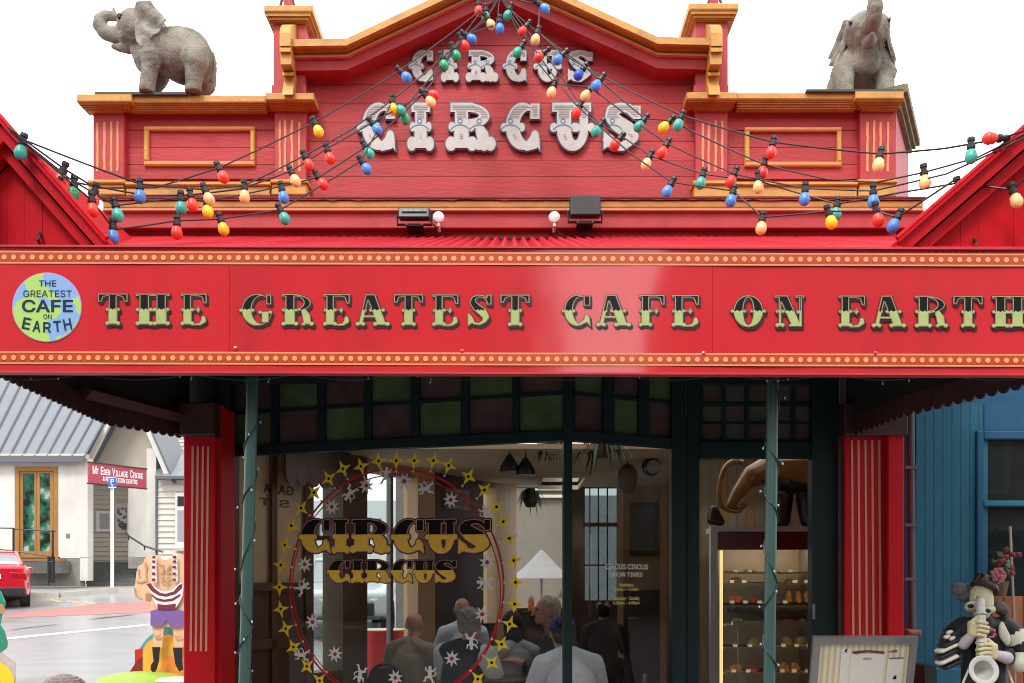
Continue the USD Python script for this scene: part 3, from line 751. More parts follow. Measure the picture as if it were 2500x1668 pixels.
b = B(); b.poly(fpoly([(-420, 603), (2920, 603), (2920, 607.4), (-420, 607.4)]), YF - .012, YF + .06); obj('top_trim', b, M_['redtrim'], fas)
b = B(); b.poly(fpoly([(-420, 909.7), (2920, 909.7), (2920, 914), (-420, 914)]), YF - .010, YF + .06); obj('bottom_trim', b, M_['redtrim'], fas)
b = B(); b.poly(fpoly([(-420, 607.4), (2920, 607.4), (2920, 909), (-420, 909)]), YF + .024, YF + .045); obj('backing', b, M_['soffit'], fas)
for yy in (632, 877):
    b = B(); b.poly(fpoly([(-420, yy - 11), (2920, yy - 11), (2920, yy + 11), (-420, yy + 11)]), YF - .0025, YF - .0005); bp = obj('border_band', b, M_['band'], fas)
    for k in (-13.5, 13.5):
        b = B(); b.poly(fpoly([(-420, yy + k - 2), (2920, yy + k - 2), (2920, yy + k + 2), (-420, yy + k + 2)]), YF - .003, YF - .0005); obj('border_line', b, M_['stripe'], bp)
    b = B(); disc = Point(0, 0).buffer(6.2 * YF / F, 6)
    x = -400
    while x < 2900:
        c = FP(x, yy); b.poly(affinity.translate(disc, *c), YF - .0055, YF - .002); x += 22.85
    obj('border_dot', b, M_['dot'], bp, kind='stuff')
for (px, py) in ((575, 853), (1128, 858), (1718, 862), (2137, 860)):
    c = FP(px, py); b = B(); b.lathe([(.012, 0), (.012, .004), (.004, .007)], axis_matrix((c[0], YF - .0005, c[1]), (c[0], YF - 1, c[1])), 10); obj('rivet', b, M_['fascia'], fas)
LET = [('T', 238, 315), ('H', 329, 419), ('E', 439, 508), ('G', 582, 668), ('R', 685, 770), ('E', 787, 857), ('A', 866, 955), ('T', 960, 1036), ('E', 1053, 1122), ('S', 1140, 1203), ('T', 1220, 1296),
       ('C', 1369, 1445), ('A', 1453, 1544), ('F', 1557, 1625), ('E', 1637, 1709), ('O', 1781, 1873), ('N', 1889, 1966), ('E', 2044, 2114), ('A', 2125, 2215), ('R', 2230, 2317), ('T', 2325, 2401), ('H', 2418, 2508)]
u = YF / F
for ch, a, c in LET:
    a += 2; c -= 3
    (x0, z1), (x1, z0) = FP(a, 720), FP(c, 798)
    dz = .0028 * (c - a) * u / 2
    gl = BOOK.glyph(ch, x0, x1, z0 + dz, z1 - dz)
    h = z1 - z0
    sh = unary_union([affinity.translate(gl.buffer(.016 * h), .012 * k * h, -.018 * k * h) for k in range(5)])
    b = B(); b.poly(sh, YF - .0022, YF - .0004); lt = obj('letter', b, M_['inkshadow'], fas)
    b = B(); b.poly(gl, YF - .0042, YF - .0018); obj('outline', b, M_['tan'], lt)
    zm = z0 + .50 * h
    inner = gl.buffer(-.034 * h)
    zig = Polygon([(x0 - 1, z0 - 1)] + [(x0 - .05 + (x1 - x0 + .1) * i / 24, zm + (.035 * h if i % 2 else -.01 * h)) for i in range(25)] + [(x1 + 1, z0 - 1)])
    b = B(); b.poly(inner.difference(zig), YF - .0062, YF - .0038); obj('upper_fill', b, M_['inkblack'], lt)
    b = B(); b.poly(gl.buffer(-.022 * h).intersection(zig), YF - .0062, YF - .0038); obj('lower_fill', b, M_['green'], lt)
# globe emblem
cx, cz = FP(115, 754); rr = 85 * u
globe_mat = usdkit.material(stage, LK + 'globe_print', {
    'g': ('geometry', {}), 'mp': ('mapping', {'scale': (1.0, 1.0, 1.0), 'location': (3.1, 0, 1.3)}), 'n': ('noise_texture', {'scale': 6.5, 'detail': 2.0, 'roughness': 0.4}),
    'r': ('rgb_ramp', {'ramp': [(0.0, (.22, .37, .62)), (.49, (.22, .37, .62)), (.51, (.37, .55, .15)), (1, (.37, .55, .15))]}), 'p': ('principled_bsdf', {'roughness': 0.2})},
    [('g.position', 'mp.vector'), ('mp.vector', 'n.vector'), ('n.fac', 'r.fac'), ('r.color', 'p.base_color')], surface='p.BSDF')
M_['pinkedge'] = mat('globe_edge', (.50, .25, .55), .2, .05)
M_['printblue'] = mat('print_navy', (.015, .03, .07), .2, .05)
b = B(); b.poly(Point(cx, cz).buffer(rr, 48), YF - .0022, YF - .0004); gp = obj('globe_emblem', b, M_['pinkedge'], fas)
b = B(); b.poly(Point(cx, cz).buffer(rr - .004, 48), YF - .0042, YF - .0018); obj('globe_map', b, globe_mat, gp)
for txt, hh, py, ww in (('THE', 15, 696, 42), ('GREATEST', 16, 721, 118), ('CAFE', 28, 751, 124), ('ON', 11, 777, 20)):
    b = B(); c = FP(117, py); flat_text(b, txt, hh * u, c[0], c[1], YF - .0038, .0025, txt in ('CAFE',), width=ww * u); obj('globe_text', b, M_['printblue'], gp)
b = B()
for i, ch in enumerate('EARTH'):
    px = 66 + i * 25; py = 803 - ((i - 2) / 2.0) ** 2 * 9 + (2 if i == 4 else 0)
    c = FP(px, py); flat_text(b, ch, (24 + abs(i - 2) * 1.5) * u, c[0], c[1], YF - .0038, .0025, True, width=19 * u, rot=(i - 2) * .10)
obj('globe_text', b, M_['printblue'], gp)

# ---------------- red gables either side of the verandah roof
def gable(apex, left, right, label):
    Yg = 5.62
    t = thing('verandah_gable', label, 'gable', (PX(apex[0], Yg), Yg, PZ(610, Yg)))
    (ax, ay) = apex
    def vboards(x0, x1):
        tri = Polygon([(PX(x, Yg), PZ(y, Yg)) for x, y in ((left[0] + 46, left[1]), (ax, ay + 92), (right[0] - 46, right[1]), (right[0] - 46, 640), (left[0] + 46, 640))])
        x = x0
        while x < x1:
            s = tri.intersection(sbox(PX(x, Yg) + .0009, 0, PX(x + 44, Yg) - .0009, 9))
            if not s.is_empty:
                b = B(); b.poly(s, Yg + .07 + rng.uniform(-.002, .002), Yg + .10); obj('vertical_board', b, M_['deepred'], t)
            x += 44
    vboards(left[0], right[0])
    for s, e in ((-1, left), (1, right)):
        dx, dy = e[0] - ax, e[1] - ay
        b = B(); b.ppoly([(ax, ay), (e[0], e[1]), (e[0], e[1] + 44), (ax, ay + 44)], Yg - .05, .05); obj('barge_board', b, M_['deepred'], t)
        b = B(); b.ppoly([(ax, ay + 50), (e[0], e[1] + 50), (e[0], e[1] + 84), (ax, ay + 84)], Yg, .065); obj('inner_barge', b, M_['deepred'], t)
        # roof sheet behind the barge, going back to the parapet
        za, ze = PZ(ay - 3, Yg), PZ(e[1] - 3, Yg); xa, xe = PX(ax, Yg), PX(e[0], Yg)
        b = B(); b.add([(xa, Yg - .08, za), (xe, Yg - .08, ze), (xe, 7.6, ze), (xa, 7.6, za), (xa, Yg - .08, za - .02), (xe, Yg - .08, ze - .02), (xe, 7.6, ze - .02), (xa, 7.6, za - .02)],
                       [[0, 1, 2], [0, 2, 3], [4, 6, 5], [4, 7, 6], [0, 4, 5], [0, 5, 1], [2, 6, 7], [2, 7, 3], [1, 5, 6], [1, 6, 2], [0, 3, 7], [0, 7, 4]])
        obj('gable_roof', b, M_['deepred'], t)
        b = B(); b.tube([(xa, Yg - .05, za + .012), (xe, Yg - .05, ze + .012)], .016, 8); obj('roof_edge_roll', b, M_['deepred'], t)
    return t
gable((8, 300), (-262, 598), (270, 598), 'red gable of vertical boards at the left end of the fascia')
gable((2545, 280), (2182, 598), (2908, 598), 'red gable of vertical boards at the right end of the fascia')
for px, py, lab in ((98, 583, 'small black hook on the left red gable'), (2377, 598, 'small black hook on the right red gable')):
    c = P(px, py, 5.68); b = B(); b.tube([c + [0, 0, .035], c + [.008, -.02, .01], c + [0, -.025, -.015], c + [0, -.005, -.03]], .009, 6)
    obj('hook', b, M_['black'], label=lab, cat='hook')

# ---------------- posts with fairy lights
def post(ptop, pbot, label, wlabel, seed, flip):
    r_ = random.Random(seed)
    Yp = 5.62
    a, c = P(*ptop, Yp), P(*pbot, Yp)
    d = (c - a) / (c[2] - a[2])
    a = a + d * (3.55 - a[2]); c = c + d * (0.10 - c[2])
    t = thing('verandah_post', label, 'post', c)
    b = B(); b.tube([c, a], .034, 20); obj('shaft', b, M_['pole'], t, smooth=40)
    b = B(); b.lathe([(.07, 0), (.07, .015), (.045, .03), (.036, .12)], axis_matrix(c, a), 16); obj('base', b, M_['pole'], t)
    b = B(); b.lathe([(.036, 0), (.05, .02), (.05, .06)], axis_matrix(c + d * 3.2, a), 16); obj('collar', b, M_['wire'], t)
    w = thing('fairy_lights', wlabel, 'fairy lights', c)
    pts, z, ang = [], .35, 0.0
    while z < 3.15:
        z += r_.uniform(.006, .016) * (1.6 if math.sin(z * 7 + seed) > .5 else 1); ang += .22 * flip * (1 if math.sin(z * 3.1) > -.93 else -1)
        p = c + d * (z - c[2]); pts.append(p + np.array([math.cos(ang), math.sin(ang), 0]) * .0385)
    b = B(); b.tube(pts, .0045, 5); obj('wire', b, M_['wire'], w)
    bl, st = B(), B()
    for i in range(6, len(pts), 9):
        p = pts[i]; o = p - (c + d * (p[2] - c[2])); o = o / np.linalg.norm(o)
        e = p + o * r_.uniform(.01, .035) + np.array([0, 0, r_.uniform(-.03, .02)])
        st.tube([p, (p + e) / 2 + [0, 0, .005], e], .0028, 4); bl.ball(e, (.0055, .0055, .008), sub=1)
    obj('bulb_stalk', st, M_['wire'], w, kind='stuff'); obj('bulb', bl, M_['fairy'], w, kind='stuff')
    return t
post((617, 925), (597, 1668), 'green round verandah post in front of the left end of the shop window', 'fairy lights on dark wire wound round the left verandah post', 1, 1)
post((1886, 930), (1878, 1668), 'green round verandah post in front of the shop doorway', 'fairy lights on dark wire wound round the right verandah post', 2, -1)
w = thing('fairy_lights', 'fairy lights strung along the underside of the red fascia', 'fairy lights', (0, YF + .1, 2.7))
pts = [np.array([x, YF + .10, PZ(912, YF) + .02 - .035 * abs(math.sin(x * 5.2))]) for x in np.linspace(-2.9, 2.9, 160)]
b = B(); b.tube(pts, .003, 4); obj('wire', b, M_['wire'], w)
b = B(); r_ = random.Random(5)
for i in sorted(r_.sample(range(2, 158), 17)):
    e = pts[i] + np.array([r_.uniform(-.01, .01), 0, -r_.uniform(-.015, .03)]); b.ball(e, (.0045, .0045, .007), sub=1); b.tube([pts[i], e], .002, 4)
obj('bulb', b, M_['fairy'], w, kind='stuff')
# ================================================================ festoon lights
APEX_Y, END_Y = 8.0, 5.44
def depth_along(k): return 1 / ((1 - k) / APEX_Y + k / END_Y)
def festoon(label, pts, bulbs):
    """pts: (px, py) from the gable peak outwards; bulbs: (index of the point its socket hangs from, bulb px, bulb py, colour)"""
    p = np.array(pts, float)
    seg = np.r_[0, np.cumsum(np.linalg.norm(np.diff(p, axis=0), axis=1))]; k = seg / seg[-1]
    w3 = np.array([P(x, y, depth_along(t)) for (x, y), t in zip(p, k)])
    t = thing('festoon_string', label, 'festoon lights', w3[0], 'festoon strings fanning out from the gable peak')
    fine = []
    for i in range(len(w3) - 1):                                     # a slack cable: each span sags a little
        n = 8
        for j in range(n):
            q = j / n
            s = np.linalg.norm(w3[i + 1] - w3[i])
            fine.append(w3[i] * (1 - q) + w3[i + 1] * q - np.array([0, 0, .035 * s * s * 4 * q * (1 - q) * .25]))
    fine.append(w3[-1])
    b = B(); b.tube(fine, .0055, 6); obj('cable', b, M_['black'], t)
    for (i, bx, by, col) in bulbs:
        a = w3[i]; D = depth_along(k[i])
        c = P(bx, by, D)
        dv = c - a; dist = np.linalg.norm(dv)
        if dist < .05: dv = np.array([0, 0, -1.0]); dist = .09
        dv /= np.linalg.norm(dv)
        if dist > .18: a = c - dv * .135
        else: a = c - dv * max(dist, .105)
        Mx = axis_matrix(a - dv * .012, a + dv)
        b = B(); b.lathe([(.010, .0), (.021, .004), (.022, .022), (.017, .030), (.017, .042), (.024, .048), (.024, .066), (.019, .070)], Mx, 12)
        s = obj('socket', b, M_['black'], t)
        b = B(); r = .0375 if D > 7 else .0355
        prof = [(.015, .066), (.018, .074), (.030, .088)] + [(r * math.cos(q), .118 + .0 + r * 1.08 * math.sin(q)) for q in np.linspace(-.55, 1.5, 8)]
        b.lathe(prof, Mx, 16)
        obj('bulb', b, M_['bulb_' + col], s, smooth=60)
festoon('festoon string with one yellow bulb hanging alone left of the large lettering',
        [(1212, -8), (975, 172), (767, 298), (534, 410), (380, 458), (233, 459), (156, 412), (28, 318)],
        [(1, 993, 190, 'blue'), (2, 778, 322, 'yellow'), (3, 546, 434, 'red2'), (5, 227, 492, 'red2'), (6, 146, 441, 'red2')])
festoon('festoon string reaching the ridge of the left gable with a teal bulb',
        [(1216, -6), (1194, 33), (1078, 143), (955, 246), (855, 318), (743, 380), (596, 453), (500, 463), (341, 449), (57, 341), (18, 310)],
        [(1, 1186, 43, 'teal'), (2, 1084, 161, 'green2'), (3, 979, 271, 'teal'), (5, 755, 404, 'red2'), (6, 597, 482, 'cream'), (7, 511, 488, 'cream'), (8, 342, 482, 'blue'), (9, 50, 374, 'teal')])
festoon('festoon string crossing the small C with a green bulb beside the left gable',
        [(1214, -4), (1180, 20), (1106, 118), (1040, 225), (908, 300), (798, 363), (710, 418), (585, 462), (465, 476), (360, 478), (181, 445), (24, 318)],
        [(1, 1169, 28, 'red2'), (2, 1114, 137, 'green2'), (3, 1059, 233, 'red2'), (4, 922, 318, 'blue'), (5, 806, 388, 'red2'), (6, 722, 443, 'cream'), (8, 470, 502, 'red2'), (10, 178, 476, 'green2')])
festoon('festoon string with teal and yellow bulbs side by side over the left band',
        [(1218, -4), (1189, 45), (1127, 98), (1034, 228), (892, 359), (777, 433), (686, 455), (504, 492), (441, 482), (282, 502), (150, 425), (26, 322)],
        [(1, 1199, 61, 'cream'), (2, 1135, 112, 'red2'), (3, 1052, 249, 'cream'), (4, 902, 376, 'teal'), (5, 789, 451, 'red2'), (6, 693, 484, 'blue'), (7, 508, 519, 'yellow'), (8, 442, 510, 'teal'), (9, 288, 527, 'teal'), (10, 143, 463, 'orange')])
festoon('lowest festoon string on the left, with a blue bulb beside the left gable',
        [(1220, -2), (1212, 60), (1137, 86), (985, 265), (959, 246), (882, 392), (684, 512), (538, 535), (432, 539), (279, 561), (225, 490), (40, 330)],
        [(1, 1220, 71, 'blue'), (2, 1152, 96, 'blue'), (3, 989, 291, 'green2'), (4, 960, 268, 'yellow'), (5, 896, 414, 'blue'), (6, 696, 535, 'teal'), (7, 546, 561, 'yellow'), (8, 432, 570, 'red2'), (9, 276, 580, 'blue'), (10, 226, 515, 'red2')])
festoon('highest festoon string on the right, with a red bulb on the gable ridge',
        [(1232, -8), (1318, 12), (1313, 78), (1375, 133), (1471, 188), (1665, 282), (1888, 347), (2150, 376), (2304, 363), (2446, 338), (2520, 312)],
        [(1, 1331, 22, 'blue'), (2, 1307, 98, 'cream'), (3, 1361, 147, 'blue'), (4, 1455, 210, 'blue'), (5, 1655, 307, 'teal'), (6, 1882, 374, 'red2'), (7, 2144, 404, 'cream'), (9, 2415, 338, 'red2')])
festoon('festoon string with a yellow bulb right of the large S',
        [(1234, -6), (1245, 22), (1289, 60), (1428, 163), (1575, 290), (1637, 294), (1866, 402), (2020, 438), (2140, 445), (2256, 421), (2388, 384), (2520, 318)],
        [(1, 1239, 39, 'teal'), (2, 1275, 78, 'red2'), (3, 1412, 184, 'navyb'), (4, 1559, 310, 'teal'), (5, 1619, 312, 'yellow'), (6, 1861, 423, 'red2'), (9, 2258, 447, 'cream'), (10, 2371, 384, 'teal')])
festoon('festoon string with two blue bulbs along the base of the right wing',
        [(1230, -4), (1277, 108), (1355, 204), (1443, 214), (1629, 351), (1793, 425), (1966, 460), (2132, 466), (2310, 425), (2515, 330)],
        [(1, 1263, 129, 'teal'), (2, 1346, 227, 'cream'), (3, 1429, 235, 'cream'), (4, 1616, 373, 'red2'), (5, 1784, 445, 'red2'), (6, 1964, 488, 'blue'), (7, 2132, 494, 'blue')])
festoon('festoon string across the right gable, ending in a cream bulb',
        [(1226, -4), (1330, 128), (1418, 255), (1467, 304), (1518, 333), (1588, 380), (1717, 425), (1855, 443), (2044, 498), (2200, 470), (2338, 447), (2472, 463), (2530, 410)],
        [(1, 1315, 141, 'red2'), (2, 1408, 276, 'red2'), (3, 1455, 322, 'teal'), (4, 1501, 355, 'red2'), (5, 1577, 402, 'cream'), (6, 1710, 449, 'teal'), (7, 1851, 459, 'cream'), (8, 2040, 525, 'teal'), (10, 2346, 478, 'red2'), (11, 2482, 492, 'cream')])
festoon('lowest festoon string on the right, its blue bulb at the right gable foot',
        [(1224, -2), (1400, 250), (1540, 375), (1641, 445), (1791, 466), (1862, 531), (2022, 516), (2140, 516), (2191, 531), (2330, 440)],
        [(3, 1628, 469, 'blue'), (4, 1784, 492, 'blue'), (5, 1858, 559, 'cream'), (6, 2030, 545, 'yellow'), (7, 2144, 539, 'red2'), (8, 2180, 553, 'blue')])

# ================================================================ stone elephants on the parapet
def elephant():
    s = 8.15 / F
    O = np.array([365.0, 226.0])
    def q(px, py, y, r): return ((px - O[0]) * s, y, (O[1] - py) * s * 1.06, r * s)
    t = thing('elephant_statue', 'grey stone elephant in profile with curled trunk, on the left parapet', 'statue', (PX(365, 8.15), 8.30, PZ(224, 8.12) + .001))
    D = .16                                                          # half width between the legs
    ex = [hull(ell(q(438, 119, 0, 0)[:3], (66 * s, .225, 66 * s)), ell(q(395, 108, 0, 0)[:3], (54 * s, .195, 56 * s))),   # barrel
          hull(ell(q(462, 126, 0, 0)[:3], (46 * s, .215, 58 * s))),
          hull(ell(q(312, 52, 0, 0)[:3], (42 * s, .165, 42 * s)), ell(q(337, 62, 0, 0)[:3], (38 * s, .16, 44 * s)), ell(q(318, 36, 0, 0)[:3], (27 * s, .12, 26 * s))),   # skull
          hull(ell(q(298, 76, 0, 0)[:3], (26 * s, .11, 24 * s)), ell(q(325, 86, 0, 0)[:3], (26 * s, .11, 24 * s)))]              # cheeks
    bones = [[q(340, 72, 0, 38), q(372, 92, 0, 46), q(395, 110, 0, 48)],
             [q(318, 95, 0, 20), q(345, 128, 0, 34)],
             [q(288, 68, 0, 24), q(262, 70, 0, 20), q(238, 63, 0, 18), q(225, 48, 0, 16), q(226, 33, 0, 14.5), q(238, 23, 0, 13), q(252, 22, 0, 11.5), q(264, 26, 0, 10.5)],
             [q(262, 20, 0, 6), q(259, 8, 0, 4.5)],
             [q(298, 96, 0, 17), q(276, 98, 0, 11), q(260, 95, 0, 7)]]
    for sg in (-1, 1):
        fx = 0 if sg < 0 else -27
        bones.append([q(372 + fx * .3, 108, sg * .10, 34), q(372 + fx * .7, 145, sg * D, 26), q(366 + fx, 172, sg * D, 20.5), q(361 + fx, 200, sg * D, 18), q(360 + fx, 219, sg * D, 19.5)])
        hx = 0 if sg < 0 else -34
        bones.append([q(468, 130, sg * .10, 38), q(480 + hx * .3, 160, sg * D, 29), q(476 + hx * .8, 185, sg * D, 22), q(474 + hx, 205, sg * D, 19), q(473 + hx, 219, sg * D, 20.5)])
    body = blob(bones, .028, 10, ex)
    v = body.vertices.copy()
    v[:, 2] = np.maximum(v[:, 2], 0.0)
    n = meshkit.fbm(v * 9, 4, 3) - .5
    fold = np.sin(v[:, 2] * 95 + 14 * meshkit.noise(v * 6, 8)) * np.clip(meshkit.noise(v * 3.5, 4) - .42, 0, 1)
    v += body.vertex_normals * (n * .022 + fold * .012)[:, None]
    obj('body', (v + ORG[t], body.faces), M_['stone'], t, smooth=True)
    # ears: thick folded sheets
    for sg in (-1, 1):
        outline = [(329, 60), (327, 38), (332, 18), (350, 14), (370, 16), (381, 32), (397, 48), (412, 64), (405, 82), (393, 96), (381, 112), (364, 124), (352, 128), (340, 116), (334, 96), (331, 78)]
        pg = Polygon([((x - O[0]) * s, (O[1] - y) * s * 1.06) for x, y in outline]).buffer(-.012).buffer(.012)
        m = trimesh.creation.extrude_polygon(pg, .022, engine='earcut')
        m = m.subdivide_to_size(.03)
        v = np.asarray(m.vertices)
        x = v[:, 0] - (329 - O[0]) * s
        out = .165 + x * .22 + .020 * np.sin(v[:, 1] * 34 + x * 30) * np.clip(x * 7, 0, 1) + .03 * np.clip((v[:, 1] - (O[1] - 60) * s) / .15, -1, .4) * -1
        y = sg * (out + v[:, 2] - .022)
        w = np.stack([v[:, 0], y, v[:, 1]], 1)
        fc = m.faces if sg > 0 else m.faces[:, ::-1]
        fc = fc[:, ::-1]
        obj('ear', (w + ORG[t], fc), M_['stoneear'], t, smooth=50)
        c = np.array(q(291, 49, sg * .138, 0)[:3]); b = B(); b.ball(c + ORG[t], (.021, .016, .021)); obj('eye', b, M_['eye'], t)
        b = B(); b.tube([c + ORG[t] + [-.028, sg * .004, .002], c + ORG[t] + [-.008, sg * .012, .024], c + ORG[t] + [.022, sg * .010, .020], c + ORG[t] + [.034, 0, 0]], .007, 6); obj('eyelid', b, M_['stone'], t)
    b = B(); tp = [np.array(q(*p)[:3]) + ORG[t] for p in ((503, 112, 0, 0), (512, 135, 0, 0), (508, 160, 0, 0), (503, 178, 0, 0))]
    b.tube(tp, [.022, .015, .012, .018], 7); obj('tail', b, M_['stone'], t)
    return t
el = elephant()
copy_of(el, (PX(2130, 8.20), 8.40, PZ(217, 8.12) + .001), 82, 'grey stone elephant facing the street with raised trunk, on the right parapet', scale=(.86, 1.12, .92))
for (a, c, y0, y1, lab) in ((230, 455, 224, 230, 'dark flat slab under the left elephant statue'), (1970, 2206, 217, 223, 'dark flat slab under the right elephant statue')):
    b = B(); b.box(PX(a, 8.12), PX(c, 8.12), 8.125, 8.95, PZ(y1, 8.12) + .002, PZ(y0, 8.12)); obj('statue_slab', b, M_['lead'], label=lab, cat='slab')
# ================================================================ shopfront
FA, FB, FC = np.array([-2.67, 8.90]), np.array([.454, 7.90]), np.array([1.413, 8.36])
front = thing('shopfront', 'dark green timber shopfront with stained glass toplights and gilded window', 'shopfront', (0, 8.3, .1))
M1, M2 = frame((*FA, 0), FB - FA), frame((*FB, 0), FC - FB)
L1, L2 = np.linalg.norm(FB - FA), np.linalg.norm(FC - FB)
ZB0, ZB1 = PZ(1109, 8.74), PZ(1092, 8.87)                    # transom bar
ZM = PZ(1010, 8.87); ZT = PZ(925, 8.87)
for Mx, A, Bq, L, cols, flip in ((M1, FA, FB, L1, ((574, 663), (682, 776), (795, 890), (908, 1004), (1025, 1127), (1146, 1252), (1269, 1377)), 0), (M2, FB, FC, L2, ((1402, 1471), (1498, 1558), (1583, 1638)), 1)):
    b = B(); b.box(0, L, -.03, .06, ZB0, ZB1, Mx); obj('transom_bar', b, M_['dkgreen'], front)
    b = B(); b.box(0, L, -.02, .05, ZT, ZT + .45, Mx); obj('head_rail', b, M_['dkgreen'], front)
    b = B(); b.box(0, L, -.012, .04, ZM - .012, ZM + .012, Mx); obj('glazing_bar', b, M_['dkgreen'], front)
    es = [(plane_hit(a, 1000, A, Bq)[0], plane_hit(c, 1000, A, Bq)[0]) for a, c in cols]
    prev = 0.0
    for i, (a, c) in enumerate(es + [(L, L)]):
        b = B(); b.box(prev, a, -.018, .045, ZB1, ZM - .0125, Mx); b.box(prev, a, -.018, .045, ZM + .0125, ZT, Mx); obj('glazing_bar', b, M_['dkgreen'], front); prev = c
    for i, (a, c) in enumerate(es):
        for r, (z0, z1) in enumerate(((ZB1, ZM - .012), (ZM + .012, ZT))):
            b = B(); b.box(a, c, .014, .020, z0, z1, Mx)
            k = (i + r + flip) % 2
            obj('stained_pane', b, M_['stainG' if k == 0 else 'stainR'], front)
    b = B(); b.box(0.02, L - .02, .0, .006, .62, ZB0, Mx); obj('window_pane', b, M_['glass'], front)
    b = B(); b.box(0, L, -.04, .08, .10, .62, Mx); obj('stall_riser', b, M_['dkgreen'], front)
b = B(); b.box(-.035, .035, -.035, .05, .62, ZT, frame((*FB, 0), (1, .1))); obj('mullion', b, M_['dkgreen'], front)
b = B(); b.box(-.10, .06, -.03, .08, .10, ZT + .4, M1); obj('end_post', b, M_['dkgreen'], front)
# door case
Yd = 8.36
def dbox(name, x0, x1, y0, y1, Y, d, m='dkgreen', c=.006):
    bb = B(); bb.pbox(x0, x1, y0, y1, Y, d, c); return obj(name, bb, M_[m] if isinstance(m, str) else m, front)
dbox('door_post', 1640, 1676, 915, 1720, 8.30, .14); dbox('door_post', 1676.5, 1708, 915, 1720, 8.34, .12)
dbox('door_post', 1984, 2050, 915, 1720, 8.30, .14)
dbox('door_head', 1708, 1984, 1078, 1118, 8.34, .1); dbox('door_head', 1708, 1984, 912, 940, 8.34, .1)
pc = ((1716, 1763), (1772, 1819), (1828, 1875), (1884, 1932), (1941, 1983))
pr = ((942, 983), (992, 1031), (1036, 1074))
b = B(); b.pbox(1708, 1984, 940, 1078, 8.41, .02); obj('fanlight_backing', b, M_['dkgreen'], front)
for i in range(6):
    x0 = (1708, 1763, 1819, 1875, 1932, 1983)[i]; x1 = (1716, 1772, 1828, 1884, 1941, 1984)[i]
    dbox('fanlight_bar', x0, x1, 940, 1078, 8.375, .03, c=0.003)
for y0, y1 in ((983, 992), (1031, 1036), (1074, 1078)): dbox('fanlight_bar', 1708, 1984, y0, y1, 8.380, .02, c=0.003)
for r, (y0, y1) in enumerate(pr):
    for i, (a, c) in enumerate(pc):
        dbox('fanlight_pane', a, c, y0, y1, 8.400, .006, 'stainK' if (r + i) % 2 else 'stainR', c=0)
b = B(); b.pbox(1985, 1990, 1475, 1512, 8.285, .02); obj('lock_plate', b, M_['grey'], front)
# wall above the shopfront under the verandah
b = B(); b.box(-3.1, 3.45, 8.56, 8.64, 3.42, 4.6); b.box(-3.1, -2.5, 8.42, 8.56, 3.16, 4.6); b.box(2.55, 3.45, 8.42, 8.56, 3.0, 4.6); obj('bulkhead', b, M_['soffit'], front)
b = B(); b.box(0, .72, 0, .06, .1, 4.2, frame((-2.56, 8.26, 0), (-.20, .70))); obj('return_panel', b, M_['dkgreen'], front)
# big red pilasters either side
for (x0, x1, xs_, side, lab) in ((448, 524, (470.5, 483, 495.5, 508), 1, 'left'), (2062, 2168, (2080, 2096, 2113, 2129.5, 2146.5), -1, 'right')):
    Yp = 8.22
    t = thing('shop_pilaster', f'red shop pilaster with pale painted flutes, at the {lab} end of the shopfront', 'pilaster', (PX((x0 + x1) / 2, Yp), Yp, .1))
    b = B(); b.cbox(PX(x0, Yp), PX(x1, Yp), Yp, Yp + .4, .1, PZ(985, Yp), .008); obj('shaft', b, M_['pilred'], t)
    for x in xs_:
        b = B(); top, bot = (1090, 1590) if side > 0 else (1075, 1640)
        ln = -5 if side > 0 else 4
        b.ppoly([(x - 2.4, top), (x + 2.4, top), (x + 2.6 + ln, bot), (x - 2.6 + ln, bot)], Yp - .004, .0035); obj('flute', b, M_['palestripe'], t)
    if side > 0:
        b = B(); b.box(PX(524, Yp), PX(541, 8.3), 8.28, 8.7, .1, PZ(985, Yp)); obj('side_slip', b, M_['pilred'], t)
    else:
        b = B(); b.cbox(PX(2168, 8.14), PX(2207, 8.14), 8.14, 8.55, .1, PZ(1010, 8.14), .008); obj('outer_shaft', b, M_['pilred'], t)
        b = B(); b.pbox(2046, 2062, 1000, 1720, 8.25, .3); obj('side_slip', b, M_['valance'], t)
    b = B(); b.cbox(PX(x0 - 6, 8.16), PX((x1 if side > 0 else 2207) + 4, 8.16), 8.10, 8.6, PZ(1065, 8.16), PZ(985, 8.16), .01); obj('capital', b, M_['valance'], t)

# ---------------------------------------------------------------- gilded decoration on the glass of the window (flat, on the pane)
dec = thing('window_decoration', 'gilded circus emblem on the shop window: word pair, ring, stars and sunbursts', 'window sign', (-1, 8.3, 1.3))
GM = {k: mat('gilt_' + k, c, r, .12, 25, spec=0.15) for k, c, r in (('gold', (.78, .47, .05), .5), ('star', (.78, .55, .03), .45), ('white', (.60, .57, .58), .5), ('red', (.42, .018, .02), .5), ('dark', (.008, .006, .006), .8), ('maroon', (.10, .010, .012), .4), ('pink', (.42, .27, .22), .4))}
def dxy(px, py): return plane_hit(px, py, FA, FB)
def dpoly(g, off, name, m, parent):
    b = B(); b.poly(g, -off - .0015, -off, M1); return obj(name, b, GM[m], parent)
sc = 8.4 / F
def star(px, py, n, r0, r1, rot):
    cx, cz = dxy(px, py); k = np.linalg.norm(np.array([cx, 0])) * 0 + (8.9 - cx / L1) / F * 1.03
    return Polygon([(cx + k * (r0 if i % 2 == 0 else r1) * math.cos(rot + i * math.pi / n), cz + k * (r0 if i % 2 == 0 else r1) * math.sin(rot + i * math.pi / n)) for i in range(2 * n)])
ringc = (969, 1432)
rg = Polygon([dxy(969 + 263 * math.cos(a), 1432 + 290 * math.sin(a)) for a in np.linspace(0, 2 * math.pi, 121)[:-1]])
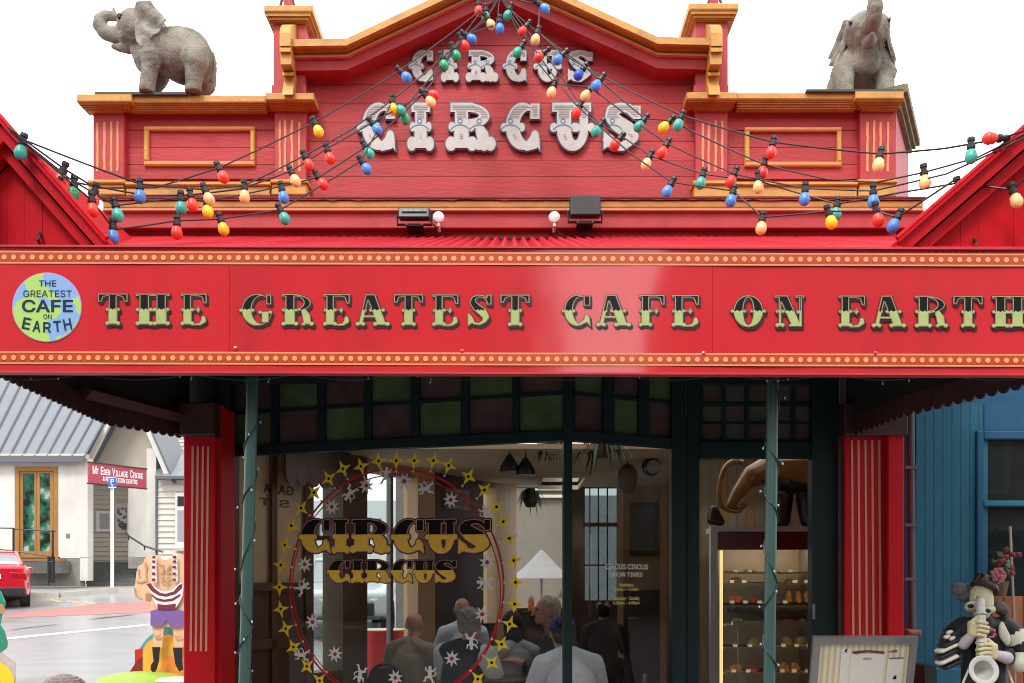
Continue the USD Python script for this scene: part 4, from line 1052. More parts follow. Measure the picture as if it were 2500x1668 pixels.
rg2 = Polygon([dxy(969 + 262 * math.cos(a) + 3 * math.sin(3 * a), 1436 + 286 * math.sin(a)) for a in np.linspace(0, 2 * math.pi, 121)[:-1]])
dpoly(rg.difference(rg.buffer(-.017)), .001, 'ring', 'red', dec)
dpoly(rg2.buffer(-.028).difference(rg2.buffer(-.038)), .001, 'ring', 'red', dec)
STARS = [(1059, 1125), (1096, 1137), (1012, 1125), (968, 1125), (925, 1126), (882, 1139), (838, 1145), (803, 1169), (767, 1203), (736, 1241), (712, 1284), (696, 1331), (686, 1380), (683, 1434), (686, 1487), (698, 1535), (717, 1580), (750, 1627), (781, 1662),
         (1144, 1164), (1183, 1197), (1213, 1238), (1229, 1274), (1244, 1315), (1255, 1369), (1259, 1422), (1257, 1475), (1245, 1524), (1225, 1573), (1201, 1618), (1167, 1658)]
for i, (x, y) in enumerate(STARS):
    a = math.atan2(-(y - 1432), x - 969)
    s = star(x, y, 4, 22.5, 7.8, a)
    sp = dpoly(s, .003, 'gold_star', 'star', dec)
    c = dxy(x, y); dpoly(Point(*c).buffer(.013, 8), .0055, 'star_centre', 'dark', sp)
    k = dxy(x - 27 * math.cos(a), y + 27 * math.sin(a)); dpoly(Point(*k).buffer(.010, 8), .003, 'bead', 'white', sp)
for i, (x, y) in enumerate([(895, 1186), (988, 1175), (811, 1238), (1101, 1221), (745, 1378), (764, 1519), (819, 1597), (966, 1655), (1190, 1373), (1178, 1500), (1104, 1608)]):
    s = star(x, y, 8, 21, 9.5, .2 + i * .13)
    sp = dpoly(s, .006, 'sunburst', 'white', dec)
    c = dxy(x, y); dpoly(Point(*c).buffer(.018, 10), .0085, 'sunburst_centre', 'red', sp)
def tumbler(px, py, rot, flip):
    P_ = lambda *q: [(x, y, r) for x, y, r in q]
    gg = unary_union([stroke(P_((0, 0, 6), (2, 9, 6))), stroke(P_((0, 1, 5.5), (-3, -9, 4.5))), Point(5, 17).buffer(5.2), stroke(P_((-2, -8, 4), (8, -14, 3), (5, -24, 2.4), (10, -26, 2))), stroke(P_((-3, -8, 4), (-12, -12, 3), (-18, -20, 2.4), (-23, -19, 2))),
                      stroke(P_((3, 9, 3), (13, 5, 2.4), (18, 13, 2))), stroke(P_((1, 9, 3), (-9, 12, 2.4), (-12, 22, 2))), stroke(P_((-4, -6, 2.2), (-14, -2, 1.6), (-19, 6, 1.4), (-15, 11, 1.2)))])
    gg = affinity.rotate(affinity.scale(gg, flip * .85, .85, origin=(0, 0)), rot, origin=(0, 0))
    c = dxy(px, py); k = (8.9 - c[0] / L1) / F
    return affinity.translate(affinity.scale(gg, k, k, origin=(0, 0)), *c)
for (x, y, r, fl) in ((944, 1160, 10, 1), (854, 1206, 160, 1), (1039, 1194, 80, -1), (741, 1434, -40, 1), (737, 1599, 70, -1), (881, 1647, 150, -1), (1050, 1645, -20, -1), (1183, 1423, 100, 1), (1151, 1567, 200, 1), (1188, 1252, 40, 1)):
    dpoly(tumbler(x, y, r, fl), .009, 'white_tumbler', 'white', dec)
def gold_word(spans, y0, y1):
    gls = []
    for ch, (a, c) in zip('CIRCUS', spans):
        (x0, z0), (x1, z1) = dxy(a, y1), dxy(c, y0)
        z1a, z0a = dxy(a, y0)[1], z0
        gls.append((GOLD.glyph(ch, x0, x1, (dxy(c, y1)[1] + z0) / 2, (z1 + z1a) / 2)))
    h = gls[0].bounds[3] - gls[0].bounds[1]
    wd = dpoly(unary_union([g.buffer(.055 * h) for g in gls]), .011, 'gilded_word', 'maroon', dec)
    for g in gls:
        x0, z0, x1, z1 = g.bounds; zm = z0 + .56 * (z1 - z0)
        dpoly(g.buffer(.022 * h), .0135, 'letter_outline', 'pink', wd)
        dpoly(g.buffer(-.005 * h).intersection(sbox(-9, zm, 9, 9)), .016, 'upper_fill', 'dark', wd)
        dpoly(g.buffer(-.002 * h).intersection(sbox(-9, -9, 9, zm)), .016, 'lower_fill', 'gold', wd)
gold_word(((732, 808), (812, 855), (857, 955), (957, 1036), (1040, 1118), (1121, 1198)), 1269, 1351)
gold_word(((801, 857), (859, 890), (892, 956), (956, 1008), (1010, 1063), (1064, 1115)), 1368, 1423)
# opening times on the narrow pane
ot = thing('opening_times', 'white and yellow opening times lettering on the narrow window pane', 'window sign', (1.0, 8.1, 1.5))
GM['yel'] = mat('gilt_yellow', (.52, .44, .10), .5, .1)
for txt, py, hh, w, m in (('CIRCUS CIRCUS', 1384, 12, 105, 'white'), ('SHOW TIMES', 1403, 10, 78, 'white'), ('Weekdays', 1428, 8, 34, 'yel'), ('7.00am - 4.00pm', 1439, 7, 60, 'yel'), ('Saturday - Sunday', 1461, 8, 64, 'yel'), ('8.00am - 4.00pm', 1472, 7, 64, 'yel')):
    (xa, za), (xb, zb) = plane_hit(1529 - w / 2, py, FB, FC), plane_hit(1529 + w / 2, py, FB, FC)
    b = B(); flat_text(b, txt, hh * 8.15 / F, (xa + xb) / 2, (za + zb) / 2, -.001, .0015, True, M=M2, width=xb - xa); obj('lettering', b, GM[m], ot)

# ================================================================ interior of the cafe
room = thing('cafe_interior', 'dim cafe room behind the shop window with tan timber posts', 'room', (0, 11, .1))
RZ, CZ = .10, 3.05
def rp(name, b, m, **k): return obj(name, b, M_[m] if isinstance(m, str) else m, room, **k)
b = B(); b.add([(-2.75, 8.7, RZ), (3.5, 8.2, RZ), (3.5, 14.5, RZ), (.1, 14.5, RZ), (-2.75, 9.0, RZ), (.8, 7.95, RZ)], [[0, 5, 4], [5, 3, 4], [5, 1, 3], [1, 2, 3]]); rp('floor', b, 'floor')
# ceiling with a skylight opening
sk = (PX(1325, 12.6), PX(1428, 12.6), 12.45, 14.0)
plan = Polygon([(-2.75, 9.0), (.47, 7.98), (1.45, 8.44), (3.5, 8.44), (3.5, 14.5), (.1, 14.5)]).difference(sbox(sk[0], sk[2], sk[1], sk[3])).difference(sbox(-1.7, 9.25, 3.1, 10.15))
m = trimesh.creation.extrude_polygon(plan, .05, engine='earcut'); m.apply_translation([0, 0, CZ]); rp('ceiling', m, 'ceil')
b = B()
for (x0, x1, y0, y1) in ((sk[0] - .03, sk[0], sk[2] - .03, sk[3] + .03), (sk[1], sk[1] + .03, sk[2] - .03, sk[3] + .03), (sk[0], sk[1], sk[2] - .03, sk[2]), (sk[0], sk[1], sk[3], sk[3] + .03)): b.box(x0, x1, y0, y1, CZ - .06, CZ + 1.2)
rp('skylight_shaft', b, 'cream')
# side wall (splayed), cut into piers and openings
MW = frame((*WLA, 0), WLB - WLA)
LW = np.linalg.norm(WLB - WLA)
def wx(px): return float(np.clip(plane_hit(px, 1300, WLA, WLB)[0], 0, LW))
def wz(px, py): return plane_hit(px, py, WLA, WLB)[1]
def wpier(a, c, z0, z1, m, name='wall_panel', d0=0.0, d1=.14):
    b = B(); b.box(wx(a), wx(c), d0, d1, z0, z1, MW); return rp(name, b, m)
wpier(480, 757, 1.55, CZ, 'tanwall'); wpier(480, 757, RZ, 1.55, 'wain', d0=-.02)
for a, c in ((560, 575), (655, 668), (738, 757)): wpier(a, c, RZ, CZ, 'brown', 'timber_post', -.05, -.021)
wpier(545, 738, 1.56, 1.64, 'brown', 'dado_rail', -.06, -.022)
wpier(545, 738, .98, 1.08, 'brown', 'dado_rail', -.05, -.022)
wpier(816, 876, RZ, CZ, 'brown', 'timber_post', -.12, .16)
wpier(1012, 1054, RZ, CZ, 'tanwood', 'timber_post', -.05, .16)
wpier(1054, 1180, RZ, CZ, 'wain')
wpier(1205, 1254, RZ, CZ, 'tanwood', 'timber_post', -.05, .16)
for (a, c, yt, yb) in ((757, 816, 1150, 1650), (876, 1012, 1158, 1655), (1180, 1205, 1190, 1530)):
    m_ = (a + c) / 2
    wpier(a, c, wz(m_, yt), CZ, 'tanwall'); wpier(a, c, RZ, wz(m_, yb), 'wain')
    wpier(a, c, wz(m_, yb) , wz(m_, yb) + .05, 'brown', 'window_sill', -.08, .16)
    b = B(); b.box(wx(a), wx(c), .10, .105, wz(m_, yb) + .051, wz(m_, yt) - .001, MW); rp('side_window_pane', b, 'glass_side')
wpier(757, 816, wz(790, 1318), wz(790, 1318) + .05, 'brown', 'window_rail', .08, .13)
b = B(); b.box(wx(965), wx(972), .07, .13, wz(970, 1655) + .051, wz(970, 1158) - .001, MW); rp('window_bar', b, 'grey')
# scalloped pelmet near the left end
b_w = (wx(822) - wx(660)) / 6
for i in range(6):
    x0 = wx(660) + i * b_w
    gsc = sbox(x0, CZ - .34, x0 + b_w - .004, CZ - .001).union(Point(x0 + b_w / 2, CZ - .34).buffer(b_w * .49, 8))
    b = B(); b.poly(gsc, -.20, -.18, MW); rp('pelmet_scallop', b, 'wain')
# mirrored board on the side wall (reads backwards from the street)
M_['lettergrey'] = mat('board_letter', (.05, .035, .025), .5, .1)
for txt, px, py, h in (('GARA', 700, 1198, 22), ('SIT', 690, 1230, 18)):
    x, z = wx(px - 20), wz(px, py)
    b = B(); flat_text(b, txt, h * 9.2 / F, x, z, -.001, .003, True, mirror=True, M=MW, width=(wx(px + 22) - wx(px - 60)) * .9); rp('board_lettering', b, 'lettergrey')
# back wall
YB = 14.3
def back(name, x0, x1, y0, y1, m, d=.14, Y=YB):
    b = B(); b.pbox(x0, x1, y0, y1, Y, d); return rp(name, b, m)
ytop, ybot = HZ - (CZ - EYE) * F / YB, HZ + (EYE - RZ) * F / YB
back('wall_panel', 1254, 1384, ytop, 1182, 'tanwall'); back('wall_panel', 1254, 1384, 1485, ybot, 'wain')
back('wall_panel', 1384, 1424, ytop, ybot, 'wain'); back('wall_panel', 1424, 1510, ytop, 1152, 'tanwall'); back('wall_panel', 1424, 1510, 1466, ybot, 'wain')
back('wall_panel', 1510, 1800, ytop, 1440, 'tanwall'); back('wall_panel', 1510, 1800, 1440, ybot, 'wain')
back('timber_post', 1612, 1642, ytop, ybot, 'tanwood', .05, YB - .06); back('timber_post', 1508, 1522, ytop, ybot, 'tanwood', .05, YB - .06)
for a, c, y0, y1 in ((1424, 1510, 1276, 1286), (1424, 1428, 1152, 1466), (1506, 1510, 1152, 1466), (1424, 1510, 1378, 1382)): back('sash_bar', a, c, y0, y1, 'brown', .05, YB - .02)
for x in (1440, 1461, 1483): back('window_grille_bar', x - 1.5, x + 1.5, 1152, 1466, 'black', .02, YB + .15)
b = B(); b.pbox(1428, 1506, 1152, 1466, YB + .05, .005); rp('back_window_pane', b, 'glass_back')
b = B(); b.box(3.3, 3.45, 8.5, 14.5, RZ, CZ); rp('wall_panel', b, 'tanwall')
for i in range(9):
    back('wall_board', 1690 + i * 22, 1710.5 + i * 22, 1100, 1700, 'tanwood' if i % 3 == 0 else 'cream', .03, 11.2)
# picture frames
for px0, px1, py0, py1, lab in ((1538, 1606, 1226, 1358, 'dark framed picture of grey shapes on the tan back wall'), (1085, 1140, 1190, 1240, 'small dark framed picture on the side wall between two tan posts')):
    if px0 > 1400:
        Y = YB - .05
        t = thing('picture', lab, 'picture', P((px0 + px1) / 2, py1, Y)); b = B(); b.pbox(px0, px1, py0, py1, Y, .03); obj('frame', b, M_['brown'], t); b = B(); b.pbox(px0 + 9, px1 - 9, py0 + 12, py1 - 12, Y - .004, .003); obj('print', b, M_['picgrey'] if 'picgrey' in M_ else M_.setdefault('picgrey', mat('picture_grey', (.10, .09, .08), .5, .6, 3)), t)
    else:
        t = thing('picture', lab, 'picture', (0, 12.5, 1.9)); b = B(); b.box(wx(px0), wx(px1), -.03, -.002, wz(px0, py1), wz(px0, py0), MW); obj('frame', b, M_['grey'], t); b = B(); b.box(wx(px0) + .05, wx(px1) - .05, -.036, -.031, wz(px0, py1) + .05, wz(px0, py0) - .05, MW); obj('print', b, M_['picgrey'], t)
# hanging things
for px, py, lab in ((1244, 1130, 'dark pendant lamp near the ceiling, left of the pair'), (1283, 1138, 'dark pendant lamp near the ceiling, right of the pair')):
    c = P(px, py, 10.4); t = thing('pendant_lamp', lab, 'pendant lamp', c)
    b = B(); b.lathe([(.11, -.10), (.10, -.04), (.05, .05), (.02, .09)], axis_matrix(c, c + [0, 0, 1]), 14); obj('shade', b, M_['black'], t); b = B(); b.tube([c + [0, 0, .08], (c[0], c[1], CZ)], .008, 6); obj('flex', b, M_['black'], t)
c = P(1590, 1140, 11.0); t = thing('round_speaker', 'black round speaker hanging in the upper right corner of the narrow pane', 'speaker', c)
b = B(); b.ball(c, (.11, .11, .11)); obj('housing', b, M_['black'], t, smooth=True); b = B(); b.lathe([(.07, .105), (.078, .10), (.078, .112), (.0, .112)], axis_matrix(c, c + [.1, -1, -.1]), 16); obj('grille', b, M_['grey'], t); b = B(); b.tube([c, (c[0], c[1], CZ)], .012, 6); obj('bracket', b, M_['black'], t)
c = P(1532, 1168, 11.2); t = thing('paper_lantern', 'dark red lantern hanging beside the barred back window', 'lantern', c)
b = B(); b.lathe([(.05, -.17), (.10, -.10), (.12, 0), (.10, .10), (.05, .16)], axis_matrix(c, c + [0, 0, 1]), 14); obj('shade', b, M_['wain'], t, smooth=40); b = B(); b.tube([c + [0, 0, .15], (c[0], c[1], CZ)], .006, 5); obj('cord', b, M_['black'], t)
M_['leafdk'] = mat('leaf_dark', (.025, .055, .022), .5, .3)
def fern(name, lab, px, py, Y, n, size, seed, drop=.3, cat='plant'):
    r_ = random.Random(seed); c = P(px, py, Y); t = thing(name, lab, cat, c)
    b = B(); b.lathe([(.06, -.06), (.10, .02), (.105, .08), (.09, .08)], axis_matrix(c, c + [0, 0, 1]), 12); obj('basket', b, M_['brown'], t)
    b = B()
    for i in range(n):
        a = r_.uniform(0, 6.28); e = r_.uniform(.25, 1); l = size * r_.uniform(.6, 1.1)
        d = np.array([math.cos(a), math.sin(a), 0]); s = np.array([-d[1], d[0], 0]) * .022 * r_.uniform(.7, 1.4)
        p0 = c + [0, 0, .06]; p1 = p0 + d * l * .5 * e + [0, 0, .12 * (1 - e) + .06]; p2 = p0 + d * l * e + [0, 0, -drop * e * r_.uniform(.5, 1.2)]
        v = [p0, p1 - s, p1 + s, p2, p1 + [0, 0, -.008]]; b.add(v, [[0, 1, 4], [0, 4, 2], [1, 3, 4], [4, 3, 2]])
    obj('leaves', b, M_['leafdk'], t, kind='stuff')
    return t, c
fern('hanging_fern', 'dark hanging fern in front of the skylight', 1345, 1098, 10.6, 60, .40, 3)
fern('hanging_fern', 'dark hanging fern over the top of the barred back window', 1470, 1105, 10.2, 60, .42, 4)
fern('potted_palm', 'small palm standing at the back opening, left of the mullion', 1295, 1228, 13.2, 40, .35, 9, .25)
# outside, seen through the openings
M_['housewhite'] = mat('pale_house', (.60, .60, .58), .7, .05); M_['roofgrey'] = mat('roof_grey', (.27, .28, .30), .5, .1, 3)
h = thing('pale_house', 'pale weatherboard house with grey roofs, seen through the side windows', 'house', (PX(880, 42), 42, gz(42)))
b = B(); b.box(PX(735, 42), PX(1005, 42), 42, 48, gz(42), PZ(1262, 42)); obj('wall', b, M_['housewhite'], h)
b = B(); b.add([(PX(720, 41.5), 41.5, PZ(1266, 41.5)), (PX(1015, 41.5), 41.5, PZ(1266, 41.5)), (PX(985, 46), 46, PZ(1222, 46)), (PX(760, 46), 46, PZ(1222, 46))], [[0, 1, 2], [0, 2, 3]]); obj('roof', b, M_['roofgrey'], h)
b = B(); b.box(PX(930, 39), PX(1010, 39), 39, 41, gz(39), PZ(1290, 39)); obj('wing_wall', b, M_['housewhite'], h)
b = B(); b.add([(PX(925, 38.5), 38.5, PZ(1290, 38.5)), (PX(1015, 38.5), 38.5, PZ(1290, 38.5)), (PX(1015, 41), 41, PZ(1256, 41)), (PX(935, 41), 41, PZ(1256, 41))], [[0, 1, 2], [0, 2, 3]]); obj('roof', b, M_['roofgrey'], h)
for x in (772, 800, 895, 918):
    b = B(); b.pbox(x - 8, x + 8, 1278, 1318, 41.95, .06); obj('window', b, M_['winglass'] if 'winglass' in M_ else M_.setdefault('winglass', mat('dark_window', (.03, .035, .04), .1, .1)), h)
b = B(); b.pbox(966, 996, 1150, 1560, 16.0, .3); obj('street_pole', b, M_['grey'], label='grey steel pole on the footpath beyond the side windows', cat='pole')
M_['hedge'] = mat('hedge', (.03, .06, .025), .7, .5, 2)
# courtyard behind
M_['courtgrey'] = mat('courtyard_grey', (.17, .155, .125), .8, .1)
cy = thing('courtyard_building', 'grey white building behind the cafe courtyard', 'building', (.6, 19, 0))
b = B(); b.box(-.6, 1.15, 18.8, 19.6, 0, PZ(1165, 18.8)); obj('wall', b, M_['courtgrey'], cy)
b = B(); b.box(-.7, 1.25, 18.6, 19.7, PZ(1165, 18.8), PZ(1150, 18.8)); obj('cornice', b, M_['housewhite'], cy)
b = B(); b.box(1.2, 2.6, 18.2, 19.4, 0, PZ(1210, 18.2)); obj('side_wall', b, M_['roofgrey'], cy)
for z in (1190, 1208): 
    b = B(); b.pbox(1300, 1384, z, z + 7, 18.7, .08); obj('string_course', b, M_['cream'], cy)
c = P(1322, 1340, 16.2)
um = thing('parasol', 'pale grey parasol in the courtyard behind the seated man with fair hair', 'parasol', (c[0], c[1], gz(16.2)))
n = 8; b = B()
ang = np.arange(n) / n * 2 * math.pi + .2; rad, hh = .55, .50
v = [c] + [c + [rad * math.cos(a), rad * math.sin(a), -hh] for a in ang] + [c + [rad * .55 * math.cos(a), rad * .55 * math.sin(a), -hh * .62] for a in ang]
f = []
for i in range(n):
    j = (i + 1) % n; f += [[0, 1 + n + i, 1 + n + j], [1 + n + i, 1 + i, 1 + j], [1 + n + i, 1 + j, 1 + n + j]]
b.add(v, f); obj('canopy', b, M_['parasol'] if 'parasol' in M_ else M_.setdefault('parasol', mat('parasol_cloth', (.20, .20, .20), .8, .08)), um)
b = B(); b.tube([(c[0], c[1], gz(16.2)), c], .022, 8); obj('pole', b, M_['grey'], um)
# red round table outside the side window
def round_table(name, lab, px, py, Y, r, zb, top, cloth):
    c = P(px, py, Y); t = thing(name, lab, 'table', (c[0], c[1], zb))
    b = B(); b.lathe([(r * .97, 0), (r, .008), (r, .026), (r * .97, .03)], axis_matrix(c - [0, 0, .03], c + [0, 0, 1]), 28); obj('table_top', b, top, t)
    b = B(); b.tube([(c[0], c[1], zb + .02), c - [0, 0, .03]], .035, 10); obj('pedestal', b, M_['black'], t)
    b = B(); b.lathe([(.24, 0), (.24, .015), (.04, .05)], axis_matrix((c[0], c[1], zb), c), 16); obj('foot', b, M_['black'], t)
    if cloth is not None:
        a = np.linspace(0, 2 * math.pi, 49)[:-1]; rr_ = r * 1.015; lo = r * (1.05 + .06 * np.sin(a * 9))
        v = np.vstack([np.stack([c[0] + rr_ * np.cos(a), c[1] + rr_ * np.sin(a), np.full(48, c[2] - .012)], 1), np.stack([c[0] + lo * np.cos(a), c[1] + lo * np.sin(a), np.full(48, c[2] - .55)], 1)])
        f = []
        for i in range(48): j = (i + 1) % 48; f += [[i, i + 48, j + 48], [i, j + 48, j]]
        obj('cloth', (v, np.array(f)), cloth, t, smooth=True)
    return t
M_['redcloth'] = mat('red_cloth', (.50, .006, .010), .7, .1); M_['tabletop'] = mat('table_cream', (.62, .48, .34), .4, .08)
round_table('cafe_table', 'round table with cream top and red cloth outside the side window', 936, 1536, 12.3, .30, gz(12.3), M_['tabletop'], M_['redcloth'])
round_table('cafe_table', 'dark cafe table at the bottom of the window among the seated people', 1235, 1652, 9.05, .36, RZ, M_['wain'], None)
round_table('cafe_table', 'dark cafe table behind the bald man at the window', 1020, 1640, 10.6, .32, RZ, M_['wain'], None)
def chair(name, lab, px, py, Y, ang, m, zb=RZ):
    c = P(px, py, Y); t = thing(name, lab, 'chair', (c[0], c[1], zb))
    Rm = np.array([[math.cos(ang), -math.sin(ang), 0], [math.sin(ang), math.cos(ang), 0], [0, 0, 1]])
    W = lambda x, y, z: np.array([c[0], c[1], zb]) + Rm @ np.array([x, y, z])
    b = B(); b.mesh(hull(*[ell(W(x, y, .45), .02, False) for x in (-.16, .19) for y in (-.17, .17)])); obj('seat', b, m, t)
    for x in (-.16, .17):
        for y in (-.15, .15):
            b = B(); b.tube([W(x * 1.15, y * 1.15, 0), W(x, y, .44)], .014, 6); obj('leg', b, M_['black'], t)
    tz = c[2] - zb
    b = B(); pts = [W(-.20 + .05 * math.cos(q) * 0 - .02, .20 * math.sin(q), .46 + (tz - .46) * math.cos(q) ** .5 if abs(q) < 1.57 else .46) for q in np.linspace(-1.57, 1.57, 15)]
    b.tube(pts, .018, 8); obj('back_frame', b, m, t)
    b = B(); v = [W(-.21, .185 * s * (1 - .25 * k), .46 + (tz - .48) * k) for k in (0, .35, .7, .95) for s in (-1, -.4, .4, 1)]
    f = []
    for r in range(3):
        for q in range(3): a = r * 4 + q; f += [[a, a + 1, a + 5], [a, a + 5, a + 4]]
    v = np.array(v); b.add(v, f); b.add(v - Rm @ np.array([.02, 0, 0]), [x[::-1] for x in f]); obj('back_panel', b, m, t)
    return t
M_['chairblk'] = mat('chair_black', (.018, .018, .022), .35, .1)
chair('cafe_chair', 'black bent back chair of the bald man', 975, 1618, 9.35, math.radians(60), M_['chairblk'])
chair('cafe_chair', 'black bent back chair at the foot of the mullion, right of the grey shirt', 1515, 1648, 8.75, math.radians(170), M_['chairblk'])
chair('cafe_chair', 'red chair outside behind the cream topped table', 962, 1512, 13.0, math.radians(200), M_['redcloth'], gz(13))
# sauce bottle on a shelf
c = P(1297, 1492, 9.9); t = thing('sauce_bottle', 'orange sauce bottle with white cap on a ledge', 'bottle', c)
b = B(); b.lathe([(.030, 0), (.032, .01), (.032, .11), (.022, .135)], axis_matrix(c, c + [0, 0, 1]), 12); obj('body', b, M_['bulb_orange'], t); b = B(); b.lathe([(.024, .135), (.02, .16), (.008, .18)], axis_matrix(c, c + [0, 0, 1]), 10); obj('cap', b, M_['sensor'], t)
b = B(); b.pbox(1278, 1345, 1493, 1500, 9.8, .25); b.pbox(1280, 1343, 1500, 1720, 9.84, .2); obj('serving_ledge', b, M_['wain'], label='dark serving ledge under the sauce bottle', cat='ledge')
c = P(1372, 1460, 10.6); t = thing('paper_napkins', 'white folded napkins standing behind the fair haired man', 'napkins', c)
for i in range(3):
    b = B(); b.add([c + [-.05 + i * .04, .01 * i, 0], c + [.0 + i * .04, .01 * i, 0], c + [-.01 + i * .035, .03, .10], c + [-.03 + i * .04, .05, .02]], [[0, 1, 2], [0, 2, 3], [1, 3, 2], [0, 3, 1]]); obj('napkin', b, M_['sensor'], t)

# ---------------------------------------------------------------- display fridge in the doorway
YFr = 9.6
fr = thing('display_fridge', 'lit glass cake fridge with dark red header, seen through the doorway', 'fridge', (PX(1862, YFr), YFr, RZ))
def fp(name, x0, x1, y0, y1, m, d=.05, Y=YFr, par=None):
    b = B(); b.pbox(x0, x1, y0, y1, Y, d); return obj(name, b, M_[m] if isinstance(m, str) else m, par or fr)
yfl = HZ + (EYE - RZ) * F / YFr
M_['steel'] = mat('fridge_steel', (.30, .28, .27), .35, .1, metallic=.3); M_['header'] = mat('fridge_header', (.075, .004, .006), .3, .1)
fp('side_frame', 1735, 1752, 1285, yfl, 'steel', .08); fp('side_frame', 1992, 2006, 1285, yfl, 'steel', .6)
fp('top_rail', 1752, 1992, 1285, 1298, 'steel', .6); fp('header', 1752, 1992, 1298, 1342, 'header', .12, YFr + .01)
fp('back_panel', 1752, 1992, 1342, yfl, mat('fridge_back', (.34, .31, .26), .5, .1), .03, YFr + .57)
fp('light_strip', 1758, 1765, 1344, yfl - 60, emit('fridge_light', (1.0, .64, .28), .75), .02, YFr + .05)
fp('top_lamp', 1770, 1985, 1330, 1336, emit('fridge_top_light', (1.0, .76, .50), 8.0), .05, YFr + .20)
fp('side_lamp', 1986, 1990, 1350, 1640, emit('fridge_side_light', (1.0, .74, .46), 12.0), .02, YFr + .10)
M_['led'] = emit('shelf_led', (1.0, .78, .52), 4.0)
M_['shelf'] = glass('shelf_glass', (.80, .85, .82)); M_['shelfedge'] = mat('shelf_edge', (.42, .36, .22), .3, .1)
for i, y in enumerate((1398, 1424, 1474, 1526, 1580, 1642)):
    zz = PZ(y, YFr + .1)
    b = B(); b.box(PX(1768, YFr), PX(1990, YFr), YFr + .08, YFr + .55, zz - .008, zz); sh = obj('shelf', b, M_['shelf'], fr)
    b = B(); b.box(PX(1772, YFr), PX(1986, YFr), YFr + .082, YFr + .092, zz - .015, zz - .009); obj('shelf_light', b, M_['led'], sh)
    b = B(); b.box(PX(1768, YFr), PX(1990, YFr), YFr + .070, YFr + .079, zz - .016, zz + .004); obj('shelf_edge', b, M_['shelfedge' if i != 2 else 'black'], sh)
fp('shelf_riser', 1775, 1990, 1476, 1496, 'black', .1, YFr + .14); fp('price_rail', 1790, 1990, 1516, 1527, 'steel', .02, YFr + .06)
b = B(); b.pbox(1752, 1992, 1342, yfl - 50, YFr + .015, .004); obj('glass_door', b, M_['glass'], fr)
M_['cake1'] = mat('pastry_orange', (.38, .17, .06), .5, .3, 20, .5, 40); M_['cake2'] = mat('pastry_brown', (.16, .07, .03), .6, .4, 20, .5, 40); M_['cake3'] = mat('pastry_green', (.20, .16, .07), .6, .4, 20, .5, 40); M_['cake4'] = mat('pastry_red', (.35, .07, .05), .5, .4, 20, .4, 40)
r_ = random.Random(11)
for y, items in ((1398, ((1780, 26, 8, 'cake1'), (1830, 30, 8, 'cake2'))), (1424, ((1795, 34, 14, 'cake2'), (1930, 30, 10, 'cake2'))), (1474, ((1796, 36, 22, 'cake4'), (1840, 18, 16, 'cake4'), (1925, 18, 30, 'cake1'), (1948, 18, 30, 'cake1'), (1969, 18, 30, 'cake1'))), (1526, ((1800, 30, 18, 'cake3'), (1925, 26, 14, 'cake2'), (1960, 26, 16, 'cake2'))),
                 (1580, ((1840, 28, 22, 'cake3'), (1920, 30, 24, 'cake3'), (1955, 34, 26, 'cake3'), (1978, 20, 22, 'cake2'))), (1642, ((1795, 34, 20, 'cake1'), (1835, 40, 12, 'cake4'), (1915, 28, 24, 'cake1'), (1940, 26, 24, 'cake1'), (1970, 24, 14, 'cake2')))):
    for i, (x, w, hgt, m) in enumerate(items):
        c = P(x, y, YFr + .2); s = w / 2 * 9.8 / F; hh = hgt * 9.8 / F
        m_ = trimesh.creation.icosphere(2); v = np.asarray(m_.vertices).copy(); v[:, 2] = np.where(v[:, 2] < 0, v[:, 2] * .2, v[:, 2]); v *= 1 + .25 * (meshkit.noise(v * 2.5 + i * 7 + y) - .5)[:, None]
        v = v * [s, .06, hh * .85] + c + [0, 0, hh * .17 + .003]
        obj('pastry', (v, m_.faces), M_[m], label=f'{dict(cake1="orange glazed", cake2="dark brown", cake3="greenish filled", cake4="reddish")[m]} pastry, {("leftmost", "second from left", "third from left", "fourth from left", "rightmost")[i]} on the {dict(zip((1398, 1424, 1474, 1526, 1580, 1642), ("top", "second", "third", "fourth", "fifth", "lowest")))[y]} fridge shelf', cat='pastry')
for i, (y, xs_) in enumerate(((1398, (1792, 1826, 1925)), (1424, (1782, 1812, 1936, 1965)), (1474, (1782, 1815, 1850, 1912)), (1526, (1786, 1822, 1912, 1946)), (1580, (1790, 1826, 1908, 1940, 1970)), (1642, (1786, 1822, 1905, 1934, 1966)))):
    zz = PZ(y, YFr + .1)
    for x in xs_:
        b = B(); xx = PX(x, YFr + .1); b.add([(xx, YFr + .105, zz + .001), (xx + .045, YFr + .105, zz + .001), (xx + .045, YFr + .115, zz + .032), (xx, YFr + .115, zz + .032)], [[0, 1, 2], [0, 2, 3]])
        obj('price_card', b, M_['sensor'], fr)
    for k in range(3):
        b = B(); xx = PX(1772 + k * 73, YFr + .1); b.box(xx, xx + .26, YFr + .15, YFr + .45, zz + .001, zz + .006 + .006 * (k % 2)); obj('tray', b, M_['steel' if (k + i) % 2 else 'black'], fr)
c = P(1801, 1526, YFr + .3); t = thing('price_stand', 'small brass stand on a fridge shelf left of the right post', 'stand', P(1801, 1640, YFr + .3))
b = B(); b.tube([P(1801, 1640, YFr + .3), P(1801, 1500, YFr + .3)], .006, 8); obj('rod', b, M_['shelfedge'], t); b = B(); b.lathe([(.04, 0), (.035, .06), (.02, .065)], axis_matrix(c, c + [0, 0, 1]), 12); obj('cup', b, mat('brass', (.55, .42, .14), .35, .1), t)
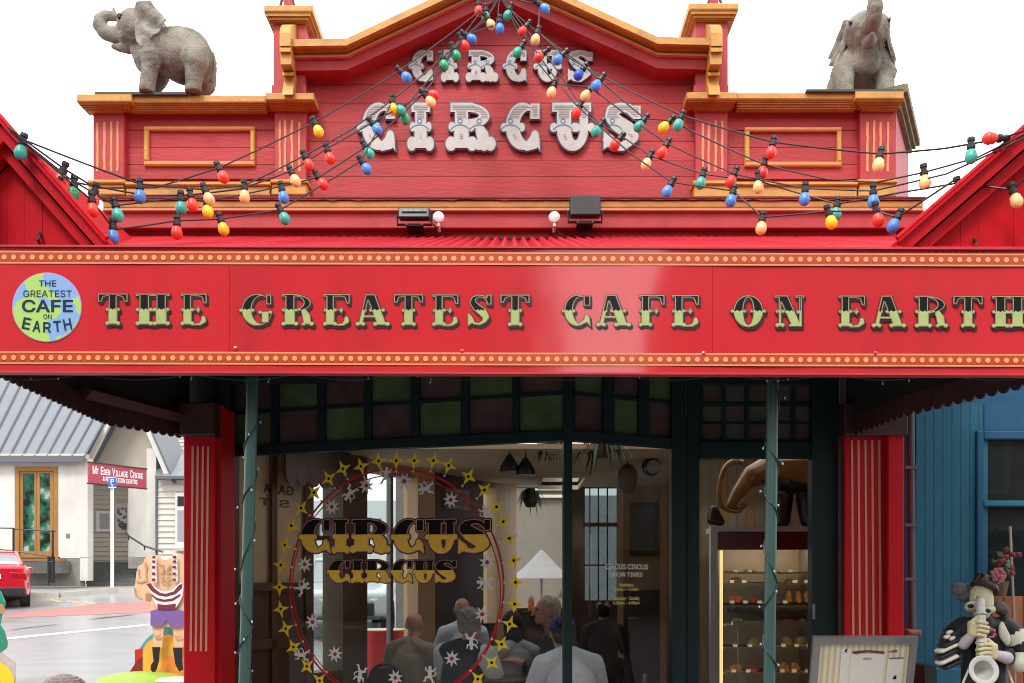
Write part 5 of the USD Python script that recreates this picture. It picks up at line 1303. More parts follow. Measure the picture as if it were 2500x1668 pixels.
# gold elephant figure on the fridge
M_['gilt'] = mat('carved_gilt', (.15, .07, .016), .25, .25, 8, .2, 20); M_['bronze'] = mat('dark_bronze', (.022, .012, .012), .35, .3)
Yg = 9.85
gq = lambda x, y, dy, r: (*P(x, y, Yg + dy), r * Yg / F)
t = thing('carved_elephant', 'gold and black carved elephant figure standing on top of the cake fridge', 'figurine', P(1870, 1285, Yg))
body = blob([[gq(1925, 1165, 0, 44), gq(1965, 1165, 0, 42)], [gq(1905, 1215, -.1, 22), gq(1905, 1250, -.1, 17), gq(1905, 1270, -.1, 17)], [gq(1965, 1215, -.1, 22), gq(1970, 1270, -.1, 17)], [gq(1915, 1215, .1, 22), gq(1912, 1270, .1, 17)], [gq(1968, 1215, .1, 22), gq(1972, 1270, .1, 17)]], .03, 8)
obj('body', body, M_['bronze'], t, smooth=True)
head = blob([[gq(1868, 1150, -.05, 32), gq(1838, 1162, -.1, 27)], [gq(1830, 1165, -.1, 22), gq(1800, 1205, -.15, 16), gq(1785, 1232, -.17, 13), gq(1800, 1244, -.17, 9), gq(1818, 1232, -.17, 7)]], .025, 6)
obj('head', head, M_['gilt'], t, smooth=True)
from scipy.interpolate import CubicSpline
b = B(); tp_ = np.array([P(1812, 1130, Yg - .2), P(1790, 1128, Yg - .22), P(1768, 1148, Yg - .24), P(1756, 1190, Yg - .24), P(1757, 1225, Yg - .24), P(1772, 1243, Yg - .22), P(1797, 1250, Yg - .2), P(1812, 1242, Yg - .2)]); b.tube(CubicSpline(np.arange(8), tp_)(np.linspace(0, 7, 36)), np.interp(np.linspace(0, 7, 36), np.arange(8), [.03, .032, .03, .028, .026, .022, .018, .012]), 12); obj('trunk', b, M_['gilt'], t, smooth=True)
b = B(); b.mesh(hull(*[ell(P(x, y, Yg + d), .02, False) for x, y, d in ((1895, 1128, -.22), (1975, 1124, -.22), (1985, 1180, -.2), (1900, 1160, -.22), (1895, 1128, .2), (1975, 1124, .2))])); obj('saddle_cloth', b, M_['gilt'], t)
b = B(); b.mesh(hull(ell(P(1742, 1245, Yg - .15), .05, False), ell(P(1738, 1268, Yg - .15), .055, False), ell(P(1760, 1275, Yg - .15), .04, False))); obj('prancing_foot', b, M_['bronze'], t)
# ================================================================ left: the village centre across the side street
M_['roofseam'] = mat('roof_metal', (.165, .18, .205), .4, .06, 2); M_['seam'] = mat('roof_seam', (.10, .11, .13), .5, .1)
M_['render'] = mat('white_render', (.60, .59, .56), .75, .07, 1.2, .15, 30, dirt=(.40, .385, .35), dirt_amt=.6, dscale=.8, stretch=(1.5, 1, .5)); M_['beige'] = mat('beige_board', (.42, .385, .31), .7, .06); M_['creamboard'] = mat('cream_weatherboard', (.60, .585, .53), .65, .05)
M_['conc'] = mat('old_concrete', (.22, .215, .20), .85, .25, 3, .3, 20); M_['concdk'] = mat('dark_step', (.10, .105, .10), .85, .25, 4); M_['oak'] = mat('oak_door', (.30, .145, .035), .45, .15, 3, stretch=(6, 6, .6)); M_['signred'] = mat('sign_maroon', (.34, .035, .065), .5, .05)
M_['doorglass'] = usdkit.material(stage, LK + 'door_glass', {'g': ('geometry', {}), 'n': ('noise_texture', {'scale': 2.6, 'detail': 5.0}), 'r': ('rgb_ramp', {'ramp': [(.38, (.012, .013, .014)), (.47, (.02, .09, .055)), (.56, (.03, .16, .10)), (.64, (.35, .38, .36))]}), 'p': ('principled_bsdf', {'roughness': .15})},
    [('g.position', 'n.vector'), ('n.fac', 'r.fac'), ('r.color', 'p.base_color')], surface='p.BSDF')
GB = 1.52                                                            # footpath level up there
Yv = 30.0
vc = thing('village_centre_building', 'white rendered building with grey standing seam roof and oak double doors', 'building', (PX(100, Yv), Yv, GB))
def vb(name, x0, x1, y0, y1, m, Y=Yv, d=.2, par=None, thing_=None):
    b = B(); b.pbox(x0, x1, y0, y1, Y, d); return obj(name, b, M_[m] if isinstance(m, str) else m, par or thing_ or vc)
vb('wall', -160, 36, 1118, 1362, 'render', d=.4); vb('wall', 141, 214, 1118, 1360, 'render', d=.4); vb('wall', 36, 141, 1118, 1140, 'render', d=.4)
vb('foundation', -160, 195, 1362, 1432, 'conc', Yv + .03, .4); vb('corner_pier', 195, 214, 1360, 1418, 'render', Yv + .02, .4)
vb('eaves_board', -160, 208, 1108, 1119, 'cream', Yv - .18, .3)
vb('gutter', -160, 204, 1113, 1128, 'seam', Yv - .30, .12)
# standing seam roof: the sheet and its seams
e0, e1 = P(-160, 1118, Yv - .2), P(206, 1116, Yv - .2)
t0, t1 = P(-60, 905, 33.0), P(325, 905, 33.0)
b = B(); b.quad(e0, e1, t1, t0); obj('roof_sheet', b, M_['roofseam'], vc)
nrm = np.cross(e1 - e0, t0 - e0); nrm /= np.linalg.norm(nrm); nrm *= -1 if nrm[1] > 0 else 1
for i in range(13):
    q = i / 12; a, c = e0 * (1 - q) + e1 * q, t0 * (1 - q) + t1 * q
    b = B(); b.tube([a + nrm * .02, c + nrm * .02], .035, 4); obj('roof_seam', b, M_['seam'], vc)
# porch gable
Yp = 31.2
apx, lft, rgt = (312, 925), (203, 1132), (422, 1180)
b = B(); b.ppoly([(lft[0], lft[1]), (apx[0], apx[1]), (rgt[0], rgt[1]), (rgt[0] - 14, rgt[1] - 4), (apx[0], apx[1] + 26), (lft[0] + 16, lft[1] - 2)], Yp - .3, .14); obj('porch_barge', b, M_['render'], vc)
b = B(); b.ppoly([(lft[0] - 4, lft[1] - 2), (apx[0], apx[1] - 8), (rgt[0] + 5, rgt[1] - 2), (rgt[0], rgt[1]), (apx[0], apx[1]), (lft[0], lft[1])], Yp - .36, 2.5); obj('porch_roof', b, M_['seam'], vc)
b = B(); b.ppoly([(218, 1132), (312, 955), (405, 1150), (405, 1156), (218, 1156)], Yp + .5, .1); obj('porch_gable_wall', b, M_['beige'], vc)
vb('porch_wall', 313, 358, 1108, 1362, 'render', Yp + .55, .25); vb('porch_pier', 358, 381, 1095, 1362, 'render', Yp, .5); vb('porch_plinth', 313, 381, 1360, 1388, 'conc', Yp - .02, .8)
y = 1175.0
while y < 1375:                                                       # boards at the back of the porch
    vb('porch_board', 216, 314, y, y + 10.6, 'beige', 33.0 + rng.uniform(0, .01), .05); vb('porch_board_lip', 216, 314, y + 9.6, y + 11.0, 'beige', 32.97, .03); y += 11.4
vb('porch_back', 210, 320, 1140, 1440, 'conc', 33.07, .05)
for i in range(6):
    vb('porch_step', 212, 332 + (i < 4) * 20, 1372 + i * 10, 1440, 'concdk', 32.4 - i * .28, .28)
# oak doors
d = vb('door_frame', 36, 141, 1139, 1150, 'oak', Yv - .02, .15)
for a, c in ((36, 46), (131, 141)): vb('door_jamb', a, c, 1150, 1366, 'oak', Yv - .02, .15)
for a, c, ga, gc in ((46.5, 88, 56, 84), (89, 130.5, 97, 122)):
    dl = vb('door_leaf', a, ga, 1150, 1364, 'oak', Yv + .03, .06); vb('door_stile', gc, c, 1150, 1364, 'oak', Yv + .03, .06, dl); vb('door_rail', ga, gc, 1150, 1156, 'oak', Yv + .03, .06, dl); vb('door_rail', ga, gc, 1346, 1364, 'oak', Yv + .03, .06, dl)
    vb('door_glass', ga, gc, 1156, 1346, M_['doorglass'], Yv + .06, .02, dl)
vb('door_back', 36, 141, 1139, 1366, 'black', Yv + .12, .05); vb('threshold', 34, 143, 1364, 1370, 'oak', Yv - .5, .6)
vb('landing', 20, 150, 1370, 1400, 'concdk', Yv - .6, .6)
vb('wall_vent', 161, 169, 1303, 1313, 'grey', Yv - .03, .03)
# notice case and poster
t = thing('notice_case', 'white framed notice case on the beige porch wall', 'notice case', P(252, 1298, 32.9))
vb('frame', 235, 270, 1248, 1298, 'render', 32.9, .05, t); vb('panel', 243, 266, 1254, 1291, 'roofgrey', 32.89, .008, t)
t = thing('poster_board', 'poster with dark figures beside the notice case on the porch wall', 'poster', P(296, 1302, 32.9))
vb('board', 281, 311, 1229, 1302, 'beige', 32.9, .04, t); vb('print', 286, 309, 1240, 1294, M_['posterink'] if 'posterink' in M_ else M_.setdefault('posterink', usdkit.material(stage, LK + 'poster_ink', {'g': ('geometry', {}), 'n': ('noise_texture', {'scale': 5.0, 'detail': 3.0}), 'r': ('rgb_ramp', {'ramp': [(.45, (.05, .055, .06)), (.52, (.40, .40, .38))]}), 'p': ('principled_bsdf', {})}, [('g.position', 'n.vector'), ('n.fac', 'r.fac'), ('r.color', 'p.base_color')], surface='p.BSDF')), 32.89, .008, t)
# maroon sign
a, c = P(217, 1127, 28.75), P(358, 1144, 30.5)
Ms = frame((a[0], a[1], 0), (c - a)[:2]); Ls = np.linalg.norm((c - a)[:2]); zt, zb_ = a[2], P(217, 1180, 28.75)[2]
t = thing('village_centre_sign', 'maroon village centre sign with white capitals across the porch', 'sign', (a[0], a[1], zb_))
b = B(); b.box(0, Ls, 0, .06, zb_, zt, Ms); obj('board', b, M_['signred'], t)
b = B(); b.box(-.02, Ls + .02, -.02, .08, zt - .035, zt, Ms); b.box(-.02, Ls + .02, -.02, .08, zb_ - .02, zb_ + .015, Ms); obj('edge_rail', b, M_['pilred'] if 0 else M_['valance'], t)
M_['signwhite'] = mat('sign_white', (.75, .72, .72), .5, .03)
x = .12; wds = (('M', .22), ('T', .15), (' ', .1), ('E', .22), ('DEN', .16), (' ', .1), ('V', .22), ('ILLAGE', .16), (' ', .1), ('C', .22), ('ENTRE', .16))
tot = sum({'M': .2, 'T': .11, ' ': .09}.get(w, .14 if len(w) == 1 else .115 * len(w)) for w, _ in wds); k = (Ls - .24) / tot
b = B()
for w_, hgt in wds:
    ww = {'M': .2, 'T': .11, ' ': .09}.get(w_, .14 if len(w_) == 1 else .115 * len(w_)) * k
    if w_ != ' ': flat_text(b, w_, hgt * 1.05, x + ww / 2, zt - .235 + (hgt - .22) / 2, -.001, .006, True, M=Ms, width=ww * .9)
    x += ww
obj('lettering', b, M_['signwhite'], t)
b = B(); flat_text(b, '& RECREATION CENTRE', .13, Ls * .53, zt - .47, -.001, .006, True, M=Ms, width=Ls * .60); obj('lettering', b, M_['signwhite'], t)
# cream weatherboard house behind the red pilaster
hs = thing('weatherboard_house', 'cream weatherboard house with grey roof, right of the white porch', 'house', (PX(420, 31), 31, GB))
y = 1172.0
while y < 1425:
    vb('weatherboard', 382, 470, y, y + 13.0, 'creamboard', 31 + rng.uniform(0, .01), .05, None, hs); vb('weatherboard_lip', 382, 470, y + 12.2, y + 13.6, 'creamboard', 30.965, .04, None, hs); y += 14.0
vb('wall_core', 380, 475, 1165, 1435, 'beige', 31.08, .2, None, hs); vb('corner_trim', 379, 384, 1165, 1425, 'seam', 30.95, .1, None, hs)
vb('gutter', 378, 475, 1162, 1169, 'seam', 30.6, .15, None, hs)
b = B(); b.quad(P(378, 1164, 30.6), P(475, 1164, 30.6), P(475, 1112, 33), P(392, 1100, 33)); obj('roof', b, M_['roofseam'], hs)
wf = vb('window_frame', 427, 470, 1204, 1345, 'render', 30.9, .06, None, hs); vb('window_pane', 433, 470, 1212, 1236, 'winglass', 30.89, .008, wf); vb('window_pane', 433, 470, 1246, 1322, 'roofgrey', 30.89, .008, wf); vb('window_sill', 422, 475, 1338, 1345, 'beige', 30.8, .1, wf)
b = B(); b.box(PX(395, 36), PX(520, 36), 36, 37, 3, PZ(1060, 36)); obj('upper_house_wall', b, M_['creamboard'], hs)
y = 1062
while y < 1130:
    vb('upper_weatherboard', 380, 470, y, y + 8, 'creamboard', 35.9, .05, None, hs); vb('upper_board_lip', 380, 470, y + 7.4, y + 8.6, 'creamboard', 35.87, .04, None, hs); y += 9
# kerb, footpath
kp = [(-60, 26.2), (-14.2, 26.3), (-12.7, 27.0), (-12.2, 28.0), (-11.7, 28.5), (-4, 28.8), (40, 29)]
b = B(); up = [(x, y, gz(y) + .13) for x, y in kp]; v = up + [(x, 34 if i else 34, 1.62) for i, (x, y) in enumerate(kp)] + [(x, y - .02, gz(y) - .05) for x, y in kp]
n = len(kp); f = []
for i in range(n - 1): f += [[i, i + 1, n + i + 1], [i, n + i + 1, n + i], [2 * n + i, 2 * n + i + 1, i + 1], [2 * n + i, i + 1, i]]
b.add(v, f); struct('footpath', b, M_['paving'])
kk = []
for i in range(1, 3): kk.append(kp[i])
M_['kerb'] = mat('kerb_stone', (.42, .40, .36), .7, .15)
for i in range(1, n - 1):
    a, c = np.array([*kp[i], gz(kp[i][1]) + .14]), np.array([*kp[i + 1], gz(kp[i + 1][1]) + .14])
    m_ = max(1, int(np.linalg.norm(c - a) / .9))
    for j in range(m_):
        if i > 4 and j > 12: break
        p0, p1 = a + (c - a) * (j / m_ + .006), a + (c - a) * ((j + 1) / m_ - .006)
        b = B(); s = np.cross((c - a) / np.linalg.norm(c - a), [0, 0, 1]) * .1
        b.add([p0 - s, p1 - s, p1 + s, p0 + s, p0 - s - [0, 0, .2], p1 - s - [0, 0, .2], p1 + s - [0, 0, .2], p0 + s - [0, 0, .2]], [[0, 1, 2], [0, 2, 3], [0, 4, 5], [0, 5, 1], [2, 6, 7], [2, 7, 3], [1, 5, 6], [1, 6, 2], [0, 3, 7], [0, 7, 4]])
        obj('kerb_stone', b, M_['kerb'], '/World/footpath')
# painted surface patches on the street
M_['redlane'] = mat('red_lane_paint', (.36, .15, .14), .5, .12, 3); M_['yline'] = mat('yellow_line', (.55, .42, .18), .5, .2, 6); M_['wline'] = mat('white_line', (.5, .5, .5), .5, .15, 5); M_['patch'] = mat('tar_patch', (.055, .055, .058), .4, .3, 4)
def strip(name, pts, m, dz=.008):
    b = B(); v = [(x, y, gz(y) + dz) for x, y in pts]; b.add(v, [[0, i, i + 1] for i in range(1, len(v) - 1)]); struct(name, b, M_[m])
def gpt(px, py):                                                      # where a photo pixel meets the climbing street
    k = (HZ - py) / F
    Y = (0.067 * 9 + EYE) / (.067 - k)
    return PX(px, Y), Y
strip('red_lane', [gpt(-40, 1511), gpt(470, 1493), gpt(470, 1466), gpt(250, 1474), gpt(40, 1497)], 'redlane')
strip('lane_line', [gpt(-20, 1566), gpt(460, 1519), gpt(460, 1515), gpt(-20, 1561)], 'wline')
for i in range(3): strip('yellow_line', [gpt(120 + i * 40, 1466 + i * 3), gpt(150 + i * 40, 1472 + i * 2), gpt(155 + i * 40, 1470 + i * 2), gpt(126 + i * 40, 1464 + i * 3)], 'yline', .009)
for q in (((15, 1541), (130, 1527), (150, 1524), (60, 1534)), ((210, 1515), (300, 1505), (340, 1501), (260, 1507))): strip('tar_patch', [gpt(*p) for p in q], 'patch', .010)
# sign post
t = thing('parking_sign', 'white sign post with a small blue parking sign in front of the porch', 'street sign', P(274, 1432, 28.6))
b = B(); b.tube([P(274, 1434, 28.6), P(274, 1182, 28.6)], .05, 12); obj('post', b, M_['signwhite'], t)
b = B(); b.pbox(264.5, 283.5, 1165, 1191, 28.5, .02); bl = obj('sign_plate', b, mat('sign_blue', (.02, .12, .48), .4, .05), t)
b = B(); b.pbox(264.5, 283.5, 1189, 1191.5, 28.49, .005); b.pbox(264.5, 283.5, 1164.5, 1166.5, 28.49, .005); obj('sign_border', b, M_['signwhite'], bl)
b = B(); c = P(274, 1175, 28.49); flat_text(b, 'P', .13, c[0], c[2], 28.498, .006, True); flat_text(b, '5', .07, c[0], c[2] - .12, 28.498, .006, True); obj('sign_symbol', b, M_['signwhite'], bl)
# railings
t = thing('door_railing', 'black iron railing in front of the oak doors', 'railing', P(70, 1430, 28.7))
for x, y0, y1 in ((33, 1289, 1418), (129, 1294, 1366), (118, 1358, 1430), (129, 1352, 1424)): b = B(); b.tube([P(x, y0, 28.7), P(x, y1, 28.7)], .035, 8); obj('post', b, M_['black'], t)
for p0, p1 in (((-80, 1288), (33, 1290)), ((33, 1292), (136, 1297)), ((-60, 1336), (33, 1345)), ((33, 1346), (120, 1358)), ((60, 1370), (132, 1372))): b = B(); b.tube([P(*p0, 28.7), P(*p1, 28.7)], .022, 6); obj('rail', b, M_['black'], t)
for i in range(9): b = B(); x = 121 + i * 1.6; b.tube([P(x, 1360, 28.7), P(x, 1422, 28.7)], .010, 5); obj('baluster', b, M_['black'], t)
t = thing('porch_handrail', 'dark handrail with stubby brackets sloping down the porch steps', 'railing', P(345, 1330, 28.9))
b = B(); b.tube([P(304, 1297, 28.9), P(316, 1310, 28.9), P(352, 1333, 28.9), P(398, 1348, 28.9)], .028, 8); obj('rail', b, M_['black'], t)
for x, y in ((314, 1311), (353, 1335), (382, 1346)): b = B(); b.tube([P(x, y - 1, 28.9), P(x, y + 7, 28.9), P(x, y + 7, 29.3)], .022, 6); obj('bracket', b, M_['black'], t)

# ---------------------------------------------------------------- cars
def car(name, label, loc, ang, paint, glassm, dark=False, plate=''):
    t = thing(name, label, 'car', loc)
    Rm = np.eye(4); c, s = math.cos(ang), math.sin(ang); Rm[:2, :2] = [[c, -s], [s, c]]; Rm[:3, 3] = loc
    def H(pts, r): return hull(*[ell(p, r, False) for p in pts])
    def sh(name, m, mt, par=None, smooth=40):
        b = B(); b.mesh(m, Rm); return obj(name, b, M_[mt] if isinstance(mt, str) else mt, par or t, smooth=smooth)
    W = .80                                                           # +x is the front of the car, the rear at x = -2.2
    lower = H([(x, sy * w, z) for sy in (-1, 1) for x, w, z in ((2.12, .62, .45), (2.12, .62, .70), (1.5, .80, .35), (1.4, .78, .86), (-1.4, .80, .35), (-1.5, .80, .92), (-2.12, .70, .45), (-2.12, .66, .98))], .09)
    tail = H([(x, sy * w, z) for sy in (-1, 1) for x, w, z in ((-2.10, .70, .95), (-1.75, .72, 1.05), (-1.0, .72, .9))], .06)
    for wx_ in (1.35, -1.32):
        cyl = manifold3d.Manifold.cylinder(2.4, .37, .37, 28, True).rotate([90, 0, 0]).translate([wx_, 0, .33])
        lower = lower - cyl
    body = sh('body', lower + tail, paint)
    sh('cabin', H([(x, sy * w, z) for sy in (-1, 1) for x, w, z in ((.95, .68, .95), (.25, .56, 1.36), (-.75, .56, 1.38), (-1.75, .66, 1.0))], .05), glassm, body)
    sh('roof', H([(x, sy * w, z) for sy in (-1, 1) for x, w, z in ((.28, .55, 1.40), (-.78, .55, 1.42), (-.2, .50, 1.45))], .03), paint, body)
    for sy in (-1, 1):
        for a, b2 in (((.98, .70, .98), (.28, .58, 1.41)), ((-.78, .58, 1.42), (-1.80, .69, 1.02)), ((-.2, .64, 1.0), (-.22, .58, 1.41))):
            sh('pillar', hull(ell((a[0], sy * a[1], a[2]), .045, False), ell((b2[0], sy * b2[1], b2[2]), .035, False)), paint, body)
        sh('mirror', hull(ell((.75, sy * .90, 1.02), (.05, .07, .06)), ell((.72, sy * .98, 1.03), (.05, .05, .05))), paint, body)
        sh('tail_light', hull(*[ell(p, .035, False) for p in ((-2.17, sy * .74, .86), (-2.20, sy * .42, .88), (-2.17, sy * .74, .74), (-2.20, sy * .45, .80), (-1.95, sy * .80, .90))]), M_['taillight'], body)
        sh('headlight', hull(*[ell(p, .035, False) for p in ((2.16, sy * .66, .70), (2.19, sy * .40, .66), (2.05, sy * .74, .76), (2.15, sy * .66, .62))]), M_['headlight'], body)
        for k in (-.1, -.95):
            sh('door_handle', hull(ell((k, sy * .885, .86), (.08, .02, .015), False), ell((k - .06, sy * .885, .86), (.03, .02, .015), False)), paint, body)
    sh('bumper', H([(x, sy * .70, z) for sy in (-1, 1) for x, z in ((-2.16, .38), (-2.16, .50), (-1.9, .34))], .06), 'black', body)
    sh('grille', H([(x, sy * .42, z) for sy in (-1, 1) for x, z in ((2.18, .42), (2.18, .58))], .05), 'black', body)
    sh('number_plate', manifold3d.Manifold.cube([.02, .42, .12], True).translate([-2.225, 0, .80]), 'signwhite', body, False)
    sh('number_plate', manifold3d.Manifold.cube([.02, .42, .12], True).translate([2.245, 0, .46]), 'signwhite', body, False)
    b = B(); b.lathe([(.045, 0), (.06, .0), (.06, .01), (.045, .01)], Rm @ axis_matrix((2.215, 0, .70), (3, 0, .70)), 16); obj('badge', b, M_['grey'], body)
    for wx_ in (1.35, -1.32):
        for sy in (-1, 1):
            ty = manifold3d.Manifold.cylinder(.22, .32, .32, 28, True).rotate([90, 0, 0]).translate([wx_, sy * .76, .33])
            w_ = sh('wheel', ty, 'tyre')
            b = B(); b.lathe([(.21, 0), (.21, .012), (.05, .03), (.0, .03)], Rm @ axis_matrix((wx_, sy * .865, .33), (wx_, sy * 2, .33)), 20); obj('rim', b, M_['grey'], w_)
    return t
M_['carred'] = mat('car_paint_red', (.42, .004, .018), .18, .03, coat=1.0); M_['carwhite'] = mat('car_paint_white', (.34, .36, .37), .2, .02, coat=1.0)
M_['tyre'] = mat('tyre', (.015, .015, .016), .8, .1); M_['taillight'] = mat('tail_light', (.30, .004, .008), .1, .1); M_['headlight'] = mat('head_light', (.55, .56, .56), .08, .1); M_['cargl'] = mat('car_window', (.30, .31, .33), .05, .1, spec=1.0)
Yc_ = 23.2
car('parked_car', 'red saloon car seen from behind at the left edge, across the side street', (PX(-22, Yc_) - 1.05, Yc_ + 1.9, gz(Yc_ + .3)), math.radians(119), M_['carred'], M_['cargl'])
car('parked_car', 'white car with dark grille seen through the side windows of the cafe', (PX(800, 17.6) , 19.3, gz(18.8)), math.radians(-78), M_['carwhite'], M_['cargl'])

# ---------------------------------------------------------------- painted cut-outs on the corner
def cutout(name, label, cat, Y, zoom, x0, y0, layers, base=None):
    t = thing(name, label, cat, (PX(x0 + 300 / zoom, Y), Y, gz(Y)))
    for i, (nm, m, pts) in enumerate(layers):
        g = Polygon([(PX(x0 + x / zoom, Y), PZ(y0 + y / zoom, Y)) for x, y in pts]).buffer(0)
        b = B()
        if i == 0 or nm.startswith('board'): b.poly(g, Y - .006 * (i > 0), Y + .02)
        else: b.poly(g.buffer(.006).buffer(-.004), Y - .006 - .0025 * i, Y - .004 - .0025 * (i - 1))
        obj(nm, b, M_[m], t)
    return t
for k, c in dict(skin=(.72, .46, .28), skindk=(.42, .20, .10), tone=(.50, .28, .15), purple=(.19, .10, .32), teal2=(.07, .30, .36), yelo=(.75, .38, .05), orng=(.75, .24, .04), mar=(.16, .02, .04), brownb=(.12, .05, .025), gripred=(.45, .02, .02), kred=(.20, .01, .012), pgreen=(.02, .22, .13), clearb=(.45, .38, .37), pyel=(.75, .52, .02), lime=(.26, .40, .04), hole=(.55, .50, .48)).items():
    M_['p_' + k] = mat('paint_' + k, c, .5, .12, 9)
cutout('strongman_cutout', 'painted strongman cut-out without a head, in striped singlet and purple shorts', 'cut-out board', 13.4, 4.2609, 300, 1300, [
    ('board_skin', 'p_skin', [(352, 236), (300, 238), (250, 245), (222, 285), (212, 320), (160, 350), (140, 420), (130, 520), (118, 580), (128, 650), (160, 690), (240, 718), (285, 720), (285, 790), (305, 830), (302, 960), (312, 1060), (322, 1200), (405, 1200), (418, 1060), (425, 980), (500, 985), (520, 1020), (535, 1200), (625, 1200), (645, 1000), (650, 830), (700, 720), (760, 690), (800, 640), (800, 500), (760, 350), (700, 260), (600, 225), (555, 215), (520, 240), (480, 275), (430, 290), (395, 270), (380, 240)]),
    ('arm_shade', 'p_skindk', [(238, 640), (262, 632), (300, 640), (290, 700), (270, 718), (240, 715)]),
    ('arm_shade', 'p_tone', [(236, 300), (262, 360), (250, 430), (262, 520), (300, 560), (296, 580), (255, 545), (236, 470), (240, 400), (228, 340)]), ('arm_shade', 'p_tone', [(150, 500), (190, 515), (235, 500), (240, 512), (190, 530), (145, 515)]), ('arm_shade', 'p_tone', [(118, 580), (128, 650), (160, 690), (200, 705), (205, 690), (165, 672), (140, 640), (132, 580)]), ('arm_shade', 'p_tone', [(170, 380), (160, 430), (178, 470), (184, 465), (170, 430), (178, 385)]),
    ('chest_shade', 'p_tone', [(380, 330), (420, 350), (440, 390), (430, 430), (390, 425), (415, 410), (420, 385), (405, 355)]), ('chest_shade', 'p_tone', [(525, 330), (485, 350), (465, 390), (475, 430), (515, 425), (490, 410), (485, 385), (500, 355)]), ('chest_shade', 'p_tone', [(400, 470), (440, 480), (440, 486), (400, 478)]), ('chest_shade', 'p_tone', [(465, 480), (505, 470), (505, 478), (465, 486)]), ('chest_shade', 'p_tone', [(405, 515), (442, 525), (442, 531), (405, 523)]), ('chest_shade', 'p_tone', [(465, 525), (500, 515), (500, 523), (465, 531)]),
    ('knee_shade', 'p_tone', [(330, 1050), (350, 1075), (390, 1070), (405, 1050), (400, 1085), (350, 1095), (332, 1080)]), ('knee_shade', 'p_tone', [(535, 1050), (560, 1080), (620, 1075), (620, 1090), (560, 1098), (540, 1080)]),
    ('shorts', 'p_purple', [(300, 818), (372, 800), (460, 806), (560, 800), (650, 820), (650, 965), (560, 985), (500, 975), (465, 905), (425, 960), (360, 978), (298, 965)]),
    ('singlet', 'signwhite', [(262, 540), (300, 520), (330, 560), (395, 605), (450, 618), (520, 600), (580, 550), (610, 520), (640, 560), (630, 660), (600, 720), (560, 785), (375, 785), (340, 720), (300, 620)]),
    ('singlet_stripe', 'p_mar', [(262, 540), (300, 528), (340, 585), (400, 630), (460, 640), (540, 615), (600, 545), (630, 540), (625, 580), (560, 640), (460, 668), (390, 655), (325, 620), (295, 590)]),
    ('singlet_stripe', 'p_mar', [(310, 640), (360, 680), (440, 700), (520, 690), (610, 640), (606, 660), (530, 710), (440, 720), (370, 705), (325, 670)]),
    ('singlet_belt', 'p_mar', [(372, 745), (450, 756), (560, 742), (556, 800), (460, 806), (380, 800)]),
    ('brace', 'signwhite', [(318, 236), (358, 236), (366, 520), (322, 500)]), ('brace', 'signwhite', [(536, 226), (576, 226), (582, 520), (540, 510)]),
    *[('brace_dot', 'p_mar', [(x - 14, y - 12), (x + 14, y - 12), (x + 14, y + 12), (x - 14, y + 12)]) for x in (337, 555) for y in (258, 305, 362, 430, 492)],
    ('chest_shade', 'p_skindk', [(446, 340), (454, 340), (456, 520), (444, 520)]), ('chest_shade', 'p_skindk', [(385, 425), (440, 440), (440, 447), (385, 434)]), ('chest_shade', 'p_skindk', [(462, 440), (520, 425), (520, 434), (462, 447)]),
    ('boot', 'black', [(330, 1190), (410, 1190), (400, 1330), (375, 1420), (342, 1462), (315, 1420), (318, 1375), (345, 1335)]), ('boot', 'black', [(545, 1195), (640, 1195), (640, 1330), (650, 1420), (610, 1440), (570, 1365)]),
    ('belly_hole', 'p_skin', [(352, 236), (380, 240), (395, 270), (380, 262)])])
cutout('cutout_stage', 'yellow and orange painted arch with red brackets behind the strongman cut-out', 'cut-out board', 13.55, 4.2609, 300, 1300, [
    ('board_arch', 'p_teal2', [(182, 1195), (240, 1115), (310, 1050), (420, 1000), (470, 935), (520, 1000), (640, 1040), (760, 1150), (800, 1200), (800, 1260), (182, 1260)]),
    ('arch_face', 'p_yelo', [(205, 1500), (205, 1225), (255, 1150), (330, 1092), (470, 1060), (610, 1092), (720, 1160), (780, 1240), (780, 1500)]),
    ('arch_patch', 'p_orng', [(440, 1290), (600, 1275), (700, 1500), (360, 1485)]),
    ('bracket', 'p_gripred', [(130, 1222), (206, 1205), (206, 1500), (130, 1380)]), ('bracket_foot', 'p_kred', [(150, 1340), (206, 1290), (206, 1508), (20, 1532)])])
cutout('green_figure_cutout', 'edge of a green and yellow painted cut-out at the left edge of the picture', 'cut-out board', 12.6, 4.2609, 0, 1300, [
    ('board_base', 'p_clearb', [(-300, 1230), (0, 1240), (60, 1270), (155, 1345), (155, 1700), (-300, 1700)]),
    ('base_face', 'p_pyel', [(-300, 1340), (20, 1355), (90, 1410), (148, 1500), (148, 1700), (-300, 1700)]),
    ('board_sleeve', 'p_pgreen', [(-200, 560), (0, 610), (50, 720), (50, 760), (20, 840), (0, 960), (40, 1020), (75, 1140), (70, 1200), (20, 1242), (-200, 1240)]),
    ('hand', 'p_skindk', [(-30, 750), (30, 745), (55, 800), (50, 840), (-30, 845)])])
v = trimesh.creation.icosphere(3); q = np.asarray(v.vertices).copy(); q[:, 2] = np.maximum(q[:, 2], -.15); c = P(345, 1675, 13.3)
q = q * [.62, .5, .16] * (1 + .06 * (meshkit.noise(q * 6) - .5))[:, None] + [c[0], c[1], PZ(1668, 13.3)]
obj('turf_mound', (q, v.faces), M_['p_lime'], smooth=True, label='lime green artificial turf mound in front of the strongman cut-out', cat='turf')
b = B(); c = P(440, 1660, 12.9); b.lathe([(.30, 0), (.32, .02), (.27, .045), (.0, .05)], axis_matrix(c - [0, 0, .02], c + [0, 0, 1]), 24); b.tube([c - [0, 0, .02], (c[0], c[1], gz(12.9))], .04, 8)
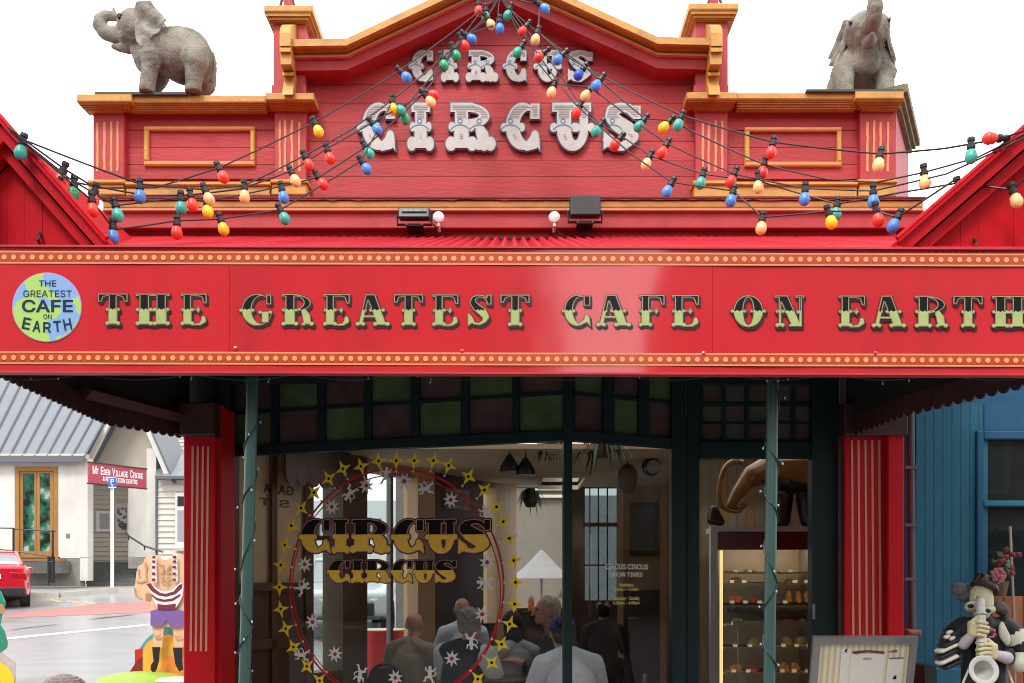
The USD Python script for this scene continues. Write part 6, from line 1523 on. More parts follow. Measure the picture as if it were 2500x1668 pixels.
obj('pale_disc', b, M_['hole2'] if 'hole2' in M_ else M_.setdefault('hole2', mat('pale_pink', (.62, .48, .42), .5, .1)), label='pale pink round seat beside the foot of the left pilaster', cat='seat')
v = trimesh.creation.icosphere(4); q = np.asarray(v.vertices).copy(); c = P(156, 1684, 12.0)
q = q * [.27, .26, .19] * (1 + .10 * (meshkit.fbm(q * 14, 3) - .5) + .04 * np.sin(q[:, 2] * 40))[:, None] + c
obj('woven_dome', (q, v.faces), mat('woven_grey', (.20, .15, .14), .9, .5, 30, .8, 60), smooth=True, label='grey brown woven dome at the bottom left, just showing above the frame', cat='ornament')
b = B(); b.tube([(c[0], c[1], gz(12)), c], .06, 8); obj('dome_stand', b, M_['grey'], '/World/woven_dome')

# ================================================================ right: blue shop, pipe, menu stand
bs = thing('blue_shop', 'blue boarded shop front with a tall window, right of the red pilaster', 'shop', (PX(2320, 8.5), 8.5, .1))
x = 2236
while x < 2392:
    b = B(); b.pbox(x + .35, x + 21.65, 985, 1770, 8.5 + rng.uniform(0, .002), .03, .002); obj('wall_board', b, M_['blue'], bs); x += 22
b = B(); b.pbox(2190, 2800, 900, 1780, 8.56, .1); obj('wall_core', b, M_['bluedk'], bs)
for q in ((2386, 2403, 1052, 1475), (2403, 2800, 1052, 1072)): b = B(); b.pbox(*q, 8.46, .07, .008); obj('window_frame', b, M_['bluedk'], bs)
for q in ((2402, 2800, 1222, 1236),): b = B(); b.pbox(*q, 8.45, .06, .008); obj('window_transom', b, M_['blue'], bs)
b = B(); b.pbox(2403, 2800, 985, 1052, 8.49, .04); obj('header_board', b, M_['bluedk'], bs)
M_['darkroom'] = mat('dark_room', (.02, .022, .022), .8, .2)
b = B(); b.pbox(2403, 2800, 1072, 1455, 8.515, .004); obj('window_pane', b, M_['glass2'] if 'glass2' in M_ else M_.setdefault('glass2', mat('shop_glass', (.008, .012, .012), .03, .2, spec=.6)), bs)
M_['wood2'] = mat('orange_timber', (.26, .09, .035), .45, .35, 4, .2, 30, stretch=(8, 8, .5))
for i in range(6): b = B(); b.pbox(2403 + i * 48, 2403 + i * 48 + 46.8, 1456, 1780, 8.44 + rng.uniform(0, .004), .06, .004); obj('timber_panel', b, M_['wood2'], bs)
t = thing('downpipe', 'grey purple downpipe between the red pilaster and the blue shop', 'pipe', P(2228, 1545, 8.42))
b = B(); b.tube([P(2224, 985, 8.42), P(2230, 1770, 8.42)], .030, 12); obj('pipe', b, M_['pipe'], t)
b = B(); b.tube([P(2213, 985, 8.44), P(2217, 1770, 8.44)], .015, 8); obj('side_pipe', b, M_['pipe'], t)
for y in (1137, 1278, 1410): b = B(); b.pbox(2210, 2238, y, y + 8, 8.385, .06); obj('clip', b, M_['pipe'], t)
c = P(2236, 1545, 8.2); b = B(); b.pbox(2218, 2252, 1538, 1554, 8.2, .22, .02); obj('timber_ledge', b, M_['wood2'], label='small brown ledge at the foot of the downpipe', cat='ledge')
b = B(); b.pbox(2258, 2284, 1626, 1790, 8.0, .3); obj('black_bin', b, M_['black'], label='black upright box against the blue boards', cat='box')
b = B(); b.pbox(2284, 2350, 1632, 1790, 8.15, .3, .01); obj('blue_cabinet', b, M_['blue'], label='blue cabinet behind the striped sleeve of the statue', cat='cabinet')
# flowers in the window
t = thing('flower_pot', 'red flowering plant behind the clown hat at the blue window', 'plant', P(2445, 1455, 8.3))
b = B(); b.lathe([(.05, 0), (.075, .12), (.08, .13)], axis_matrix(P(2440, 1456, 8.3), P(2440, 1300, 8.3)), 12); obj('pot', b, M_['brown'], t)
M_['petal'] = mat('petal_red', (.12, .004, .018), .6, .3); r_ = random.Random(21)
fl, lf = B(), B()
for i in range(20):
    c = P(2456 + r_.gauss(0, 17), 1372 + r_.gauss(0, 18), 8.28 + r_.uniform(-.08, .08)); a = r_.uniform(0, 6.28); s = .03
    d1, d2 = np.array([math.cos(a), .3, math.sin(a)]) * s, np.array([-math.sin(a), .2, math.cos(a)]) * s
    (fl if i < 15 else lf).add([c - d1, c + d2, c + d1, c - d2, c + [0, -.012, 0]], [[0, 1, 4], [1, 2, 4], [2, 3, 4], [3, 0, 4]])
for i in range(7):
    c = P(2422 + r_.gauss(0, 10), 1395 + r_.gauss(0, 28), 8.3); a = r_.uniform(0, 6.28); s = .045; d1, d2 = np.array([math.cos(a), .2, math.sin(a)]) * s, np.array([-math.sin(a), .1, math.cos(a)]) * s * .5
    lf.add([c - d1, c + d2, c + d1, c - d2], [[0, 1, 2], [0, 2, 3]])
obj('flowers', fl, M_['petal'], t, kind='stuff'); obj('leaves', lf, mat('leaf_mid', (.06, .10, .03), .5, .3), t, kind='stuff')
b = B(); b.tube([P(2466, 1285, 8.4), P(2475, 1500, 8.35), P(2478, 1700, 8.3)], .012, 8); obj('pale_cane', b, M_['palecane'] if 'palecane' in M_ else M_.setdefault('palecane', mat('pale_cane', (.30, .20, .19), .5, .1)), label='thin pale upright cane in front of the blue window', cat='cane')
# menu stand
Ym = 6.9
mn = thing('menu_stand', 'grey framed menu board with cream striped menu, tilted towards the street', 'menu board', (PX(2110, Ym), Ym, .1))
Mt = np.eye(4); ca, sa = math.cos(math.radians(-14)), math.sin(math.radians(-14)); piv = P(2110, 1690, Ym)
Mt[:3, :3] = np.array([[1, 0, 0], [0, ca, sa], [0, -sa, ca]]); Mt[:3, 3] = piv - Mt[:3, :3] @ piv
def mb(name, x0, x1, y0, y1, m, off, d, par=None):
    b = B(); b.pbox(x0, x1, y0, y1, Ym + off, d); v, f = b.arrays(); b = B(); b.add(v, f, Mt); return obj(name, b, M_[m] if isinstance(m, str) else m, par or mn)
mb('backing', 1976, 2228, 1550, 1830, 'grey', .015, .03)
mb('frame_rail', 1976, 2228, 1549, 1566, 'grey', -.02, .035); mb('frame_rail', 1976, 1994, 1566, 1815, 'grey', -.02, .035); mb('frame_rail', 2212, 2228, 1566, 1815, 'grey', -.02, .035); mb('frame_rail', 1976, 2228, 1815, 1832, 'grey', -.02, .035)
M_['menu'] = usdkit.material(stage, LK + 'menu_stripes', {'g': ('geometry', {}), 'w': ('mapping', {'scale': (1, 0, 0)}), 'wv': ('noise_texture', {'scale': 1.0}), 's': ('separate_xyz', {}), 'm': ('math', {'math_type': 'multiply', 'value2': 150.0}), 'sn': ('math', {'math_type': 'sine'}), 'r': ('map_range', {'from_min': -1.0, 'from_max': 1.0, 'to_min': 0.0, 'to_max': 1.0}), 'c': ('mix_color', {'a': (.50, .42, .22), 'b': (.66, .62, .50)}), 'p': ('principled_bsdf', {'roughness': .25})},
    [('g.position', 's.vector'), ('s.x', 'm.value1'), ('m.value', 'sn.value1'), ('sn.value', 'r.value'), ('r.result', 'c.fac'), ('c.result', 'p.base_color')], surface='p.BSDF')
M_['paper'] = mat('menu_paper', (.66, .63, .58), .3, .03)
sheet = mb('menu_sheet', 1994, 2212, 1566, 1815, M_['menu'], .003, .010)
mb('menu_page', 2070, 2150, 1592, 1812, 'paper', .0005, .0022, sheet); mb('menu_page', 2160, 2198, 1604, 1690, 'paper', .0005, .0022, sheet); mb('menu_page', 2046, 2066, 1580, 1812, 'paper', .0005, .0022, sheet)
def mtext(name, pts, m, par=sheet):
    b = B(); b.ppoly(pts, Ym - .002, .0023); v, f = b.arrays(); b = B(); b.add(v, f, Mt); obj(name, b, M_[m], par)
mtext('menu_title', [(2073, 1586), (2090, 1584), (2110, 1582.5), (2132, 1584), (2150, 1586), (2150, 1592), (2132, 1590), (2110, 1588), (2090, 1590), (2082, 1593), (2073, 1590)], 'p_mar')
mtext('menu_line', [(2163, 1602), (2198, 1601), (2198, 1604), (2163, 1605)], 'oldwood'); mtext('menu_emblem', [(2053, 1584), (2058, 1579), (2061, 1581), (2057, 1585), (2061, 1588), (2055, 1588)], 'inkblack'); mtext('menu_emblem', [(2168, 1583), (2180, 1581), (2180, 1588), (2168, 1588), (2156, 1587)], 'oldwood'); mtext('menu_emblem', [(2178, 1650), (2184, 1646), (2185, 1656), (2176, 1657)], 'inkblack')
b = B(); v0 = B(); flat_text(v0, 'MENU', 5 * Ym / F, PX(2110, Ym), PZ(1604, Ym), Ym - .0005, .002, False); v, f = v0.arrays(); b.add(v, f, Mt); obj('menu_text', b, M_['etch'], sheet)
for s in (-1, 1): b = B(); b.tube([P(2110 + s * 90, 1700, Ym + .12), (PX(2110 + s * 110, Ym), Ym + .25, .1)], .018, 8); obj('leg', b, M_['grey'], mn)
# ================================================================ people at the cafe tables
M_['sk1'] = mat('skin', (.42, .22, .15), .5, .12, 12); M_['sk2'] = mat('skin_ruddy', (.48, .22, .15), .5, .15, 12); M_['trouser'] = mat('trousers_dark', (.03, .03, .035), .8, .2)
def person(label, hpx, hpy, Y, ang, shirt, hair, skin='sk1', s=1.06, bald=False, lean=.0, sleeves=True, vest=None, cap=None, hands=((.34, -.10), (.34, .12)), hair_len=0.0):
    hc = P(hpx, hpy, Y)
    c, sn = math.cos(ang), math.sin(ang)
    R3 = np.array([[c, -sn, 0], [sn, c, 0], [0, 0, 1]])
    hl = np.array([.09 + lean * .55, 0, 1.20 - lean * .18])
    base = hc - R3 @ (hl * s)
    t = thing('person', label, 'person', base)
    def W(p): return base + R3 @ (np.asarray(p, float) * s)
    def w4(x, y, z, r): return (*W((x, y, z)), r * s)
    def E(cn, r): return (_ico * np.asarray(r, float) * s) @ R3.T + W(cn)
    L = lambda z: lean * (z - .5) / .7 * .55
    sh = {k: (.02 + L(.97), k * .185, .97 - lean * .12) for k in (-1, 1)}
    el_ = {k: (.12 + L(.8), k * .26, .72 - lean * .05) for k in (-1, 1)}
    hd = {k: (hands[0 if k < 0 else 1][0], hands[0 if k < 0 else 1][1], .78) for k in (-1, 1)}
    ex = [hull(E(hl + [-.01, 0, .035], (.098, .078, .092)), E(hl + [.03, 0, -.02], (.07, .062, .09))), hull(E(hl + [.055, 0, -.075], (.045, .045, .042)), E(hl + [.0, 0, -.05], (.06, .06, .06))),
          hull(E(hl + [.102, 0, -.005], (.012, .012, .012)), E(hl + [.118, 0, -.03], (.014, .016, .013)), E(hl + [.09, 0, .03], (.012, .01, .012)))]
    for k in (-1, 1): ex.append(hull(E(hl + [.0, k * .078, -.005], (.022, .010, .030)), E(hl + [-.012, k * .088, .005], (.014, .008, .022))))
    ex.append(hull(E((.0 + L(.6), 0, .56), (.12, .165, .12)), E((.02 + L(.85), 0, .84 - lean * .1), (.115, .17, .14))))
    ex.append(hull(E((.02 + L(.85), 0, .84 - lean * .1), (.11, .165, .12)), E((.02 + L(.95), 0, .96 - lean * .12), (.08, .15, .07))))
    bones = [[w4(.03 + L(.97), 0, 1.0 - lean * .12, .062), w4(*(hl + [-.015, 0, -.08]), .055)]]
    for k in (-1, 1):
        bones.append([w4(*sh[k], .068), w4(*el_[k], .048), w4(*(np.array(el_[k]) * .3 + np.array(hd[k]) * .7), .034), w4(*hd[k], .027)])
        bones.append([w4(.02, k * .10, .50, .10), w4(.44, k * .12, .52, .070), w4(.43, k * .12, .30, .056), w4(.42, k * .12, .07, .042)])
        bones.append([w4(.40, k * .12, .05, .045), w4(.56, k * .13, .035, .032)])
        h = np.array(hd[k]); f_ = h - np.array(el_[k]); f_ /= np.linalg.norm(f_); sd = np.cross(f_, [0, 0, 1]); sd /= np.linalg.norm(sd)
        bones.append([w4(*h, .026), w4(*(h + f_ * .07), .030)])
        for i, ln in enumerate((.062, .072, .068, .052)):
            o = h + f_ * .085 + sd * (-.030 + .020 * i)
            bones.append([w4(*o, .0095), w4(*(o + f_ * ln * .55 - [0, 0, .008]), .0088), w4(*(o + f_ * ln - [0, 0, .030]), .0078)])
        o = h + f_ * .035 - sd * k * .028
        bones.append([w4(*o, .012), w4(*(o - sd * k * .03 + f_ * .03), .010), w4(*(o - sd * k * .038 + f_ * .06 - [0, 0, .01]), .0085)])
    obj('body', blob(bones, .03, 5, ex), M_[skin], t, smooth=True)
    # clothes
    g = .016
    exs = [hull(E((.0 + L(.6), 0, .54), (.135, .18, .13)), E((.02 + L(.85), 0, .84 - lean * .1), (.13, .185, .15))), hull(E((.02 + L(.85), 0, .84 - lean * .1), (.125, .18, .13)), E((.02 + L(.96), 0, .975 - lean * .12), (.085, .165, .062)))]
    sb = []
    for k in (-1, 1):
        if vest: continue
        a = [w4(*sh[k], .076), w4(*el_[k], .064)]
        if sleeves: a += [w4(*(np.array(el_[k]) * .35 + np.array(hd[k]) * .65), .048)]
        else: a[1] = w4(*(np.array(sh[k]) * .35 + np.array(el_[k]) * .65), .068)
        sb.append(a)
    sb.append([w4(sh[-1][0], -.165, sh[-1][2], .078), w4(sh[1][0], .165, sh[1][2], .078)])
    for k in (-1, 1): sb.append([w4(.0 + L(.98), k * .15, .985 - lean * .12, .070), w4(.02 + L(1.02), k * .04, 1.045 - lean * .13, .055)])
    tors = blob(sb + [[w4(.02 + L(.95), 0, .98 - lean * .12, .075), w4(.03 + L(1.0), 0, 1.03 - lean * .13, .064)]], .03, 12, exs)
    v = tors.vertices + tors.vertex_normals * (.022 * (meshkit.fbm(tors.vertices * [7, 7, 16], 3, 2) - .5)[:, None])
    obj('shirt', (v, tors.faces), M_[vest or shirt], t, smooth=True)
    if vest:
        for k in (-1, 1):
            m = blob([[w4(*sh[k], .086), w4(*(np.array(sh[k]) * .4 + np.array(el_[k]) * .6), .072)]], .03, 4); obj('sleeve', m, M_[shirt], t, smooth=True)
    obj('trousers', blob([[w4(.0, k * .10, .50, .112), w4(.45, k * .12, .52, .085), w4(.44, k * .12, .12, .062)] for k in (-1, 1)], .05, 3), M_['trouser'], t, smooth=True)
    # hair
    if hair and not bald:
        hm = hull(E(hl + [-.025, 0, .045], (.098, .086, .088)), E(hl + [-.05, 0, -.02 - hair_len], (.065, .076, .06)))
        cut = manifold3d.Manifold.cube([1, 1, 1], True).scale([.3 * s, .4 * s, .30 * s]).rotate([0, 22, 0]).rotate([0, 0, math.degrees(ang)]).translate(list(W(hl + [.165, 0, -.10])))
        hm = hm - cut
        hm = hm.refine_to_length(.02); q = hm.to_mesh(); hv = np.array(q.vert_properties[:, :3]); cn = W(hl); d = hv - cn
        hv = cn + d * (1 + .20 * (meshkit.fbm(hv * 45, 3, 5) - .45))[:, None]
        obj('hair', (hv, q.tri_verts), M_[hair], t, smooth=True)
    elif bald and hair:
        hm = hull(E(hl + [-.03, 0, -.005], (.090, .084, .045)), E(hl + [-.05, 0, -.03], (.06, .074, .05))); cut = manifold3d.Manifold.cube([1, 1, 1], True).scale([.3 * s, .5 * s, .6 * s]).rotate([0, 0, math.degrees(ang)]).translate(list(W(hl + [.17, 0, 0])))
        obj('hair', (hm - cut), M_[hair], t, smooth=True)
    if cap:
        cm = hull(E(hl + [-.01, 0, .06], (.108, .092, .072)), E(hl + [-.01, 0, .045], (.108, .094, .02))); obj('cap', cm, M_[cap], t, smooth=50)
        obj('cap_peak', hull(E(hl + [.10, 0, .045], (.02, .07, .008)), E(hl + [.165, 0, .03], (.02, .045, .006))), M_[cap], t)
    for k in (-1, 1):
        b = B(); b.ball(W(hl + [.088, k * .032, .012]), (.011 * s,) * 3, sub=1); obj('eye', b, M_['eyew'], t)
        b = B(); b.tube([W(hl + [.094, k * .018, .032]), W(hl + [.092, k * .034, .036]), W(hl + [.080, k * .050, .030])], .0055, 5); obj('eyebrow', b, M_[hair or 'hairbrn'], t)
    b = B(); b.tube([W(hl + [.094, -.022, -.062]), W(hl + [.102, 0, -.060]), W(hl + [.094, .022, -.062])], .006, 6); obj('mouth', b, M_['lip'], t)
    return t
for k, c, v_ in (('hairgrey', (.24, .22, .20), .5), ('hairfair', (.36, .28, .19), .5), ('hairdk', (.02, .014, .010), .4), ('hairbrn', (.10, .065, .04), .5), ('eyew', (.06, .05, .045), .2), ('lip', (.30, .10, .08), .1), ('taupe', (.27, .22, .18), .1), ('ltblue', (.52, .64, .74), .08), ('navy2', (.012, .014, .022), .2), ('greytee', (.50, .50, .52), .1), ('blackj', (.014, .014, .016), .3), ('paleblue', (.55, .58, .64), .12), ('greyshirt', (.42, .42, .45), .1), ('capblue', (.02, .06, .20), .1), ('cappink', (.55, .47, .48), .08)):
    M_.setdefault(k, mat('cloth_' + k, c, .85, v_, 30, .3, 60))
M_['wain2'] = mat('cloth_dull_brown', (.05, .03, .025), .9, .2, 20)
person('balding man in a taupe shirt seen from behind at the left of the group', 1012, 1528, 9.75, math.radians(70), 'taupe', None, 'sk2', 1.06, bald=True, lean=.12)
person('man in a light blue shirt, turned away, behind the grey haired man in the vest', 1128, 1490, 10.0, math.radians(100), 'ltblue', 'hairgrey', 'sk1', 1.0, bald=True)
person('grey haired man in a dark vest over a grey tee, seen from behind', 1150, 1524, 9.1, math.radians(60), 'greytee', 'hairgrey', 'sk2', 1.25, vest='navy2', sleeves=False, lean=.10)
person('dark haired person in a grey shirt beside the right edge of the red ring', 1248, 1530, 9.5, math.radians(120), 'greyshirt', 'hairdk', 'sk1', 1.15, hair_len=.09)
person('fair haired man in a dark jacket in profile, facing left', 1334, 1492, 9.3, math.radians(186), 'blackj', 'hairfair', 'sk2', 1.14)
person('hunched person in a pale blue shirt and blue cap behind the mullion', 1372, 1548, 8.9, math.radians(105), 'paleblue', 'hairdk', 'sk1', 1.3, lean=.42, cap='capblue')
person('dim figure in a pale pink cap far back behind the narrow pane', 1474, 1492, 13.2, math.radians(75), 'wain2', 'hairdk', 'sk1', 1.1, cap='cappink')

# ================================================================ clown statue with saxophone
Yk = 6.55
kx = lambda x, y, dy=0.0: P(x, y, Yk + dy)
def kb(x, y, dy, r): return (*kx(x, y, dy), r * Yk / F)
for k, c, rg_ in (('face', (.46, .42, .26), .45), ('puff', (.11, .095, .095), .8), ('blk', (.012, .012, .014), .4), ('wht', (.46, .44, .36), .5), ('glove', (.36, .30, .33), .5), ('silver', (.40, .39, .37), .28), ('pom', (.42, .13, .15), .7), ('hand', (.44, .38, .22), .5), ('lid', (.20, .18, .12), .5), ('hat', (.030, .008, .010), .5)):
    M_['k_' + k] = mat('clown_' + k, c, rg_, .15, 14, .2, 40, spec=0.2 if k in ('blk', 'puff') else 0.5)
ck = thing('clown_statue', 'life size clown statue in black and white stripes playing a silver saxophone', 'statue', (*kx(2397, 1668)[:2], .1))
def ko(name, m, mk, par=None, smooth=True): return obj(name, m, M_[mk], par or ck, smooth=smooth)
sc_ = Yk / F
body = blob([[kb(2400, 1505, .03, 20), kb(2402, 1560, .06, 46), kb(2402, 1640, .06, 52), kb(2402, 1740, .05, 56)], [kb(2362, 1535, .04, 28), kb(2440, 1535, .04, 28)],
             [kb(2385, 1740, .03, 36), kb(2375, 1900, .03, 26), kb(2372, 1960, .0, 24)], [kb(2420, 1740, .05, 36), kb(2430, 1900, .05, 26), kb(2432, 1960, .02, 24)]], .03, 8)
bd = ko('body', body, 'k_blk')
he = blob([[kb(2395, 1452, 0, 27), kb(2397, 1472, -.01, 27), kb(2397, 1492, -.015, 21)], [kb(2397, 1497, .02, 20), kb(2398, 1515, .04, 20)]], .02, 6,
          [hull(ell(kx(2368, 1482, -.02), 12 * sc_), ell(kx(2378, 1478, -.05), 12 * sc_)), hull(ell(kx(2420, 1488, -.02), 10 * sc_), ell(kx(2410, 1486, -.05), 11 * sc_))])
hp = ko('head', he, 'k_face')
for x, y, r in ((2387, 1458, 8.5), (2411, 1469, 7.5)):
    b = B(); c = kx(x, y, -.070); b.lathe([(r * sc_ * .72, 0), (r * sc_, .004), (r * sc_, .010), (r * sc_ * .75, .012)], axis_matrix(c + [0, .012, 0], c), 18); ko('eye_ring', b, 'k_face', hp)
    b = B(); b.ball(c + [0, .006, 0], (r * sc_ * .72, .012, r * sc_ * .72)); ko('eye', b, 'k_lid', hp)
for x, y in ((2370, 1480), (2411, 1492)):
    b = B(); b.ball(kx(x, y, -.075), (8 * sc_, .012, 5 * sc_)); ko('mouth', b, 'k_blk', hp)
    b = B(); b.tube([kx(x - 8, y - 5, -.075), kx(x, y - 8, -.085), kx(x + 7, y - 5, -.075)], 3 * sc_, 8); ko('lip', b, 'k_wht', hp)
def puff(x, y, dy, rx, ry, seed):
    m = trimesh.creation.icosphere(3); v = np.asarray(m.vertices); v = v * (1 + .22 * (meshkit.fbm(v * 4 + seed, 4) - .5))[:, None]
    ko('hair_puff', (v * [rx * sc_, 20 * sc_, ry * sc_] + kx(x, y, dy), m.faces), 'k_puff')
puff(2343, 1440, .05, 20, 17, 1); puff(2354, 1452, .06, 20, 17, 2); puff(2362, 1440, .07, 16, 16, 3); puff(2438, 1482, .05, 17, 16, 5); puff(2448, 1490, .06, 13, 15, 6)
b = B(); b.lathe([(32 * sc_, -.02), (33 * sc_, .0), (29 * sc_, .020), (22 * sc_, .05), (16 * sc_, .075), (5 * sc_, .085)], axis_matrix(kx(2404, 1434, .0), kx(2416, 1395, .03)), 20); ht = ko('hat', b, 'k_hat')
b = B(); b.tube([kx(2380, 1424, -.03), kx(2388, 1405, -.01), kx(2393, 1396, .0), kx(2402, 1408, 0)], [.02, .016, .008, .02], 8); ko('hat_point', b, 'p_kred' if 0 else 'k_blk', ht)
b = B(); r_ = random.Random(3)
for i in range(90):
    d = np.array([r_.gauss(0, 1), r_.gauss(0, 1), r_.gauss(0, 1)]); d /= np.linalg.norm(d); c = kx(2436, 1406, -.04) + d * 17 * sc_ * r_.uniform(.75, 1.1)
    b.ball(c, (.010, .010, .010), sub=0)
obj('hat_pompom', b, M_['k_pom'], ck, kind='stuff')
b = B(); r_ = random.Random(8)
for i in range(24):
    d = np.array([r_.gauss(0, 1), r_.gauss(0, .5), r_.gauss(0, 1)]); d /= np.linalg.norm(d); b.ball(kx(2419, 1546, -.13) + d * 10 * sc_, (.009, .009, .009), sub=0)
obj('chest_rosette', b, M_['k_pom'], ck, kind='stuff')
# sleeves: alternating black and white bands
def sleeve(pts, cols):
    for (a, c2, col) in zip(pts[:-1], pts[1:], cols):
        ko('sleeve_band', hull(ell(kx(*a[:3]), np.array([1, 1, 1]) * a[3] * sc_), ell(kx(*c2[:3]), np.array([1, 1, 1]) * c2[3] * sc_)), col)
sleeve([(2358, 1530, .03, 27), (2340, 1545, .02, 30), (2328, 1556, .0, 29), (2322, 1566, -.02, 27)], ['k_blk', 'k_blk', 'k_blk'])
for x, y in ((2316, 1545), (2322, 1560), (2310, 1556)): ko('sleeve_patch', hull(ell(kx(x, y, -.085), np.array([6, 8, 5]) * sc_), ell(kx(x + 5, y - 3, -.085), np.array([5, 8, 4]) * sc_)), 'k_wht')
for i, (x, y, col) in enumerate(((2308, 1570, 'k_blk'), (2302, 1583, 'k_wht'), (2300, 1597, 'k_blk'), (2303, 1611, 'k_wht'), (2314, 1622, 'k_blk'))):
    ko('sleeve_band', hull(ell(kx(x - 8, y + 7, -.05), np.array([10, 22, 6.4]) * sc_), ell(kx(x + 24, y - 9, -.05), np.array([10, 24, 7.4]) * sc_)), col)
ko('cuff', hull(ell(kx(2343, 1575, -.07), np.array([13, 10, 24]) * sc_), ell(kx(2362, 1562, -.10), np.array([9, 10, 20]) * sc_)), 'k_blk')
ko('forearm', hull(ell(kx(2352, 1572, -.10), 14 * sc_), ell(kx(2372, 1552, -.15), 11 * sc_)), 'k_glove')
sleeve([(2450, 1530, .03, 26), (2470, 1548, .02, 29), (2486, 1572, .0, 29), (2494, 1598, -.02, 27), (2488, 1620, -.05, 22)], ['k_blk', 'k_wht', 'k_blk', 'k_wht'])
ko('sleeve_band', hull(ell(kx(2446, 1540, -.06), np.array([8, 8, 22]) * sc_), ell(kx(2458, 1560, -.06), np.array([8, 8, 18]) * sc_)), 'k_wht')
ko('cuff', hull(ell(kx(2468, 1602, -.09), np.array([10, 12, 20]) * sc_), ell(kx(2452, 1605, -.10), np.array([8, 10, 18]) * sc_)), 'k_blk')
ko('forearm', hull(ell(kx(2458, 1606, -.12), 15 * sc_), ell(kx(2428, 1598, -.17), 11 * sc_)), 'k_glove')
# hands closed round the horn
def hand(cx, cy, dirx, n, dy):
    bones, ex = [], []
    ex.append(hull(ell(kx(cx, cy - 12, dy), np.array([11, 12, 9]) * sc_), ell(kx(cx, cy + 12, dy), np.array([11, 12, 9]) * sc_)))
    for i in range(4):
        y = cy - 16 + i * 10.5; l = (1.0, 1.12, 1.06, .9)[i]
        bones.append([kb(cx + dirx * 6, y, dy - .015, 5.2), kb(cx + dirx * 17 * l, y - 1, dy - .045, 4.9), kb(cx + dirx * 29 * l, y + 2, dy - .040, 4.5), kb(cx + dirx * 35 * l, y + 3, dy - .010, 4.0)])
    bones.append([kb(cx + dirx * 2, cy - 18, dy + .01, 6), kb(cx + dirx * 12, cy - 27, dy + .02, 5.2), kb(cx + dirx * 22, cy - 28, dy + .02, 4.5)])
    ko('hand', blob(bones, .012, 4, ex), 'k_hand')
hand(2374, 1535, 1, 4, -.16); hand(2424, 1590, -1, 4, -.18)
sx = thing('saxophone', 'silver saxophone held by the clown statue, its bell facing the street', 'saxophone', kx(2397, 1640, -.2))
b = B(); b.tube([kx(2394, 1464, -.10), kx(2394, 1480, -.125), kx(2396, 1550, -.17), kx(2397, 1612, -.19)], [8.5 * sc_, 10 * sc_, 11 * sc_, 13 * sc_], 14); obj('tube', b, M_['k_silver'], sx, smooth=40)
for y in (1500, 1572): b = B(); b.lathe([(12.6 * sc_, 0), (13.4 * sc_, .003), (13.4 * sc_, .009), (12.6 * sc_, .012)], axis_matrix(kx(2395.5, y, -.143 - (y - 1500) * .0005), kx(2395, y - 60, -.118)), 14); obj('ring', b, M_['k_silver'], sx)
c, d = kx(2397, 1638, -.30), np.array([0, -1, .22]); d /= np.linalg.norm(d)
b = B(); b.lathe([(12 * sc_, -.10), (16 * sc_, -.06), (22 * sc_, -.02), (31 * sc_, .012), (34.5 * sc_, .020), (35 * sc_, .030), (31 * sc_, .034), (23 * sc_, .026), (20 * sc_, -.01), (14 * sc_, -.05), (.0, -.07)], axis_matrix(c, c + d), 28); obj('bell', b, M_['k_silver'], sx, smooth=50)
b = B(); b.tube([kx(2397, 1612, -.19), kx(2397, 1632, -.19), kx(2397, 1645, -.205), kx(2397, 1642, -.23)], 13 * sc_, 12); obj('bow', b, M_['k_silver'], sx, smooth=True)
b = B(); b.tube([kx(2366, 1632, -.05), kx(2352, 1665, -.06), kx(2344, 1700, -.06)], .008, 6); ko('lapel_piping', b, 'k_wht'); b = B(); b.tube([kx(2460, 1636, -.05), kx(2472, 1668, -.06), kx(2480, 1700, -.06)], .008, 6); ko('lapel_piping', b, 'k_wht')
b = B(); b.lathe([(.34, 0), (.34, .06), (.30, .09)], axis_matrix((kx(2400, 1668)[0], Yk + .04, .1), (kx(2400, 1668)[0], Yk + .04, 1)), 24); ko('plinth', b, 'k_blk')

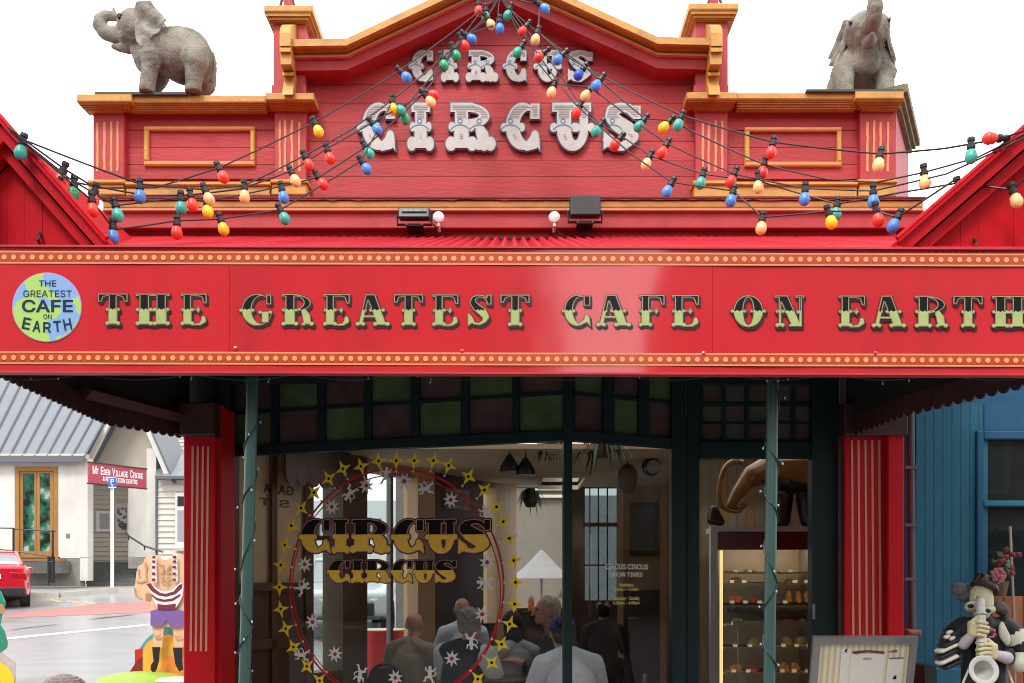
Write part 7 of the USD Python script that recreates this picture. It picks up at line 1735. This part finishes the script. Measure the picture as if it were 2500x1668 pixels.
# ================================================================ the far side of the main street (behind the viewpoint; seen in reflections)
M_['opp1'] = mat('opposite_render', (.085, .08, .07), .8, .12, 1.0); M_['opp2'] = mat('opposite_brick', (.085, .05, .04), .85, .2, 2.0); M_['opp3'] = mat('opposite_cream', (.16, .145, .12), .8, .1, 1.0); M_['tarred'] = mat('awning_grey', (.10, .10, .10), .8, .1)
def opposite(label, x0, x1, hgt, m, Y=-12.0):
    t = thing('street_building', label, 'building', ((x0 + x1) / 2, Y - 4, 0))
    b = B(); b.box(x0, x1, Y - 9, Y, 3.2, hgt); obj('wall', b, M_[m], t)
    b = B(); b.box(x0 - .05, x1 + .05, Y - .1, Y + .25, hgt - .45, hgt - .1); b2 = obj('cornice', b, M_['opp3'], t)
    b = B(); b.box(x0, x1, Y - 9, Y - .3, 0, 3.2); obj('shop_wall', b, M_['darkroom'], t)
    b = B(); b.box(x0, x1, Y - .4, Y + 2.4, 3.05, 3.22); obj('awning', b, M_['tarred'], t)
    n = max(1, int((x1 - x0) / 2.2)); w = (x1 - x0) / n
    for i in range(n):
        xc = x0 + (i + .5) * w
        b = B(); b.box(xc - .62, xc + .62, Y - .02, Y + .05, 4.3, 6.5); fr_ = obj('window', b, M_['opp3'], t)
        b = B(); b.box(xc - .5, xc + .5, Y + .051, Y + .06, 4.42, 6.38); obj('pane', b, M_['winglass'], fr_)
        b = B(); b.box(xc - w * .42, xc + w * .42, Y - .32, Y - .28, .6, 2.7); obj('shop_window', b, M_['winglass'], t)
def street_tree(label, x, y, h, r, seed):
    r_ = random.Random(seed); t = thing('street_tree', label, 'tree', (x, y, .1))
    b = B(); b.tube([(x, y, 0), (x + .05, y, h * .35), (x - .08, y + .1, h * .6)], [.16, .12, .07], 8)
    for i in range(6):
        a = r_.uniform(0, 6.28); b.tube([(x, y, h * r_.uniform(.38, .5)), (x + math.cos(a) * r * .4, y + math.sin(a) * r * .4, h * .65), (x + math.cos(a) * r * .7, y + math.sin(a) * r * .7, h * .78)], [.06, .045, .02], 6)
    obj('trunk', b, M_['brown'], t)
    n = 2200; d = np.array([[r_.gauss(0, 1) for _ in range(3)] for _ in range(n)]); d /= np.linalg.norm(d, axis=1, keepdims=True)
    k = np.array([r_.uniform(.35, 1) for _ in range(n)]) * (.7 + .6 * meshkit.noise(d * 2.2 + seed)); c = d * k[:, None] * [r, r, h * .34] + [x, y, h * .72]
    s = np.array([[r_.gauss(0, 1) for _ in range(3)] for _ in range(n)]) * .09; q = np.array([[r_.gauss(0, 1) for _ in range(3)] for _ in range(n)]) * .09
    obj('crown', (np.stack([c, c + s, c + q], 1).reshape(-1, 3), np.arange(n * 3).reshape(-1, 3)), M_['leafdk'], t)
street_tree('leafy street tree across the main street, left of the gap between the shops', .2, -10.6, 9.2, 1.25, 2)
street_tree('leafy street tree across the main street, right of the gap between the shops', 4.6, -10.8, 8.2, 1.1, 5)
opposite('brick two storey shop across the main street, left of the gap', -9.5, .25, 10.4, 'opp2')
opposite('grey rendered shop across the main street, far left', -24, -9.7, 11.2, 'opp1')
opposite('cream shop across the main street, right of the gap', 4.1, 13.0, 10.0, 'opp1')
opposite('brick shop across the main street, far right', 13.2, 27, 11.0, 'opp2')
opposite('grey terrace across the main street beyond the far right shop', 27.2, 75, 11.5, 'opp1')
opposite('brick terrace across the main street beyond the far left shop', -80, -24.2, 11.0, 'opp2')
b = B(); b.box(-30, 30, -9.4, -12.2, 0.0, .12); struct('far_pavement', b, M_['paving'])
